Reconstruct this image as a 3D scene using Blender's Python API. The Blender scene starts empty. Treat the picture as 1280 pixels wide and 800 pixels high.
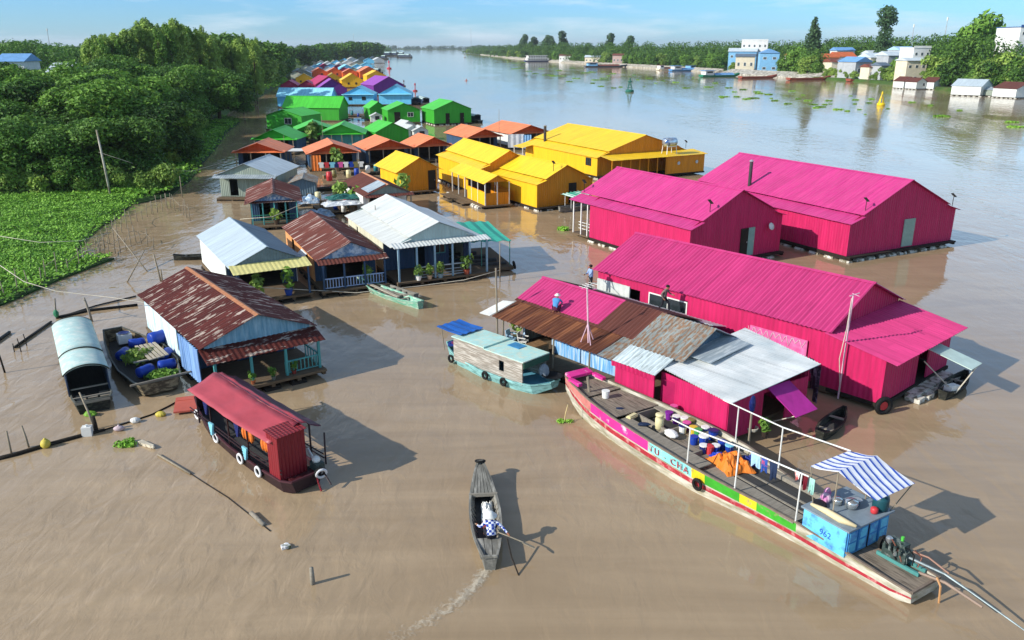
# Floating village on a muddy river, built in metres: camera 16 m above the water looking along +Y.
import bpy, math, random
from mathutils import Vector, Matrix, Euler, noise
RND = random.Random(11)
sc = bpy.context.scene
COL = sc.collection
PI = math.pi

# ------------------------------------------------------------------ camera (real lens, no tricks)
FPX = 1020.0; CAM_H = 16.0; PITCH = math.atan(342 / FPX)
_c, _s = math.cos(PITCH), math.sin(PITCH)
def P(px, py, z=0.0):
    """point of the place at height z that the survey photo (1280 x 800) shows at px, py"""
    a = (px - 640) / FPX; b = (400 - py) / FPX
    d = (a, _c + b * _s, -_s + b * _c)
    t = (z - CAM_H) / d[2]
    return Vector((a * t, d[1] * t, z))
cam = bpy.data.cameras.new('camera'); cam.sensor_width = 36; cam.lens = 36 * FPX / 1280
cam.clip_start = .5; cam.clip_end = 20000
camo = bpy.data.objects.new('camera', cam); COL.objects.link(camo)
camo.location = (0, 0, CAM_H); camo.rotation_euler = (PI / 2 - PITCH, 0, 0)
sc.camera = camo

# ------------------------------------------------------------------ light
SUN_AZ = math.radians(25); SUN_EL = math.radians(28)      # shadows run toward +X, a little toward +Y
sdir = Vector((-math.cos(SUN_AZ) * math.cos(SUN_EL), -math.sin(SUN_AZ) * math.cos(SUN_EL), math.sin(SUN_EL)))
sl = bpy.data.lights.new('sun', 'SUN'); sl.energy = 4.6; sl.angle = math.radians(.5); sl.color = (1, .945, .86)
so = bpy.data.objects.new('sun', sl); COL.objects.link(so); so.location = (-40, -20, 60)
so.rotation_euler = sdir.to_track_quat('Z', 'Y').to_euler()
w = bpy.data.worlds.new('World'); sc.world = w; w.use_nodes = True
nt = w.node_tree; nt.nodes.clear()
def N(nt, t, **k):
    n = nt.nodes.new(t)
    for a, b in k.items():
        if a.startswith('i_'):
            n.inputs[a[2:].replace('_', ' ')].default_value = b
        else: setattr(n, a, b)
    return n
sky = N(nt, 'ShaderNodeTexSky', sky_type='NISHITA'); sky.sun_disc = False
sky.sun_elevation = SUN_EL; sky.sun_rotation = math.atan2(sdir.x, sdir.y)
sky.altitude = 0; sky.air_density = 1.0; sky.dust_density = .25; sky.ozone_density = 3.5
tc = N(nt, 'ShaderNodeTexCoord')
mp = N(nt, 'ShaderNodeMapping'); mp.inputs['Scale'].default_value = (2.2, 2.2, 16)
nt.links.new(tc.outputs['Generated'], mp.inputs['Vector'])
nz = N(nt, 'ShaderNodeTexNoise'); nz.inputs['Scale'].default_value = 2.3; nz.inputs['Detail'].default_value = 7; nz.inputs['Roughness'].default_value = .62
nt.links.new(mp.outputs[0], nz.inputs['Vector'])
rp = N(nt, 'ShaderNodeValToRGB'); rp.color_ramp.elements[0].position = .47; rp.color_ramp.elements[1].position = .72
rp.color_ramp.elements[0].color = (0, 0, 0, 1); rp.color_ramp.elements[1].color = (.6, .6, .6, 1)
nt.links.new(nz.outputs['Fac'], rp.inputs[0])
tint = N(nt, 'ShaderNodeMixRGB', blend_type='MULTIPLY'); tint.inputs[0].default_value = 1
sz_ = N(nt, 'ShaderNodeSeparateXYZ'); nt.links.new(tc.outputs['Generated'], sz_.inputs[0])
el = N(nt, 'ShaderNodeValToRGB'); nt.links.new(sz_.outputs[2], el.inputs[0]); ce = el.color_ramp.elements      # hazy tropical sky: pale and bright up to mid height
ce[0].position = 0; ce[0].color = (.25, .455, .72, 1); ce[1].position = 1; ce[1].color = (.5, .5, .48, 1)
for p_, c_ in ((.06, (.245, .45, .73, 1)), (.075, (.38, .53, .74, 1)), (.11, (.74, .82, .88, 1)), (.22, (.97, .98, .97, 1)), (.42, (.95, .93, .87, 1)), (.7, (.55, .55, .52, 1))): x_ = ce.new(p_); x_.color = c_
dbl = N(nt, 'ShaderNodeVectorMath', operation='SCALE'); dbl.inputs['Scale'].default_value = 2.0; nt.links.new(el.outputs[0], dbl.inputs[0])
nt.links.new(dbl.outputs[0], tint.inputs[2])
nt.links.new(sky.outputs[0], tint.inputs[1])
mx = N(nt, 'ShaderNodeMixRGB'); mx.inputs[2].default_value = (7.6, 8.2, 8.9, 1)
nt.links.new(rp.outputs[0], mx.inputs[0]); nt.links.new(tint.outputs[0], mx.inputs[1])
bg = N(nt, 'ShaderNodeBackground'); bg.inputs['Strength'].default_value = .105
nt.links.new(mx.outputs[0], bg.inputs['Color'])
wo = N(nt, 'ShaderNodeOutputWorld'); nt.links.new(bg.outputs[0], wo.inputs['Surface'])
vs = sc.view_settings; vs.view_transform = 'Standard'; vs.look = 'None'; vs.gamma = 1; vs.exposure = 0.3
try: sc.display_settings.display_device = 'sRGB'
except Exception: pass
cy = sc.cycles; cy.use_denoising = True
try: cy.denoiser = 'OPENIMAGEDENOISE'
except Exception: pass
cy.max_bounces = 6; cy.diffuse_bounces = 3; cy.glossy_bounces = 3; cy.transparent_max_bounces = 8; cy.caustics_reflective = False; cy.caustics_refractive = False
cy.sample_clamp_indirect = 4

# ------------------------------------------------------------------ materials
def C(h):
    h = h.lstrip('#'); o = []
    for i in (0, 2, 4):
        v = int(h[i:i + 2], 16) / 255
        o.append(v / 12.92 if v < .04045 else ((v + .055) / 1.055) ** 2.4)
    return (*o, 1)
def mul(c, k): return tuple(min(1, v * k) for v in c[:3]) + (1,)
_mats = {}
def mat(name, base, rough=.6, var=.18, scale=(1, 1, 1), nscale=2.0, alt=None, altamt=.45, altscale=None, altn=3.0, altw=.08,
        panel=None, corr=0, corrdir='xy', bump=.0, bscale=20, metal=0, spec=.3, grime=.16, seam=.16):
    """paint / wood / tin: base colour with tonal variation, an optional second colour in patches, per-sheet tones, ribs as bump"""
    if name in _mats: return _mats[name]
    if isinstance(base, str): base = C(base)
    m = bpy.data.materials.new(name); m.use_nodes = True; nt = m.node_tree; nt.nodes.clear(); L = nt.links.new
    out = N(nt, 'ShaderNodeOutputMaterial'); b = N(nt, 'ShaderNodeBsdfPrincipled'); L(b.outputs[0], out.inputs[0])
    b.inputs['Roughness'].default_value = rough; b.inputs['Metallic'].default_value = metal; b.inputs['Specular IOR Level'].default_value = spec
    tc = N(nt, 'ShaderNodeTexCoord')
    mp = N(nt, 'ShaderNodeMapping'); mp.inputs['Scale'].default_value = scale; L(tc.outputs['Object'], mp.inputs[0])
    nz = N(nt, 'ShaderNodeTexNoise'); nz.inputs['Scale'].default_value = nscale; nz.inputs['Detail'].default_value = 5; nz.inputs['Roughness'].default_value = .65
    L(mp.outputs[0], nz.inputs[0])
    mr = N(nt, 'ShaderNodeMapRange'); mr.inputs[1].default_value = .3; mr.inputs[2].default_value = .7
    mr.inputs[3].default_value = 1 - var; mr.inputs[4].default_value = 1 + var * .6; L(nz.outputs['Fac'], mr.inputs[0])
    fac = mr.outputs[0]
    sep = N(nt, 'ShaderNodeSeparateXYZ'); L(tc.outputs['Object'], sep.inputs[0])
    if panel:
        cm = N(nt, 'ShaderNodeCombineXYZ')
        for ax, pv in panel[:2] if len(panel) > 1 else panel:
            d = N(nt, 'ShaderNodeMath', operation='DIVIDE'); d.inputs[1].default_value = pv; L(sep.outputs[ax], d.inputs[0])
            f = N(nt, 'ShaderNodeMath', operation='FLOOR'); L(d.outputs[0], f.inputs[0]); L(f.outputs[0], cm.inputs[ax])
        wn = N(nt, 'ShaderNodeTexWhiteNoise', noise_dimensions='3D'); L(cm.outputs[0], wn.inputs[0])
        pr = N(nt, 'ShaderNodeMapRange'); pr.inputs[3].default_value = 1 - var * .55; pr.inputs[4].default_value = 1 + var * .35; L(wn.outputs['Value'], pr.inputs[0])
        mm = N(nt, 'ShaderNodeMath', operation='MULTIPLY'); L(fac, mm.inputs[0]); L(pr.outputs[0], mm.inputs[1]); fac = mm.outputs[0]
        ax, pv = panel[0]       # dark line where two sheets overlap
        d = N(nt, 'ShaderNodeMath', operation='DIVIDE'); d.inputs[1].default_value = pv; L(sep.outputs[ax], d.inputs[0])
        f = N(nt, 'ShaderNodeMath', operation='FRACT'); L(d.outputs[0], f.inputs[0]); lt = N(nt, 'ShaderNodeMath', operation='LESS_THAN'); lt.inputs[1].default_value = .07; L(f.outputs[0], lt.inputs[0])
        sm_ = N(nt, 'ShaderNodeMath', operation='MULTIPLY_ADD'); sm_.inputs[1].default_value = -seam; sm_.inputs[2].default_value = 1; L(lt.outputs[0], sm_.inputs[0])
        mm = N(nt, 'ShaderNodeMath', operation='MULTIPLY'); L(fac, mm.inputs[0]); L(sm_.outputs[0], mm.inputs[1]); fac = mm.outputs[0]
    if grime:                   # blotchy dirt
        n4 = N(nt, 'ShaderNodeTexNoise'); n4.inputs['Scale'].default_value = .9; n4.inputs['Detail'].default_value = 8; n4.inputs['Roughness'].default_value = .75; L(mp.outputs[0], n4.inputs[0])
        g4 = N(nt, 'ShaderNodeMapRange'); g4.inputs[1].default_value = .42; g4.inputs[2].default_value = .68; g4.inputs[3].default_value = 1.03; g4.inputs[4].default_value = 1 - grime; L(n4.outputs['Fac'], g4.inputs[0])
        mm = N(nt, 'ShaderNodeMath', operation='MULTIPLY'); L(fac, mm.inputs[0]); L(g4.outputs[0], mm.inputs[1]); fac = mm.outputs[0]
    vm = N(nt, 'ShaderNodeVectorMath', operation='SCALE'); vm.inputs[0].default_value = base[:3]; L(fac, vm.inputs['Scale'])
    col = vm.outputs[0]
    if alt is not None:
        if isinstance(alt, str): alt = C(alt)
        mp2 = N(nt, 'ShaderNodeMapping'); mp2.inputs['Scale'].default_value = altscale or scale; mp2.inputs['Location'].default_value = (3.1, 7.7, 1.3); L(tc.outputs['Object'], mp2.inputs[0])
        n2 = N(nt, 'ShaderNodeTexNoise'); n2.inputs['Scale'].default_value = altn; n2.inputs['Detail'].default_value = 4; n2.inputs['Roughness'].default_value = .6; L(mp2.outputs[0], n2.inputs[0])
        r2 = N(nt, 'ShaderNodeMapRange'); t = .72 - altamt * .45
        r2.inputs[1].default_value = t - altw; r2.inputs[2].default_value = t + altw; L(n2.outputs['Fac'], r2.inputs[0])
        mxx = N(nt, 'ShaderNodeMixRGB'); L(r2.outputs[0], mxx.inputs[0]); L(col, mxx.inputs[1])
        v2 = N(nt, 'ShaderNodeVectorMath', operation='SCALE'); v2.inputs[0].default_value = alt[:3]; L(fac, v2.inputs['Scale'])
        L(v2.outputs[0], mxx.inputs[2]); col = mxx.outputs[0]
    L(col, b.inputs['Base Color'])
    bn = None
    if corr:
        if corrdir == 'xy':
            ad = N(nt, 'ShaderNodeMath', operation='ADD'); L(sep.outputs[0], ad.inputs[0]); L(sep.outputs[1], ad.inputs[1]); src = ad.outputs[0]
        else: src = sep.outputs['XYZ'.index(corrdir.upper())]
        ms = N(nt, 'ShaderNodeMath', operation='MULTIPLY'); ms.inputs[1].default_value = 2 * PI / corr; L(src, ms.inputs[0])
        sn = N(nt, 'ShaderNodeMath', operation='SINE'); L(ms.outputs[0], sn.inputs[0])
        bn = N(nt, 'ShaderNodeBump'); bn.inputs['Strength'].default_value = .7; bn.inputs['Distance'].default_value = .02; L(sn.outputs[0], bn.inputs['Height'])
    if bump:
        n3 = N(nt, 'ShaderNodeTexNoise'); n3.inputs['Scale'].default_value = bscale; n3.inputs['Detail'].default_value = 3; L(mp.outputs[0], n3.inputs[0])
        b2 = N(nt, 'ShaderNodeBump'); b2.inputs['Strength'].default_value = bump; b2.inputs['Distance'].default_value = .03; L(n3.outputs['Fac'], b2.inputs['Height'])
        if bn: L(bn.outputs[0], b2.inputs['Normal'])
        bn = b2
    if bn: L(bn.outputs[0], b.inputs['Normal'])
    _mats[name] = m; return m
def roofm(name, base, **k):
    k.setdefault('scale', (.35, 2.2, .35)); k.setdefault('panel', ((1, .86), (0, 2.3))); k.setdefault('var', .16)
    k.setdefault('rough', .5); k.setdefault('nscale', 1.6)
    return mat(name, base, **k)
def wallm(name, base, **k):
    k.setdefault('corr', .26); k.setdefault('scale', (2.2, 2.2, .3)); k.setdefault('var', .16); k.setdefault('nscale', 1.3)
    return mat(name, base, **k)
def leafm(name, base, tip, trans=.25):
    if name in _mats: return _mats[name]
    m = bpy.data.materials.new(name); m.use_nodes = True; nt = m.node_tree; nt.nodes.clear(); L = nt.links.new
    out = N(nt, 'ShaderNodeOutputMaterial'); g = N(nt, 'ShaderNodeNewGeometry'); oi = N(nt, 'ShaderNodeObjectInfo')
    tc = N(nt, 'ShaderNodeTexCoord'); nz = N(nt, 'ShaderNodeTexNoise'); nz.inputs['Scale'].default_value = .45; L(tc.outputs['Object'], nz.inputs[0])
    a1 = N(nt, 'ShaderNodeMath', operation='MULTIPLY_ADD'); a1.inputs[1].default_value = .5; L(g.outputs['Random Per Island'], a1.inputs[0])
    a2 = N(nt, 'ShaderNodeMath', operation='MULTIPLY_ADD'); a2.inputs[1].default_value = .6; a2.inputs[2].default_value = -.32; L(oi.outputs['Random'], a2.inputs[0])
    a3 = N(nt, 'ShaderNodeMath', operation='MULTIPLY_ADD'); a3.inputs[1].default_value = .85; L(nz.outputs['Fac'], a3.inputs[0]); L(a2.outputs[0], a3.inputs[2])
    L(a3.outputs[0], a1.inputs[2])
    rp = N(nt, 'ShaderNodeValToRGB'); rp.color_ramp.elements[0].position = .15; rp.color_ramp.elements[1].position = .95
    rp.color_ramp.elements[0].color = C(base) if isinstance(base, str) else base; rp.color_ramp.elements[1].color = C(tip) if isinstance(tip, str) else tip
    L(a1.outputs[0], rp.inputs[0])
    d = N(nt, 'ShaderNodeBsdfPrincipled'); d.inputs['Roughness'].default_value = .55; d.inputs['Specular IOR Level'].default_value = .25; L(rp.outputs[0], d.inputs['Base Color'])
    t = N(nt, 'ShaderNodeBsdfTranslucent'); L(rp.outputs[0], t.inputs['Color'])
    ms = N(nt, 'ShaderNodeMixShader'); ms.inputs[0].default_value = trans; L(d.outputs[0], ms.inputs[1]); L(t.outputs[0], ms.inputs[2]); L(ms.outputs[0], out.inputs[0])
    _mats[name] = m; return m

# ------------------------------------------------------------------ mesh builder
class MB:
    def __init__(s): s.v = []; s.f = []; s.m = []
    def add(s, pts, faces, mi=0):
        o = len(s.v); s.v += [tuple(p) for p in pts]
        for f in faces: s.f.append(tuple(o + i for i in f)); s.m.append(mi)
        return s
    def poly(s, *pts, mi=0): return s.add(pts, [tuple(range(len(pts)))], mi)
    def box(s, x0, y0, z0, x1, y1, z1, mi=0):
        p = [(x, y, z) for z in (z0, z1) for y in (y0, y1) for x in (x0, x1)]
        return s.add(p, [(0, 2, 3, 1), (4, 5, 7, 6), (0, 1, 5, 4), (2, 6, 7, 3), (0, 4, 6, 2), (1, 3, 7, 5)], mi)
    def prism(s, bot, top, mi=0):
        n = len(bot)
        return s.add(list(bot) + list(top), [tuple(range(n))[::-1], tuple(range(n, 2 * n))] + [(i, (i + 1) % n, n + (i + 1) % n, n + i) for i in range(n)], mi)
    def bar(s, p, q, w=.06, h=None, mi=0):
        p, q = Vector(p), Vector(q); d = (q - p)
        if d.length < 1e-6: return s
        d.normalize(); up = Vector((0, 0, 1)) if abs(d.z) < .9 else Vector((1, 0, 0))
        a = d.cross(up).normalized() * (w / 2); b = d.cross(a).normalized() * ((h or w) / 2)
        return s.prism([p - a - b, p + a - b, p + a + b, p - a + b], [q - a - b, q + a - b, q + a + b, q - a + b], mi)
    def tube(s, pts, r=.03, n=6, mi=0, cap=True):
        pts = [Vector(p) for p in pts]; rs = r if isinstance(r, (list, tuple)) else [r] * len(pts); o = len(s.v); u = None
        for i, p in enumerate(pts):
            d = (pts[min(i + 1, len(pts) - 1)] - pts[max(i - 1, 0)]); d = d.normalized() if d.length > 0 else Vector((0, 0, 1))
            if u is None: u = d.cross(Vector((0, 0, 1)) if abs(d.z) < .9 else Vector((1, 0, 0))).normalized()
            else: u = (u - d * u.dot(d)); u = u.normalized() if u.length > 1e-5 else d.orthogonal().normalized()
            v = d.cross(u)
            for k in range(n):
                a = 2 * PI * k / n; s.v.append(tuple(p + (u * math.cos(a) + v * math.sin(a)) * rs[i]))
        for i in range(len(pts) - 1):
            for k in range(n):
                s.f.append((o + i * n + k, o + i * n + (k + 1) % n, o + (i + 1) * n + (k + 1) % n, o + (i + 1) * n + k)); s.m.append(mi)
        if cap:
            s.f.append(tuple(o + k for k in range(n))[::-1]); s.m.append(mi)
            s.f.append(tuple(o + (len(pts) - 1) * n + k for k in range(n))); s.m.append(mi)
        return s
    def lathe(s, prof, c=(0, 0, 0), n=12, mi=0, M=None):
        """prof: list of (radius, height)"""
        M = M or Matrix.Identity(4); c = Vector(c); o = len(s.v)
        for r, z in prof:
            for k in range(n):
                a = 2 * PI * k / n; s.v.append(tuple(c + (M @ Vector((r * math.cos(a), r * math.sin(a), z)))))
        for i in range(len(prof) - 1):
            for k in range(n):
                s.f.append((o + i * n + k, o + i * n + (k + 1) % n, o + (i + 1) * n + (k + 1) % n, o + (i + 1) * n + k)); s.m.append(mi)
        s.f.append(tuple(o + k for k in range(n))[::-1]); s.m.append(mi)
        s.f.append(tuple(o + (len(prof) - 1) * n + k for k in range(n))); s.m.append(mi)
        return s
    def torus(s, c, Rr, r, nrm=(0, 1, 0), n=18, k=8, mi=0):
        M = Vector(nrm).to_track_quat('Z', 'Y').to_matrix(); c = Vector(c); o = len(s.v)
        for i in range(n):
            a = 2 * PI * i / n
            for j in range(k):
                b = 2 * PI * j / k; s.v.append(tuple(c + M @ Vector(((Rr + r * math.cos(b)) * math.cos(a), (Rr + r * math.cos(b)) * math.sin(a), r * math.sin(b)))))
        for i in range(n):
            for j in range(k):
                s.f.append((o + i * k + j, o + ((i + 1) % n) * k + j, o + ((i + 1) % n) * k + (j + 1) % k, o + i * k + (j + 1) % k)); s.m.append(mi)
        return s
    def ell(s, c, rx, ry, rz, n=10, m=7, mi=0, jit=0):
        o = len(s.v); c = Vector(c)
        for i in range(m + 1):
            t = PI * i / m
            for k in range(n):
                a = 2 * PI * k / n; j = 1 + (RND.random() - .5) * jit
                s.v.append((c.x + rx * j * math.sin(t) * math.cos(a), c.y + ry * j * math.sin(t) * math.sin(a), c.z + rz * math.cos(t)))
        for i in range(m):
            for k in range(n):
                s.f.append((o + i * n + k, o + (i + 1) * n + k, o + (i + 1) * n + (k + 1) % n, o + i * n + (k + 1) % n)); s.m.append(mi)
        return s
    def corr(s, a, b, d, pitch=.26, amp=.018, rows=1, mi=0, jit=.012, sag=0, th=.02):
        """ribbed sheet: from a to b along the eave, down the slope by vector d; closed underside th below"""
        a, b, d = Vector(a), Vector(b), Vector(d); u = b - a; n = u.cross(d).normalized()
        if n.z < 0: n = -n
        L = u.length; cols = max(1, int(L / pitch * 4)) if amp else max(1, int(L / .9)); off = {}
        o = len(s.v); W = cols + 1
        for side in (0, 1):
            for r in range(rows + 1):
                for i in range(W):
                    t = i / cols; k = int(t * L / .86)
                    if (k, r) not in off: off[(k, r)] = (RND.random() - .5) * 2 * jit
                    z = amp * math.sin(2 * PI * t * L / pitch) + off[(k, r)] - (th if side else 0)
                    q = a + u * t + d * (r / rows) + n * z
                    if sag: q.z -= sag * math.sin(PI * r / rows) * (.6 + .4 * math.sin(t * 9))
                    s.v.append(tuple(q))
        half = (rows + 1) * W
        for r in range(rows):
            for i in range(cols):
                A = o + r * W + i
                s.f.append((A, A + 1, A + W + 1, A + W)); s.m.append(mi)
                B = A + half; s.f.append((B, B + W, B + W + 1, B + 1)); s.m.append(mi)
        for i in range(cols):
            for r in (0, rows):
                A = o + r * W + i; s.f.append((A, A + 1, A + 1 + half, A + half)); s.m.append(mi)
        for r in range(rows):
            for i in (0, cols):
                A = o + r * W + i; s.f.append((A, A + W, A + W + half, A + half)); s.m.append(mi)
        return s
    def grid(s, nu, nv, fn, mi=0):
        o = len(s.v); s.v += [tuple(fn(i / nu, j / nv)) for j in range(nv + 1) for i in range(nu + 1)]
        for j in range(nv):
            for i in range(nu): s.f.append((o + j * (nu + 1) + i, o + j * (nu + 1) + i + 1, o + (j + 1) * (nu + 1) + i + 1, o + (j + 1) * (nu + 1) + i)); s.m.append(mi)
        return s
    def wall(s, p0, p1, z0, z1, holes=(), mi=0, t=.06):
        """upright wall from p0 to p1 with rectangular openings (u0,u1,z0,z1), given thickness t"""
        p0, p1 = Vector((p0[0], p0[1], 0)), Vector((p1[0], p1[1], 0)); L = (p1 - p0).length; u = (p1 - p0) / L; nrm = Vector((u.y, -u.x, 0)) * (t / 2)
        us = sorted({0, L, *[h[0] for h in holes], *[h[1] for h in holes]}); zs = sorted({z0, z1, *[h[2] for h in holes], *[h[3] for h in holes]})
        us = [x for x in us if 0 <= x <= L]; zs = [x for x in zs if z0 <= x <= z1]
        solid = lambda i, j: 0 <= i < len(us) - 1 and 0 <= j < len(zs) - 1 and not any(h[0] < (us[i] + us[i + 1]) / 2 < h[1] and h[2] < (zs[j] + zs[j + 1]) / 2 < h[3] for h in holes)
        def q(x, z, k): v = p0 + u * x + nrm * k; return (v.x, v.y, z)
        for i in range(len(us) - 1):
            for j in range(len(zs) - 1):
                if not solid(i, j): continue
                a, b, c, d = us[i], us[i + 1], zs[j], zs[j + 1]
                s.poly(q(a, c, 1), q(b, c, 1), q(b, d, 1), q(a, d, 1), mi=mi); s.poly(q(b, c, -1), q(a, c, -1), q(a, d, -1), q(b, d, -1), mi=mi)
                if not solid(i - 1, j): s.poly(q(a, c, -1), q(a, c, 1), q(a, d, 1), q(a, d, -1), mi=mi)
                if not solid(i + 1, j): s.poly(q(b, c, 1), q(b, c, -1), q(b, d, -1), q(b, d, 1), mi=mi)
                if not solid(i, j - 1): s.poly(q(a, c, -1), q(b, c, -1), q(b, c, 1), q(a, c, 1), mi=mi)
                if not solid(i, j + 1): s.poly(q(a, d, 1), q(b, d, 1), q(b, d, -1), q(a, d, -1), mi=mi)
        return s
    def tri(s, a, b, c, t=.05, ny=(0, 1, 0), mi=0):
        n = Vector(ny) * t; return s.prism([a, b, c], [Vector(a) + n, Vector(b) + n, Vector(c) + n], mi)
    def build(s, name, mats, parent=None, smooth=False, loc=None, rz=0):
        me = bpy.data.meshes.new(name); me.from_pydata(s.v, [], s.f)
        for m in (mats if isinstance(mats, (list, tuple)) else [mats]): me.materials.append(m)
        me.polygons.foreach_set('material_index', s.m)
        if smooth: me.polygons.foreach_set('use_smooth', [True] * len(s.f))
        me.update(); o = bpy.data.objects.new(name, me); COL.objects.link(o)
        if parent: o.parent = parent
        if loc is not None: o.location = loc
        o.rotation_euler[2] = rz
        return o

def tag(o, label=None, cat=None, group=None, kind=None):
    if label: o['label'] = label
    if cat: o['category'] = cat
    if group: o['group'] = group
    if kind: o['kind'] = kind
    return o
def thing(name, label, cat, loc=(0, 0, 0), rz=0, group=None):
    o = bpy.data.objects.new(name, None); COL.objects.link(o); o.empty_display_size = .3
    o.location = loc; o.rotation_euler = (0, 0, rz)
    return tag(o, label, cat, group)
def dup(root, loc, rz=None, label=None, scale=None, group=None):
    r = root.copy(); COL.objects.link(r); r.location = loc
    if rz is not None: r.rotation_euler = (0, 0, rz)
    if scale is not None: r.scale = scale if isinstance(scale, (tuple, list)) else (scale,) * 3
    if label: r['label'] = label
    if group: r['group'] = group
    for ch in list(root.children):
        c = ch.copy(); COL.objects.link(c); c.parent = r
        for g in list(ch.children):
            d = g.copy(); COL.objects.link(d); d.parent = c
    return r
def LW(root, x, y, z=0):
    """point in a thing's own frame -> the place"""
    return Matrix.LocRotScale(root.location, root.rotation_euler, root.scale) @ Vector((x, y, z))

def letters(name, text, size, extrude, space, m_, parent, M):
    """raised lettering as a real mesh"""
    c = bpy.data.curves.new(name, 'FONT'); c.body = text; c.size = size; c.extrude = extrude; c.space_character = space; c.align_x = 'CENTER'
    o = bpy.data.objects.new(name, c); COL.objects.link(o); dg = bpy.context.evaluated_depsgraph_get()
    me = bpy.data.meshes.new_from_object(o.evaluated_get(dg)); bpy.data.objects.remove(o); bpy.data.curves.remove(c)
    me.materials.clear(); me.materials.append(m_); o = bpy.data.objects.new(name, me); COL.objects.link(o); o.parent = parent; o.matrix_local = M; return o
# ------------------------------------------------------------------ river
def water_mat():
    m = bpy.data.materials.new('muddy_water'); m.use_nodes = True; nt = m.node_tree; nt.nodes.clear(); L = nt.links.new
    out = N(nt, 'ShaderNodeOutputMaterial'); b = N(nt, 'ShaderNodeBsdfPrincipled'); L(b.outputs[0], out.inputs[0])
    b.inputs['Roughness'].default_value = .04; b.inputs['IOR'].default_value = 1.38; b.inputs['Specular IOR Level'].default_value = .5
    g = N(nt, 'ShaderNodeNewGeometry')
    def noise_(scale, rot, sc_, det=3, rough=.55, dist=0):
        mp = N(nt, 'ShaderNodeMapping'); mp.inputs['Rotation'].default_value = (0, 0, rot); mp.inputs['Scale'].default_value = scale; L(g.outputs['Position'], mp.inputs[0])
        n = N(nt, 'ShaderNodeTexNoise'); n.inputs['Scale'].default_value = sc_; n.inputs['Detail'].default_value = det; n.inputs['Roughness'].default_value = rough; n.inputs['Distortion'].default_value = dist
        L(mp.outputs[0], n.inputs[0]); return n.outputs['Fac']
    big = noise_((1, .45, 1), .5, .035, 5, .6, 1.2)
    r1 = N(nt, 'ShaderNodeValToRGB'); e = r1.color_ramp.elements
    e[0].position = .36; e[0].color = (.295, .212, .126, 1); e[1].position = .64; e[1].color = (.405, .297, .182, 1)
    str_ = noise_((.25, 1.6, 1), .45, .22, 6, .65, 1.5)      # silt streaks drawn out by the current
    sm = N(nt, 'ShaderNodeMath', operation='MULTIPLY_ADD'); sm.inputs[1].default_value = .55; L(str_, sm.inputs[0]); bm = N(nt, 'ShaderNodeMath', operation='MULTIPLY_ADD'); bm.inputs[1].default_value = .6; bm.inputs[2].default_value = -.075; L(big, bm.inputs[0]); L(bm.outputs[0], sm.inputs[2])
    L(sm.outputs[0], r1.inputs[0]); L(r1.outputs[0], b.inputs['Base Color'])
    swell = noise_((1, .5, 1), -.6, .55, 2, .5, .6)
    rip = noise_((1, .42, 1), .25, 1.7, 3, .5, .9)
    fine = noise_((1, .6, 1), -.2, 7.5, 2, .5)
    calm = noise_((1, .3, 1), .3, .05, 3, .55, .8)     # slicks and ruffled bands
    cr = N(nt, 'ShaderNodeMapRange'); cr.inputs[1].default_value = .38; cr.inputs[2].default_value = .62; cr.inputs[3].default_value = .3; cr.inputs[4].default_value = 1.15; L(calm, cr.inputs[0])
    a = N(nt, 'ShaderNodeMath', operation='MULTIPLY'); a.inputs[1].default_value = .42; L(rip, a.inputs[0])
    f = N(nt, 'ShaderNodeMath', operation='MULTIPLY'); f.inputs[1].default_value = .05; L(fine, f.inputs[0])
    s1 = N(nt, 'ShaderNodeMath', operation='ADD'); L(a.outputs[0], s1.inputs[0]); L(f.outputs[0], s1.inputs[1])
    s2 = N(nt, 'ShaderNodeMath', operation='ADD'); L(s1.outputs[0], s2.inputs[0]); L(swell, s2.inputs[1])
    bp = N(nt, 'ShaderNodeBump'); bp.inputs['Distance'].default_value = .075; L(cr.outputs[0], bp.inputs['Strength']); L(s2.outputs[0], bp.inputs['Height'])
    L(bp.outputs[0], b.inputs['Normal'])
    return m
m = MB(); m.poly((-9000, -300, 0), (9000, -300, 0), (9000, 14000, 0), (-9000, 14000, 0))
tag(m.build('river_water', water_mat()), kind='structure')

M_soil = mat('bank_soil', '#5b5a34', rough=.95, var=.35, nscale=.12, alt='#3f5a22', altamt=.7, altn=.09, bump=.4, bscale=2)
M_rev = mat('pale_revetment', '#c6c1b4', rough=.9, var=.3, nscale=.5, alt='#8f8a7c', altamt=.45, altn=.6, grime=.35)
M_conc = mat('old_concrete', '#b9b3a4', rough=.9, var=.25, nscale=.6, alt='#8d8471', altamt=.4, altn=.5)
def bank(name, shore, outer, z, slope=2.0):
    """land sheet: top polygon and a sloping edge down into the water"""
    m = MB(); top = []; n = len(shore)
    ctr = sum((Vector(q) for q in outer), Vector((0, 0))) / len(outer)
    for i, q in enumerate(shore):
        a = Vector(shore[max(i - 1, 0)]); b = Vector(shore[min(i + 1, n - 1)]); d = (b - a).normalized(); nn = Vector((-d.y, d.x))
        if nn.dot(ctr - Vector(q)) < 0: nn = -nn
        top.append(Vector(q) + nn * slope)
    m.poly(*[(p.x, p.y, z) for p in top], *[(q[0], q[1], z) for q in outer])
    for i in range(n - 1):
        m.poly((*shore[i], -.6), (*shore[i + 1], -.6), (*top[i + 1], z), (*top[i], z))
    return tag(m.build(name, M_soil), kind='structure')
LSH = [(-75, -20), (-70, 40), (-63, 75), (-57.4, 90), (-47, 93), (-41.5, 95.5), (-44, 108), (-47, 118), (-53, 140), (-59.6, 164), (-66, 195), (-72, 216), (-80, 265), (-98, 360), (-124, 472), (-152, 620), (-186, 820), (-235, 1291), (-300, 2264), (-700, 3300)]
bank('river_bank', LSH, [(-9000, 3300), (-9000, -20)], .8)
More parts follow.
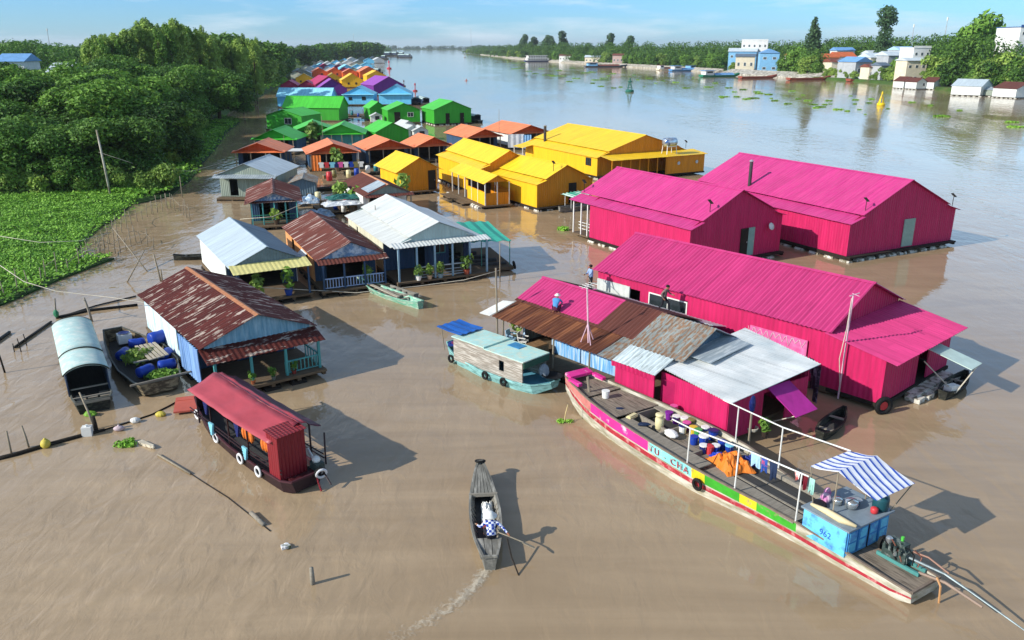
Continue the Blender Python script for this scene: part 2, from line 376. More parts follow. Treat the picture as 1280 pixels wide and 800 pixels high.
RSH = [(215, -20), (200, 200), (170, 262), (168.8, 285), (162.7, 319), (166, 389), (152, 448), (144, 529), (114, 643), (84, 751), (50, 902), (0, 1205), (-80, 2000), (-190, 3150), (100, 3900)]
bank('far_bank', RSH, [(9000, 3900), (9000, -20)], 1.2)
bank('distant_bank', [(-2600, 4300), (-1200, 4150), (-300, 4100), (600, 4400)], [(600, 9000), (-2600, 9000)], 1.5)

# ------------------------------------------------------------------ trees
def leaf_cloud(seed, lobes, nleaf, size, droop=0., up=.35):
    r = random.Random(seed); v = []; f = []; wts = [a * b * c for _, (a, b, c) in lobes]; wts = [x ** (2 / 3) for x in wts]
    for _ in range(nleaf):
        c, rad = r.choices(lobes, wts)[0]
        d = Vector((r.gauss(0, 1), r.gauss(0, 1), r.gauss(0, 1) + .25)).normalized()
        k = (.55 + .5 * r.random() ** .6) if r.random() < .85 else r.random() * .6
        nzv = 1 + .28 * noise.noise(Vector((d.x * 2.3 + c[0], d.y * 2.3 + c[1], d.z * 2.3 + c[2] + seed)))
        p = Vector((c[0] + d.x * rad[0] * k * nzv, c[1] + d.y * rad[1] * k * nzv, c[2] + d.z * rad[2] * k * nzv - droop * r.random()))
        n = (d * .7 + Vector((r.gauss(0, .5), r.gauss(0, .5), up + r.gauss(0, .5)))).normalized()
        a = n.orthogonal().normalized(); a.rotate(Matrix.Rotation(r.random() * 6.28, 3, n)); b = n.cross(a)
        s = size * (.6 + .8 * r.random()); o = len(v)
        v += [tuple(p - a * s * .62), tuple(p - b * s * .36 + n * s * .1), tuple(p + a * s * .62 - Vector((0, 0, .12 * s))), tuple(p + b * s * .36 + n * s * .1)]
        f.append((o, o + 1, o + 2, o + 3))
    return v, f
def rl(seed, n, rx, ry, z0, z1, rmin, rmax, flat=.75, taper=0):
    r = random.Random(seed); out = []
    for i in range(n):
        t = (i + .5) / n; z = z0 + (z1 - z0) * t; a = r.random() * 6.28; q = math.sqrt(r.random()) * (1 - taper * t)
        rad = (rmin + (rmax - rmin) * r.random()) * (1 - .45 * taper * t)
        out.append(((math.cos(a) * rx * q, math.sin(a) * ry * q, z), (rad, rad, rad * flat)))
    return out
M_bark = mat('bark', '#5d4f3d', rough=.95, var=.35, scale=(6, 6, 1), nscale=2, bump=.4)
M_leaf = {'dark': leafm('leaf_dark', (.02, .058, .012, 1), (.12, .26, .036, 1)), 'mid': leafm('leaf_mid', (.03, .085, .014, 1), (.19, .36, .05, 1)),
          'light': leafm('leaf_light', (.075, .16, .028, 1), (.32, .46, .085, 1)), 'blue': leafm('leaf_bluish', (.02, .052, .022, 1), (.08, .16, .06, 1))}
TREE = {}; TREE_H = {}
def tree_kind(key, name, lobes, nleaf, size, mk, trunk, tr, droop=0, seed=0, up=.35):
    root = thing(name, '-', 'tree', (0, 0, -500))
    v, f = leaf_cloud(seed or sum(map(ord, key)), lobes, nleaf, size, droop, up)
    m = MB(); m.v = v; m.f = f; m.m = [0] * len(f)
    m.build('crown', M_leaf[mk], root)
    t = MB(); r = random.Random(seed + 5)
    t.tube([(0, 0, -.6), (.1, .05, trunk * .5), (.2, -.1, trunk)], [tr, tr * .75, tr * .45], 7)
    for c, rad in lobes[::max(1, len(lobes) // 7)]:
        b0 = trunk * (.45 + .5 * r.random()); b0 = min(b0, c[2])
        t.tube([(.15, 0, b0), ((c[0]) * .6, c[1] * .6, (b0 + c[2]) / 2 + .3), (c[0], c[1], c[2])], [tr * .45, tr * .28, tr * .1], 5)
    t.build('trunk', M_bark, root)
    TREE[key] = [root, False]; TREE_H[key] = sorted(q[2] for q in v)[int(len(v) * .985)]
def plant_tree(key, x, y, s, label, group, z=.7, sz=None, cat='tree'):
    root, used = TREE[key]; rz = RND.random() * 6.28; sc_ = (s, s, sz or s)
    if not used:
        TREE[key][1] = True; root.location = (x, y, z); root.rotation_euler = (0, 0, rz); root.scale = sc_; root['label'] = label
        if group: root['group'] = group
        return root
    return dup(root, (x, y, z), rz, label, sc_, group)
tree_kind('broadA', 'broadleaf_tree', rl(1, 15, 3.4, 3.4, 2.0, 9.0, 1.3, 2.6), 12000, .33, 'mid', 7.5, .28)
tree_kind('broadB', 'broadleaf_tree', rl(2, 17, 4.2, 3.6, 1.6, 8.2, 1.2, 2.5, .6), 12500, .32, 'dark', 7, .3, up=.6)
tree_kind('broadC', 'broadleaf_tree', rl(3, 12, 2.8, 3.2, 1.4, 7.4, 1.1, 2.2), 10000, .31, 'mid', 6, .22)
tree_kind('bush', 'riverside_bush', rl(4, 8, 1.8, 1.8, .5, 2.4, .8, 1.3), 2600, .3, 'light', 2, .08)
tree_kind('tallA', 'feathery_tree', rl(5, 34, 2.8, 2.8, 4, 19, .5, 1.25, 1.5, .45), 7000, .38, 'light', 17, .26, droop=1.0)
tree_kind('tallB', 'feathery_tree', rl(6, 30, 2.4, 2.6, 4, 21, .5, 1.2, 1.6, .5), 6000, .42, 'mid', 18, .24, droop=.8)
tree_kind('tallC', 'feathery_tree', rl(7, 28, 3.2, 3.0, 3, 16, .6, 1.4, 1.2, .4), 6800, .44, 'light', 14, .24, droop=.6)
tree_kind('farA', 'broadleaf_tree', rl(8, 11, 4.2, 4.2, 2.2, 9.5, 2.0, 3.4), 2600, .95, 'dark', 8, .3)
tree_kind('farB', 'broadleaf_tree', rl(9, 12, 3.6, 3.8, 2.2, 11.5, 1.9, 3.0), 2600, .9, 'mid', 9, .3)
tree_kind('farC', 'broadleaf_tree', rl(10, 9, 3.0, 3.0, 1.8, 8.5, 1.7, 2.6), 2000, .85, 'light', 7, .25)
tree_kind('farD', 'broadleaf_tree', rl(12, 10, 2.6, 2.6, 3.5, 13.5, 1.6, 2.5, .95, .3), 2200, .9, 'blue', 12, .28)
tree_kind('cone', 'conical_tree', [((0, 0, 4 + i * 1.35), (3.6 - i * .36, 3.6 - i * .36, 1.2)) for i in range(9)], 2600, .7, 'blue', 14, .25)
tree_kind('lofty', 'lofty_tree', [((.6, 0, 26), (4.2, 4.2, 3.0)), ((-1.8, .8, 23), (3.2, 3.2, 2.4)), ((2.2, -.5, 22), (2.8, 2.8, 2.0)), ((-.4, 0, 18.5), (3.0, 3.0, 2.2)), ((1.2, .6, 15.5), (3.4, 3.4, 2.2)), ((-1, -.4, 12.5), (3.6, 3.6, 2.6)), ((.6, .2, 9.5), (3.8, 3.8, 2.8))], 4200, .75, 'blue', 25, .42)
r = random.Random(21)
def shore_pt(sh, y):
    for (x0, y0), (x1, y1) in zip(sh, sh[1:]):
        if y0 <= y <= y1: return x0 + (x1 - x0) * (y - y0) / (y1 - y0 + 1e-6)
    return sh[-1][0]
def lerp_tab(tab, v):
    if v <= tab[0][0]: return tab[0][1]
    for (a, fa), (b, fb) in zip(tab, tab[1:]):
        if a <= v <= b: return fa + (fb - fa) * (v - a) / (b - a)
    return tab[-1][1]
def col(px, y, z=8): return (px - 640) / FPX * (y * _c + (CAM_H - z) * _s)
def ztop(py, y): return CAM_H - y * math.tan(PITCH + math.atan((py - 400) / FPX))
def grow(key, x, y, zt, label, group, asp=1., z=.7):
    """plant a tree whose top reaches height zt"""
    s = max(.2, (zt - z) / TREE_H[key]); return plant_tree(key, x, y, s * asp * r.uniform(.9, 1.12), label, group, z, s)
SKY_L = [(-40, 52), (0, 50), (40, 48), (60, 52), (100, 58), (108, 54), (125, 48), (150, 45), (170, 36), (184, 28), (200, 37), (218, 29), (240, 34), (262, 46), (280, 55), (296, 46), (318, 47), (345, 54), (390, 58)]
# ranks of the left wood, nearest first
for i in range(15):
    px = -25 + i * 14 + r.uniform(-5, 5); y = 95.5 + r.uniform(0, 4) + max(0, (px - 150) * .06)
    grow(('broadB', 'broadC', 'broadA')[i % 3], col(px, y, 4), y, r.uniform(4.0, 8.0), 'low dark bushy tree at the very edge of the wood behind the hyacinth field', 'first rank of the left wood', 1.35)
for i in range(15):
    px = -30 + i * 17 + r.uniform(-6, 6); y = 110 + r.uniform(0, 9)
    grow(('broadA', 'broadB')[i % 2], col(px, y), y, r.uniform(7.5, 11.8), 'spreading broadleaf tree in the second rank of the left wood', 'second rank of the left wood', 1.25)
for i in range(13):
    px = -30 + i * 19 + r.uniform(-7, 7); y = 132 + r.uniform(0, 14)
    grow(('broadB', 'broadA', 'broadC')[i % 3], col(px, y), y, r.uniform(9.0, 13.2), 'broad tree with a sunlit top in the third rank of the left wood', 'third rank of the left wood', 1.2)
for i in range(14):
    px = 105 + i * 13 + r.uniform(-5, 5); y = 158 + r.uniform(0, 25) + max(0, px - 220) * .35
    grow(('broadA', 'broadB', 'broadC')[i % 3], col(px, y), y, r.uniform(8.5, 13.5), 'leafy crown below the tall feathery trees', 'crowns below the tall feathery trees', 1.15)
for i in range(16):
    px = -20 + i * 8 + r.uniform(-4, 4); y = 175 + r.uniform(0, 60)
    grow(r.choice(('broadA', 'broadC')), col(px, y), y, r.uniform(9.5, 11.0), 'far crown in the lower left part of the wood, below the skyline trees', 'lower left crowns', 1.25)
for i in range(64):     # tall feathery stand
    px = 108 + 205 * i / 63 + r.uniform(-4, 4); y = 190 + 60 * (px - 108) / 205 + r.uniform(-14, 26); zt = ztop(lerp_tab(SKY_L, px) + abs(r.gauss(0, 5)), y)
    grow(('tallA', 'tallC', 'tallB')[i % 3], col(px, y, 15), y, zt, 'tall feathery yellow green tree rising above the left wood', 'tall feathery trees of the left wood', .95)
y = 104
while y < 262:
    x = shore_pt(LSH, y) - 6.5 - max(0, y - 150) * .06
    grow(r.choice(('broadB', 'broadC', 'broadA')), x + r.uniform(-2, .5), y, r.uniform(3.5, 7) + (y - 100) / 70, 'bushy tree leaning over the narrow channel on the left bank', 'trees over the left channel', 1.1)
    if y < 215: plant_tree('bush', x + r.uniform(2.5, 5.0), y + r.uniform(-2, 2), r.uniform(.5, 1.1), 'pale green bush at the water line of the left channel', 'bushes along the left channel', z=.1)['category'] = 'bush'
    y += r.uniform(4.0, 6.5)
for i in range(26):
    px = -10 + i * 8.6; y = 92.5 + r.uniform(0, 2.5)
    plant_tree('bush', col(px, y, 1), y, r.uniform(.6, 1.1), 'low bush between the hyacinth field and the wood', 'bushes at the foot of the left wood', z=.2)['category'] = 'bush'
for px in range(296, 396, 4):
    for k in range(2):
        y = 255 + (px - 296) * 3.2 + r.uniform(-15, 15) + k * 50; x = col(px + r.uniform(-2, 2), y, 10) - 8 * k
        mg = 15 if y < 340 else 6
        if x > shore_pt(LSH, y) - mg: x = shore_pt(LSH, y) - mg - 1 - 5 * k
        zt = ztop(lerp_tab(SKY_L, px) + abs(r.gauss(0, 2)) + 8 * (1 - k), y); grow(r.choice(('farA', 'farB', 'farC')), x, y, zt, 'tree of the left bank beside the green and blue houses', 'left bank beside the painted houses', 1.2)
for px, y0 in [(385, 640), (393, 690), (402, 740), (411, 800), (420, 850), (429, 880), (437, 900), (444, 930), (452, 960), (459, 1000), (466, 1050), (473, 1150), (478, 1250)]:
    for k in range(2):
        y = y0 + k * 40; zt = ztop(lerp_tab([(380, 57), (410, 56), (435, 54), (450, 52), (466, 54), (480, 59)], px) + abs(r.gauss(0, 1)), y); grow(r.choice(('farA', 'farD', 'farB')), col(px, y, 10) - 4, y, zt, 'dark tree behind the farthest rows of houses', 'trees behind the farthest houses', 1.5)
SKL = []
for i in range(60):
    px = -25 + i * 2.3; y = r.uniform(330, 420); zt = ztop(lerp_tab(SKY_L, px) + abs(r.gauss(0, 3)), y); x = col(px, y, 12); rad = r.uniform(3.2, 5)
    for j in range(3): SKL.append(((x + r.uniform(-2, 2), y, zt - rad * .8 - j * 3.6), (rad, rad, rad * .8)))
v, f = leaf_cloud(34, SKL, len(SKL) * 150, .9); m = MB(); m.v = v; m.f = f; m.m = [0] * len(f)
tag(m.build('distant_wood', M_leaf['dark']), 'dark skyline wood at the far left behind the shed roofs', 'wood', kind='stuff')
# right bank
SHR = [(575, 66), (600, 68.5), (640, 73), (700, 78), (760, 82), (830, 86), (930, 92), (1000, 98), (1100, 104), (1180, 113), (1280, 121), (1340, 125)]
SKY_R = [(575, 59), (600, 56), (640, 54), (680, 51), (720, 51), (760, 52), (800, 51), (850, 52), (900, 50), (940, 50), (1000, 49), (1050, 44), (1090, 44), (1130, 44), (1160, 42), (1190, 38), (1205, 30), (1222, 30), (1240, 40), (1256, 44), (1290, 60)]
def behind(px, d): q = P(px, lerp_tab(SHR, px), 0); u = q.normalized(); return q + Vector((u.x, u.y, 0)).normalized() * d
px = 585; BELT = []
while px < 1310:
    vil = 905 < px < 990 or 1026 < px < 1166; fr = lerp_tab(SHR, px); D = P(px, fr).y
    if not vil and not (985 < px < 1000):
        q = behind(px, 9 + r.uniform(0, 7)); hgt = (8 + 3 * r.random()) * (1 if px < 1166 else 1.15)
        if px > 1166: hgt = 7 + 4 * r.random()
        if 735 < px < 752 or 762 < px < 779 or 656 < px < 690 or 698 < px < 714: hgt *= .45
        grow(r.choice(('farB', 'farC', 'farA')), q.x, q.y, hgt, 'rounded tree at the front of the far right tree belt', 'front of the far right tree belt', 1.1, 1.0)
    for k in range(3):
        for _ in range(2):
            dd = (95 if vil else 28) + 34 * k + r.uniform(-12, 12); q = behind(px + r.uniform(-6, 6), dd); zt = ztop(lerp_tab(SKY_R, px) + (2 - k) * 5 + abs(r.gauss(0, 2.6)), q.y)
            if vil and k == 0: zt = min(zt, 9)
            rad = min(5.5, 2.8 + zt * .16)
            for j in range(3): BELT.append(((q.x + r.uniform(-3, 3), q.y + r.uniform(-3, 3), max(2.5, zt - rad * .8 - j * 3.4)), (rad * r.uniform(.7, 1.05), rad * r.uniform(.7, 1.05), rad * .8)))
    px += (1.6 + 5.5 * min(1, 330 / D)) * 1.9
v, f = leaf_cloud(33, BELT, len(BELT) * 110, 1.0); m = MB(); m.v = v; m.f = f; m.m = [0] * len(f)
tag(m.build('distant_wood', M_leaf['mid']), 'deep wooded belt behind the shore of the far right bank', 'wood', kind='stuff')
for i in range(14):
    px = 1168 + i * 8.5; q = behind(px, 16 + r.uniform(0, 12)); grow(r.choice(('farC', 'farB')), q.x, q.y, r.uniform(10, 14), 'bright green tree in the clump behind the white floating house', 'clump behind the white floating house', 1.15, 1.0)
for px, d, hh in [(985, 14, 13), (994, 16, 15), (1005, 13, 13), (1014, 18, 12), (975, 22, 9), (1021, 14, 8), (1046, 8, 3.5), (1058, 8, 4), (1090, 8, 4.5), (1098, 10, 6), (1106, 8, 4), (1114, 9, 5), (1124, 8, 3.5), (1134, 9, 4), (1150, 7, 3.5), (1160, 10, 7), (1108, 24, 8), (1085, 14, 6), (1032, 9, 5), (1040, 12, 5.5), (1052, 10, 5), (1066, 9, 5), (1072, 7, 3.5), (1094, 7, 5), (1104, 9, 6.5), (1112, 12, 7), (1120, 12, 7), (1130, 8, 5), (1136, 8, 4.5), (1156, 9, 6), (1118, 30, 10), (1090, 30, 9), (1066, 34, 10), (915, 10, 6), (950, 7, 4)]:
    q = behind(px, d); grow('farB' if hh > 7 else 'farC', q.x, q.y, hh, 'leafy tree among the village houses of the far right bank', 'trees among the far right village', 1.15, 1.0)
q = behind(1098, 70); plant_tree('lofty', q.x, q.y, ztop(11, q.y) / TREE_H['lofty'], 'loftiest tree on the skyline, dark tiered crown above the far village', None)
q = behind(1011, 45); plant_tree('cone', q.x, q.y, ztop(28, q.y) / TREE_H['cone'], 'dark conical tree pointing above the far village skyline', None)
for px, pt in [(653, 44), (668, 47), (681, 45), (704, 40), (760, 43), (783, 46), (664, 49), (691, 46)]:
    q = behind(px, 150); grow('farD', q.x, q.y, ztop(pt, q.y), 'dark narrow tree standing out above the far right tree belt', 'dark trees standing out on the skyline', 1.0)
q = behind(1216, 62); plant_tree('farB', q.x, q.y, ztop(23, q.y) / TREE_H['farB'], 'broad pale crowned tree topping the clump at the far right', None)
for k, (rt, u) in TREE.items():
    if not u: print('unused tree', k)
# far woods: one mass that nobody could count
def far_wood(name, pts, hmin, hmax, depth, n, size, mk, seed):
    r = random.Random(seed); lob = []
    for i in range(n):
        t = r.random() * (len(pts) - 1); k = int(t); f_ = t - k
        x = pts[k][0] + (pts[k + 1][0] - pts[k][0]) * f_; y = pts[k][1] + (pts[k + 1][1] - pts[k][1]) * f_ + r.random() * depth
        h = hmin + (hmax - hmin) * r.random(); lob.append(((x, y, h * .45), (h * .75, h * .6, h * .6)))
    v, f = leaf_cloud(seed, lob, n * 60, size)
    m = MB(); m.v = v; m.f = f; m.m = [0] * len(f)
    return tag(m.build(name, M_leaf[mk]), kind='stuff', label='distant wood closing the river on the horizon', cat='wood')
far_wood('distant_wood', [(-2300, 4330), (-1200, 4200), (-300, 4150), (600, 4420)], 12, 22, 160, 260, 5, 'blue', 3)
far_wood('distant_wood', [(-300, 1320), (-330, 2264), (-760, 3300)], 12, 19, 60, 180, 3, 'dark', 4)['label'] = 'distant wood running along the left bank to the horizon'
far_wood('distant_wood', [(25, 1235), (-40, 2000), (-150, 3150), (130, 3900)], 10, 17, 120, 200, 3, 'dark', 6)['label'] = 'distant wood running along the right bank to the horizon'
far_wood('distant_wood', [(380, 480), (330, 700), (260, 1000), (180, 1400)], 12, 17, 140, 230, 2.2, 'dark', 8)['label'] = 'wooded skyline behind the far right tree belt'
far_wood('distant_wood', [(330, 330), (450, 480)], 10, 14, 90, 60, 2.2, 'mid', 9)['label'] = 'wooded skyline at the right edge of the picture'

# ------------------------------------------------------------------ hyacinth field on the left
M_hya = leafm('hyacinth_leaf', (.07, .20, .018, 1), (.33, .62, .075, 1), .25)
M_hyab = mat('hyacinth_bed', '#27471a', rough=.95, var=.5, nscale=.8)
def hy_bed(name, poly, n, label, size=.3, h=.45, seed=1, cover=True):
    """thick floating mat: lumpy bed with upright leaves"""
    r = random.Random(seed); xs = [p[0] for p in poly]; ys = [p[1] for p in poly]; m = MB()
    def inside(x, y):
        c = False; j = len(poly) - 1
        for i in range(len(poly)):
            if (poly[i][1] > y) != (poly[j][1] > y) and x < (poly[j][0] - poly[i][0]) * (y - poly[i][1]) / (poly[j][1] - poly[i][1]) + poly[i][0]: c = not c
            j = i
        return c
    m.prism([(p[0], p[1], -.1) for p in poly], [(p[0], p[1], .12) for p in poly], mi=1)
    k = 0
    while k < n:
        x = r.uniform(min(xs), max(xs)); y = r.uniform(min(ys), max(ys))
        if not inside(x + r.gauss(0, .5), y + r.gauss(0, .5)): k += .2; continue
        k += 1
        hh = h * (.35 + .9 * (noise.noise(Vector((x * .35, y * .35, seed))) * .5 + .5) + .3 * r.random())
        nn = Vector((r.gauss(0, .55), r.gauss(0, .55) - .1, .9)).normalized(); a = nn.orthogonal().normalized(); a.rotate(Matrix.Rotation(r.random() * 6.28, 3, nn)); b = nn.cross(a); s = size * (.5 + .8 * r.random()); p = Vector((x, y, hh))
        m.add([p - a * s * .5, p - b * s * .45, p + a * s * .5 - Vector((0, 0, s * .15)), p + b * s * .45], [(0, 1, 2, 3)])
    return tag(m.build(name, [M_hya, M_hyab]), label, 'water hyacinth', kind='stuff')
hy_bed('water_hyacinth', [tuple(P(*q)[:2]) for q in [(0, 383), (40, 366), (75, 350), (143, 324), (112, 325), (97, 321), (98, 312), (108, 300), (125, 285), (141, 276), (158, 262), (171, 250), (168, 244), (100, 243), (0, 247), (-70, 262), (-90, 400)]], 46000, 'thick bright green field of water hyacinth along the left bank', .22, .5, seed=2)
hy_bed('channel_reeds', [tuple(P(*q)[:2]) for q in [(100, 244), (172, 247), (196, 238), (214, 230), (206, 222), (180, 228), (120, 236)]], 3500, 'tall reeds in front of the wood corner above the hyacinth field', .3, .7, 5)
hy_bed('water_hyacinth', [tuple(P(*q)[:2]) for q in [(318, 118), (338, 112), (362, 104), (352, 96), (332, 95), (312, 103)]], 5000, 'bright green hyacinth meadow at the left bank beyond the green houses', .9, .9, 7)
hy_bed('channel_reeds', [tuple(P(*q)[:2]) for q in [(168, 256), (212, 246), (238, 226), (252, 206), (270, 186), (282, 168), (300, 153), (276, 148), (255, 162), (236, 178), (218, 196), (200, 214), (170, 236)]], 11000, 'tall grass and low weed along the channel edge under the trees', .42, .8, 8)
# ------------------------------------------------------------------ floating houses
M_dark = mat('tarred_timber', '#2a241d', rough=.9, var=.4, nscale=3)
M_raft = mat('raft_plank', '#6a5a46', rough=.9, var=.35, scale=(1, 8, 4), nscale=2)
M_grey = mat('grey_plank', '#8b8477', rough=.9, var=.3, scale=(1, 9, 4), nscale=2)
M_post = mat('weathered_pole', '#8f8573', rough=.9, var=.3, scale=(6, 6, .6), nscale=3)
M_white = mat('white_paint', '#dcdcd6', rough=.6, var=.12, nscale=2)
M_float = mat('white_float', '#cfccc0', rough=.7, var=.25, nscale=2, alt='#6d6650', altamt=.4)
M_black = mat('black_rubber', '#171717', rough=.8, var=.3)
M_glass = mat('dim_glass', '#2a3236', rough=.15, var=.3, spec=.6)
M_in = mat('interior_board', '#4a443c', rough=.9, var=.4, nscale=2)
M_rope = mat('pale_rope', '#c9c2b0', rough=.9, var=.2)
M_steel = mat('galvanised_steel', '#b9bdc0', rough=.4, var=.15, metal=.5)
def roof_profile(W, eave, ridge, skirt):
    """half profile from ridge outwards: list of ((x0,z0),(x1,z1))"""
    h = W / 2
    if not skirt: return [((0, ridge), (h, eave))]
    e1 = eave + skirt * .34
    return [((0, ridge), (h - skirt, e1 + .12)), ((h - skirt - .15, e1), (h, eave))]
def house(name, label, x, y, th, W, L, eave, ridge, roof, wall, gable=None, skirt=0, oh=.3, of=.35, ob=.3, porch=0, base=.3, pitch=.26, amp=.016,
          openL=(), openF=(), openR=(), openB=(), doors=(), wins=(), awn=None, cap=None, posts=0, rail=None, deck=None, floats='drum', group=None, jit=.012, sag=0, postm=None, roofR=None, inner=None, sidewall=None, lopen=False, front=None):
    """gabled house on a raft. Own frame: front on y=0, x across, y to the back, z=0 the water."""
    r_ = thing(name, label, 'floating house', (x, y, 0), th, group); h = W / 2
    # raft
    m = MB(); dk = deck if deck is not None else .2; yb = -dk
    m.box(-h + oh - .12, yb, base - .14, h - oh + .12, L - ob + .1, base - .01)
    for i in range(5):
        xx = -h + oh + (W - 2 * oh) * i / 4; m.box(xx - .09, yb + .05, base - .3, xx + .09, L - ob, base - .142)
    raft = m.build('raft', M_dark if floats == 'white' else M_raft, r_)
    if floats:
        def drum_(p, q): MB().tube([p, q], .24, 8).build('float_drum', M_float if floats == 'white' else M_dark, r_)
        n = max(2, int(L / 1.5))
        for i in range(n):
            yy = yb + .5 + (L - ob - yb - .9) * i / (n - 1); drum_((-(h - oh - .05), yy - .45, -.03), (-(h - oh - .05), yy + .45, -.03))
        n = max(2, int(W / 1.3))
        for i in range(1, n):
            xx = -h + oh + (W - 2 * oh) * i / n; drum_((xx - .4, yb + .3, -.03), (xx + .4, yb + .3, -.03))
    # walls
    xl, xr = -h + oh, h - oh; yf = of; yw = of + porch; y1 = L - ob
    prof = roof_profile(W, eave, ridge, skirt)
    def zt(xx):
        xx = abs(xx)
        for (a, za), (b, zb) in prof:
            if a - 1e-6 <= xx <= b: return za + (zb - za) * (xx - a) / (b - a) - .05
        return eave
    zw = zt(xl)
    m = MB(); ys = yw if not lopen else yw
    m.wall((xl, y1), (xl, yw), base, zw, openL); m.wall((xr, yw), (xr, y1), base, zw, openR)
    fm_ = MB() if front else m
    fm_.wall((xl + .03, yw + .03), (xr - .03, yw + .03), base, zw, openF)
    if front: fm_.build('front_wall', front, r_)
    m.wall((xr - .03, y1 - .03), (xl + .03, y1 - .03), base, zw, openB)
    gy = [yf, y1 - .055]
    m.build('wall', wall, r_)
    for i, yy in enumerate(gy):
        g = MB()
        zb_ = min(zw, awn[3] - .12) if (awn and len(awn) > 3 and i == 0) else zw
        pts = ([(xl + .01, zb_), (xr - .01, zb_)] if zb_ < zw else []) + ([(xl + .01, zw + .002), (xr - .01, zw + .002)] if zb_ == zw else [(xr - .01, zw + .002)])
        if skirt: k = h - skirt - .1; pts += [(k, zt(k)), (0, ridge - .06), (-k, zt(-k))]
        else: pts += [(0, ridge - .06)]
        if zb_ < zw: pts.append((xl + .01, zw + .002))
        g.prism([(p[0], yy, p[1]) for p in pts], [(p[0], yy + .05, p[1]) for p in pts])
        g.build('gable', gable or wall, r_)
    if inner or openF or openL or lopen:
        m = MB(); m.box(xl + .1, y1 - .3, base, xr - .1, y1 - .25, zw - .05); m.box(xl + .05, yw, base, xr - .05, y1, base + .02); m.build('inner_floor', inner or M_in, r_)
    # roof
    for s in (-1, 1):
        m = MB(); e = prof[0]; mm = MB()
        (a, za), (b, zb) = e
        A = Vector((s * a, 0 if s < 0 else L, za)); B = Vector((s * a, L if s < 0 else 0, za))
        m.corr(A, B, Vector((s * (b - a), 0, zb - za)), pitch, amp, rows=2 if sag else 1, jit=jit, sag=sag)
        m.build('roof_slope', (roofR if (s > 0 and roofR) else roof), r_)
        if skirt:
            (a, za), (b, zb) = prof[1]
            A = Vector((s * a, -.06 if s < 0 else L + .06, za)); B = Vector((s * a, L + .06 if s < 0 else -.06, za))
            mm.corr(A, B, Vector((s * (b - a), 0, zb - za)), pitch, amp, jit=jit); mm.build('roof_skirt', roof, r_)
    m = MB()
    c = .17; m.prism([(-c, -.03, ridge - .045), (0, -.03, ridge + .035), (c, -.03, ridge - .045), (0, -.03, ridge - .01)], [(-c, L + .03, ridge - .045), (0, L + .03, ridge + .035), (c, L + .03, ridge - .045), (0, L + .03, ridge - .01)])
    m.build('ridge_cap', cap or roof, r_)
    if awn:     # small front roof below the gable: (depth, drop, material[, z])
        d_, dr, am = awn[:3]; z0 = (awn[3] if len(awn) > 3 else zw + .06)
        m = MB(); m.corr((-h + .02, yf - .01, z0), (h - .02, yf - .01, z0), (0, -d_, -dr), pitch, amp, jit=jit); m.build('front_awning', am, r_)
    if posts:
        d_ = awn[0] if awn else 0; zp = zw - (awn[1] if awn else 0)
        for i in range(posts):
            xx = xl + .08 + (xr - xl - .16) * i / (posts - 1)
            yy = yf - d_ + .12
            MB().box(xx - .06, yy - .06, base, xx + .06, yy + .06, zp - .03 if not awn else awn_z(awn, zw, d_ - .12) - .05).build('post', postm or M_post, r_)
    if rail:    # (x0,x1,y,height,material,style)
        for (x0, x1, yy, hh, rm, st) in rail:
            m = MB(); m.bar((x0, yy, base + hh), (x1, yy, base + hh), .07); m.bar((x0, yy, base + .12), (x1, yy, base + .12), .05)
            if st == 'bal':
                n = int((x1 - x0) / .2)
                for i in range(n + 1): xx = x0 + (x1 - x0) * i / n; m.box(xx - .025, yy - .02, base + .12, xx + .025, yy + .02, base + hh)
            else:
                for k in (.35, .62): m.bar((x0, yy, base + hh * k), (x1, yy, base + hh * k), .09, .03)
                for xx in (x0, (x0 + x1) / 2, x1): m.box(xx - .04, yy - .04, base, xx + .04, yy + .04, base + hh)
            m.build('railing', rm, r_)
    for (side, u, wd, z0, z1, dm) in doors:
        side_part(r_, 'door', side, u, wd, base + z0, base + z1, dm, xl, xr, yw, y1, L)
    for (side, u, wd, z0, z1, fm) in wins:
        f = side_part(r_, 'window', side, u, wd, base + z0, base + z1, fm, xl, xr, yw, y1, L, frame=True)
    r_['_'] = 0; del r_['_']
    return r_
def awn_z(awn, zw, d): return (awn[3] if len(awn) > 3 else zw + .06) - awn[1] * d / awn[0]
def side_part(r_, nm, side, u, wd, z0, z1, m_, xl, xr, yw, y1, L, frame=False):
    def q(a, k, z):
        if side == 'F': return (a, yw + .0 - k, z)
        if side == 'L': return (xl - k, a, z)
        return (xr + k, a, z)
    a0, a1 = u - wd / 2, u + wd / 2
    def blk(m, a, b, c, d, k0, k1):
        m.prism([q(a, k0, c), q(b, k0, c), q(b, k1, c), q(a, k1, c)], [q(a, k0, d), q(b, k0, d), q(b, k1, d), q(a, k1, d)])
    m = MB()
    if frame:
        t = .07
        blk(m, a0, a0 + t, z0, z1, -.04, .06); blk(m, a1 - t, a1, z0, z1, -.04, .06); blk(m, a0 + t, a1 - t, z0, z0 + t, -.04, .06); blk(m, a0 + t, a1 - t, z1 - t, z1, -.04, .06)
        blk(m, u - .025, u + .025, z0 + t, z1 - t, -.04, .055)
        o = m.build('window', m_, r_); p = MB(); blk(p, a0 + t, a1 - t, z0 + t, z1 - t, .004 + .03, .04); p.build('pane', M_glass, o)
    else:
        blk(m, a0, a1, z0, z1, .02, .075); o = m.build('door', m_, r_)
        h = MB(); blk(h, a1 - .14, a1 - .1, (z0 + z1) / 2 - .06, (z0 + z1) / 2 + .06, .076, .11); h.build('handle', M_steel, o)
    return o
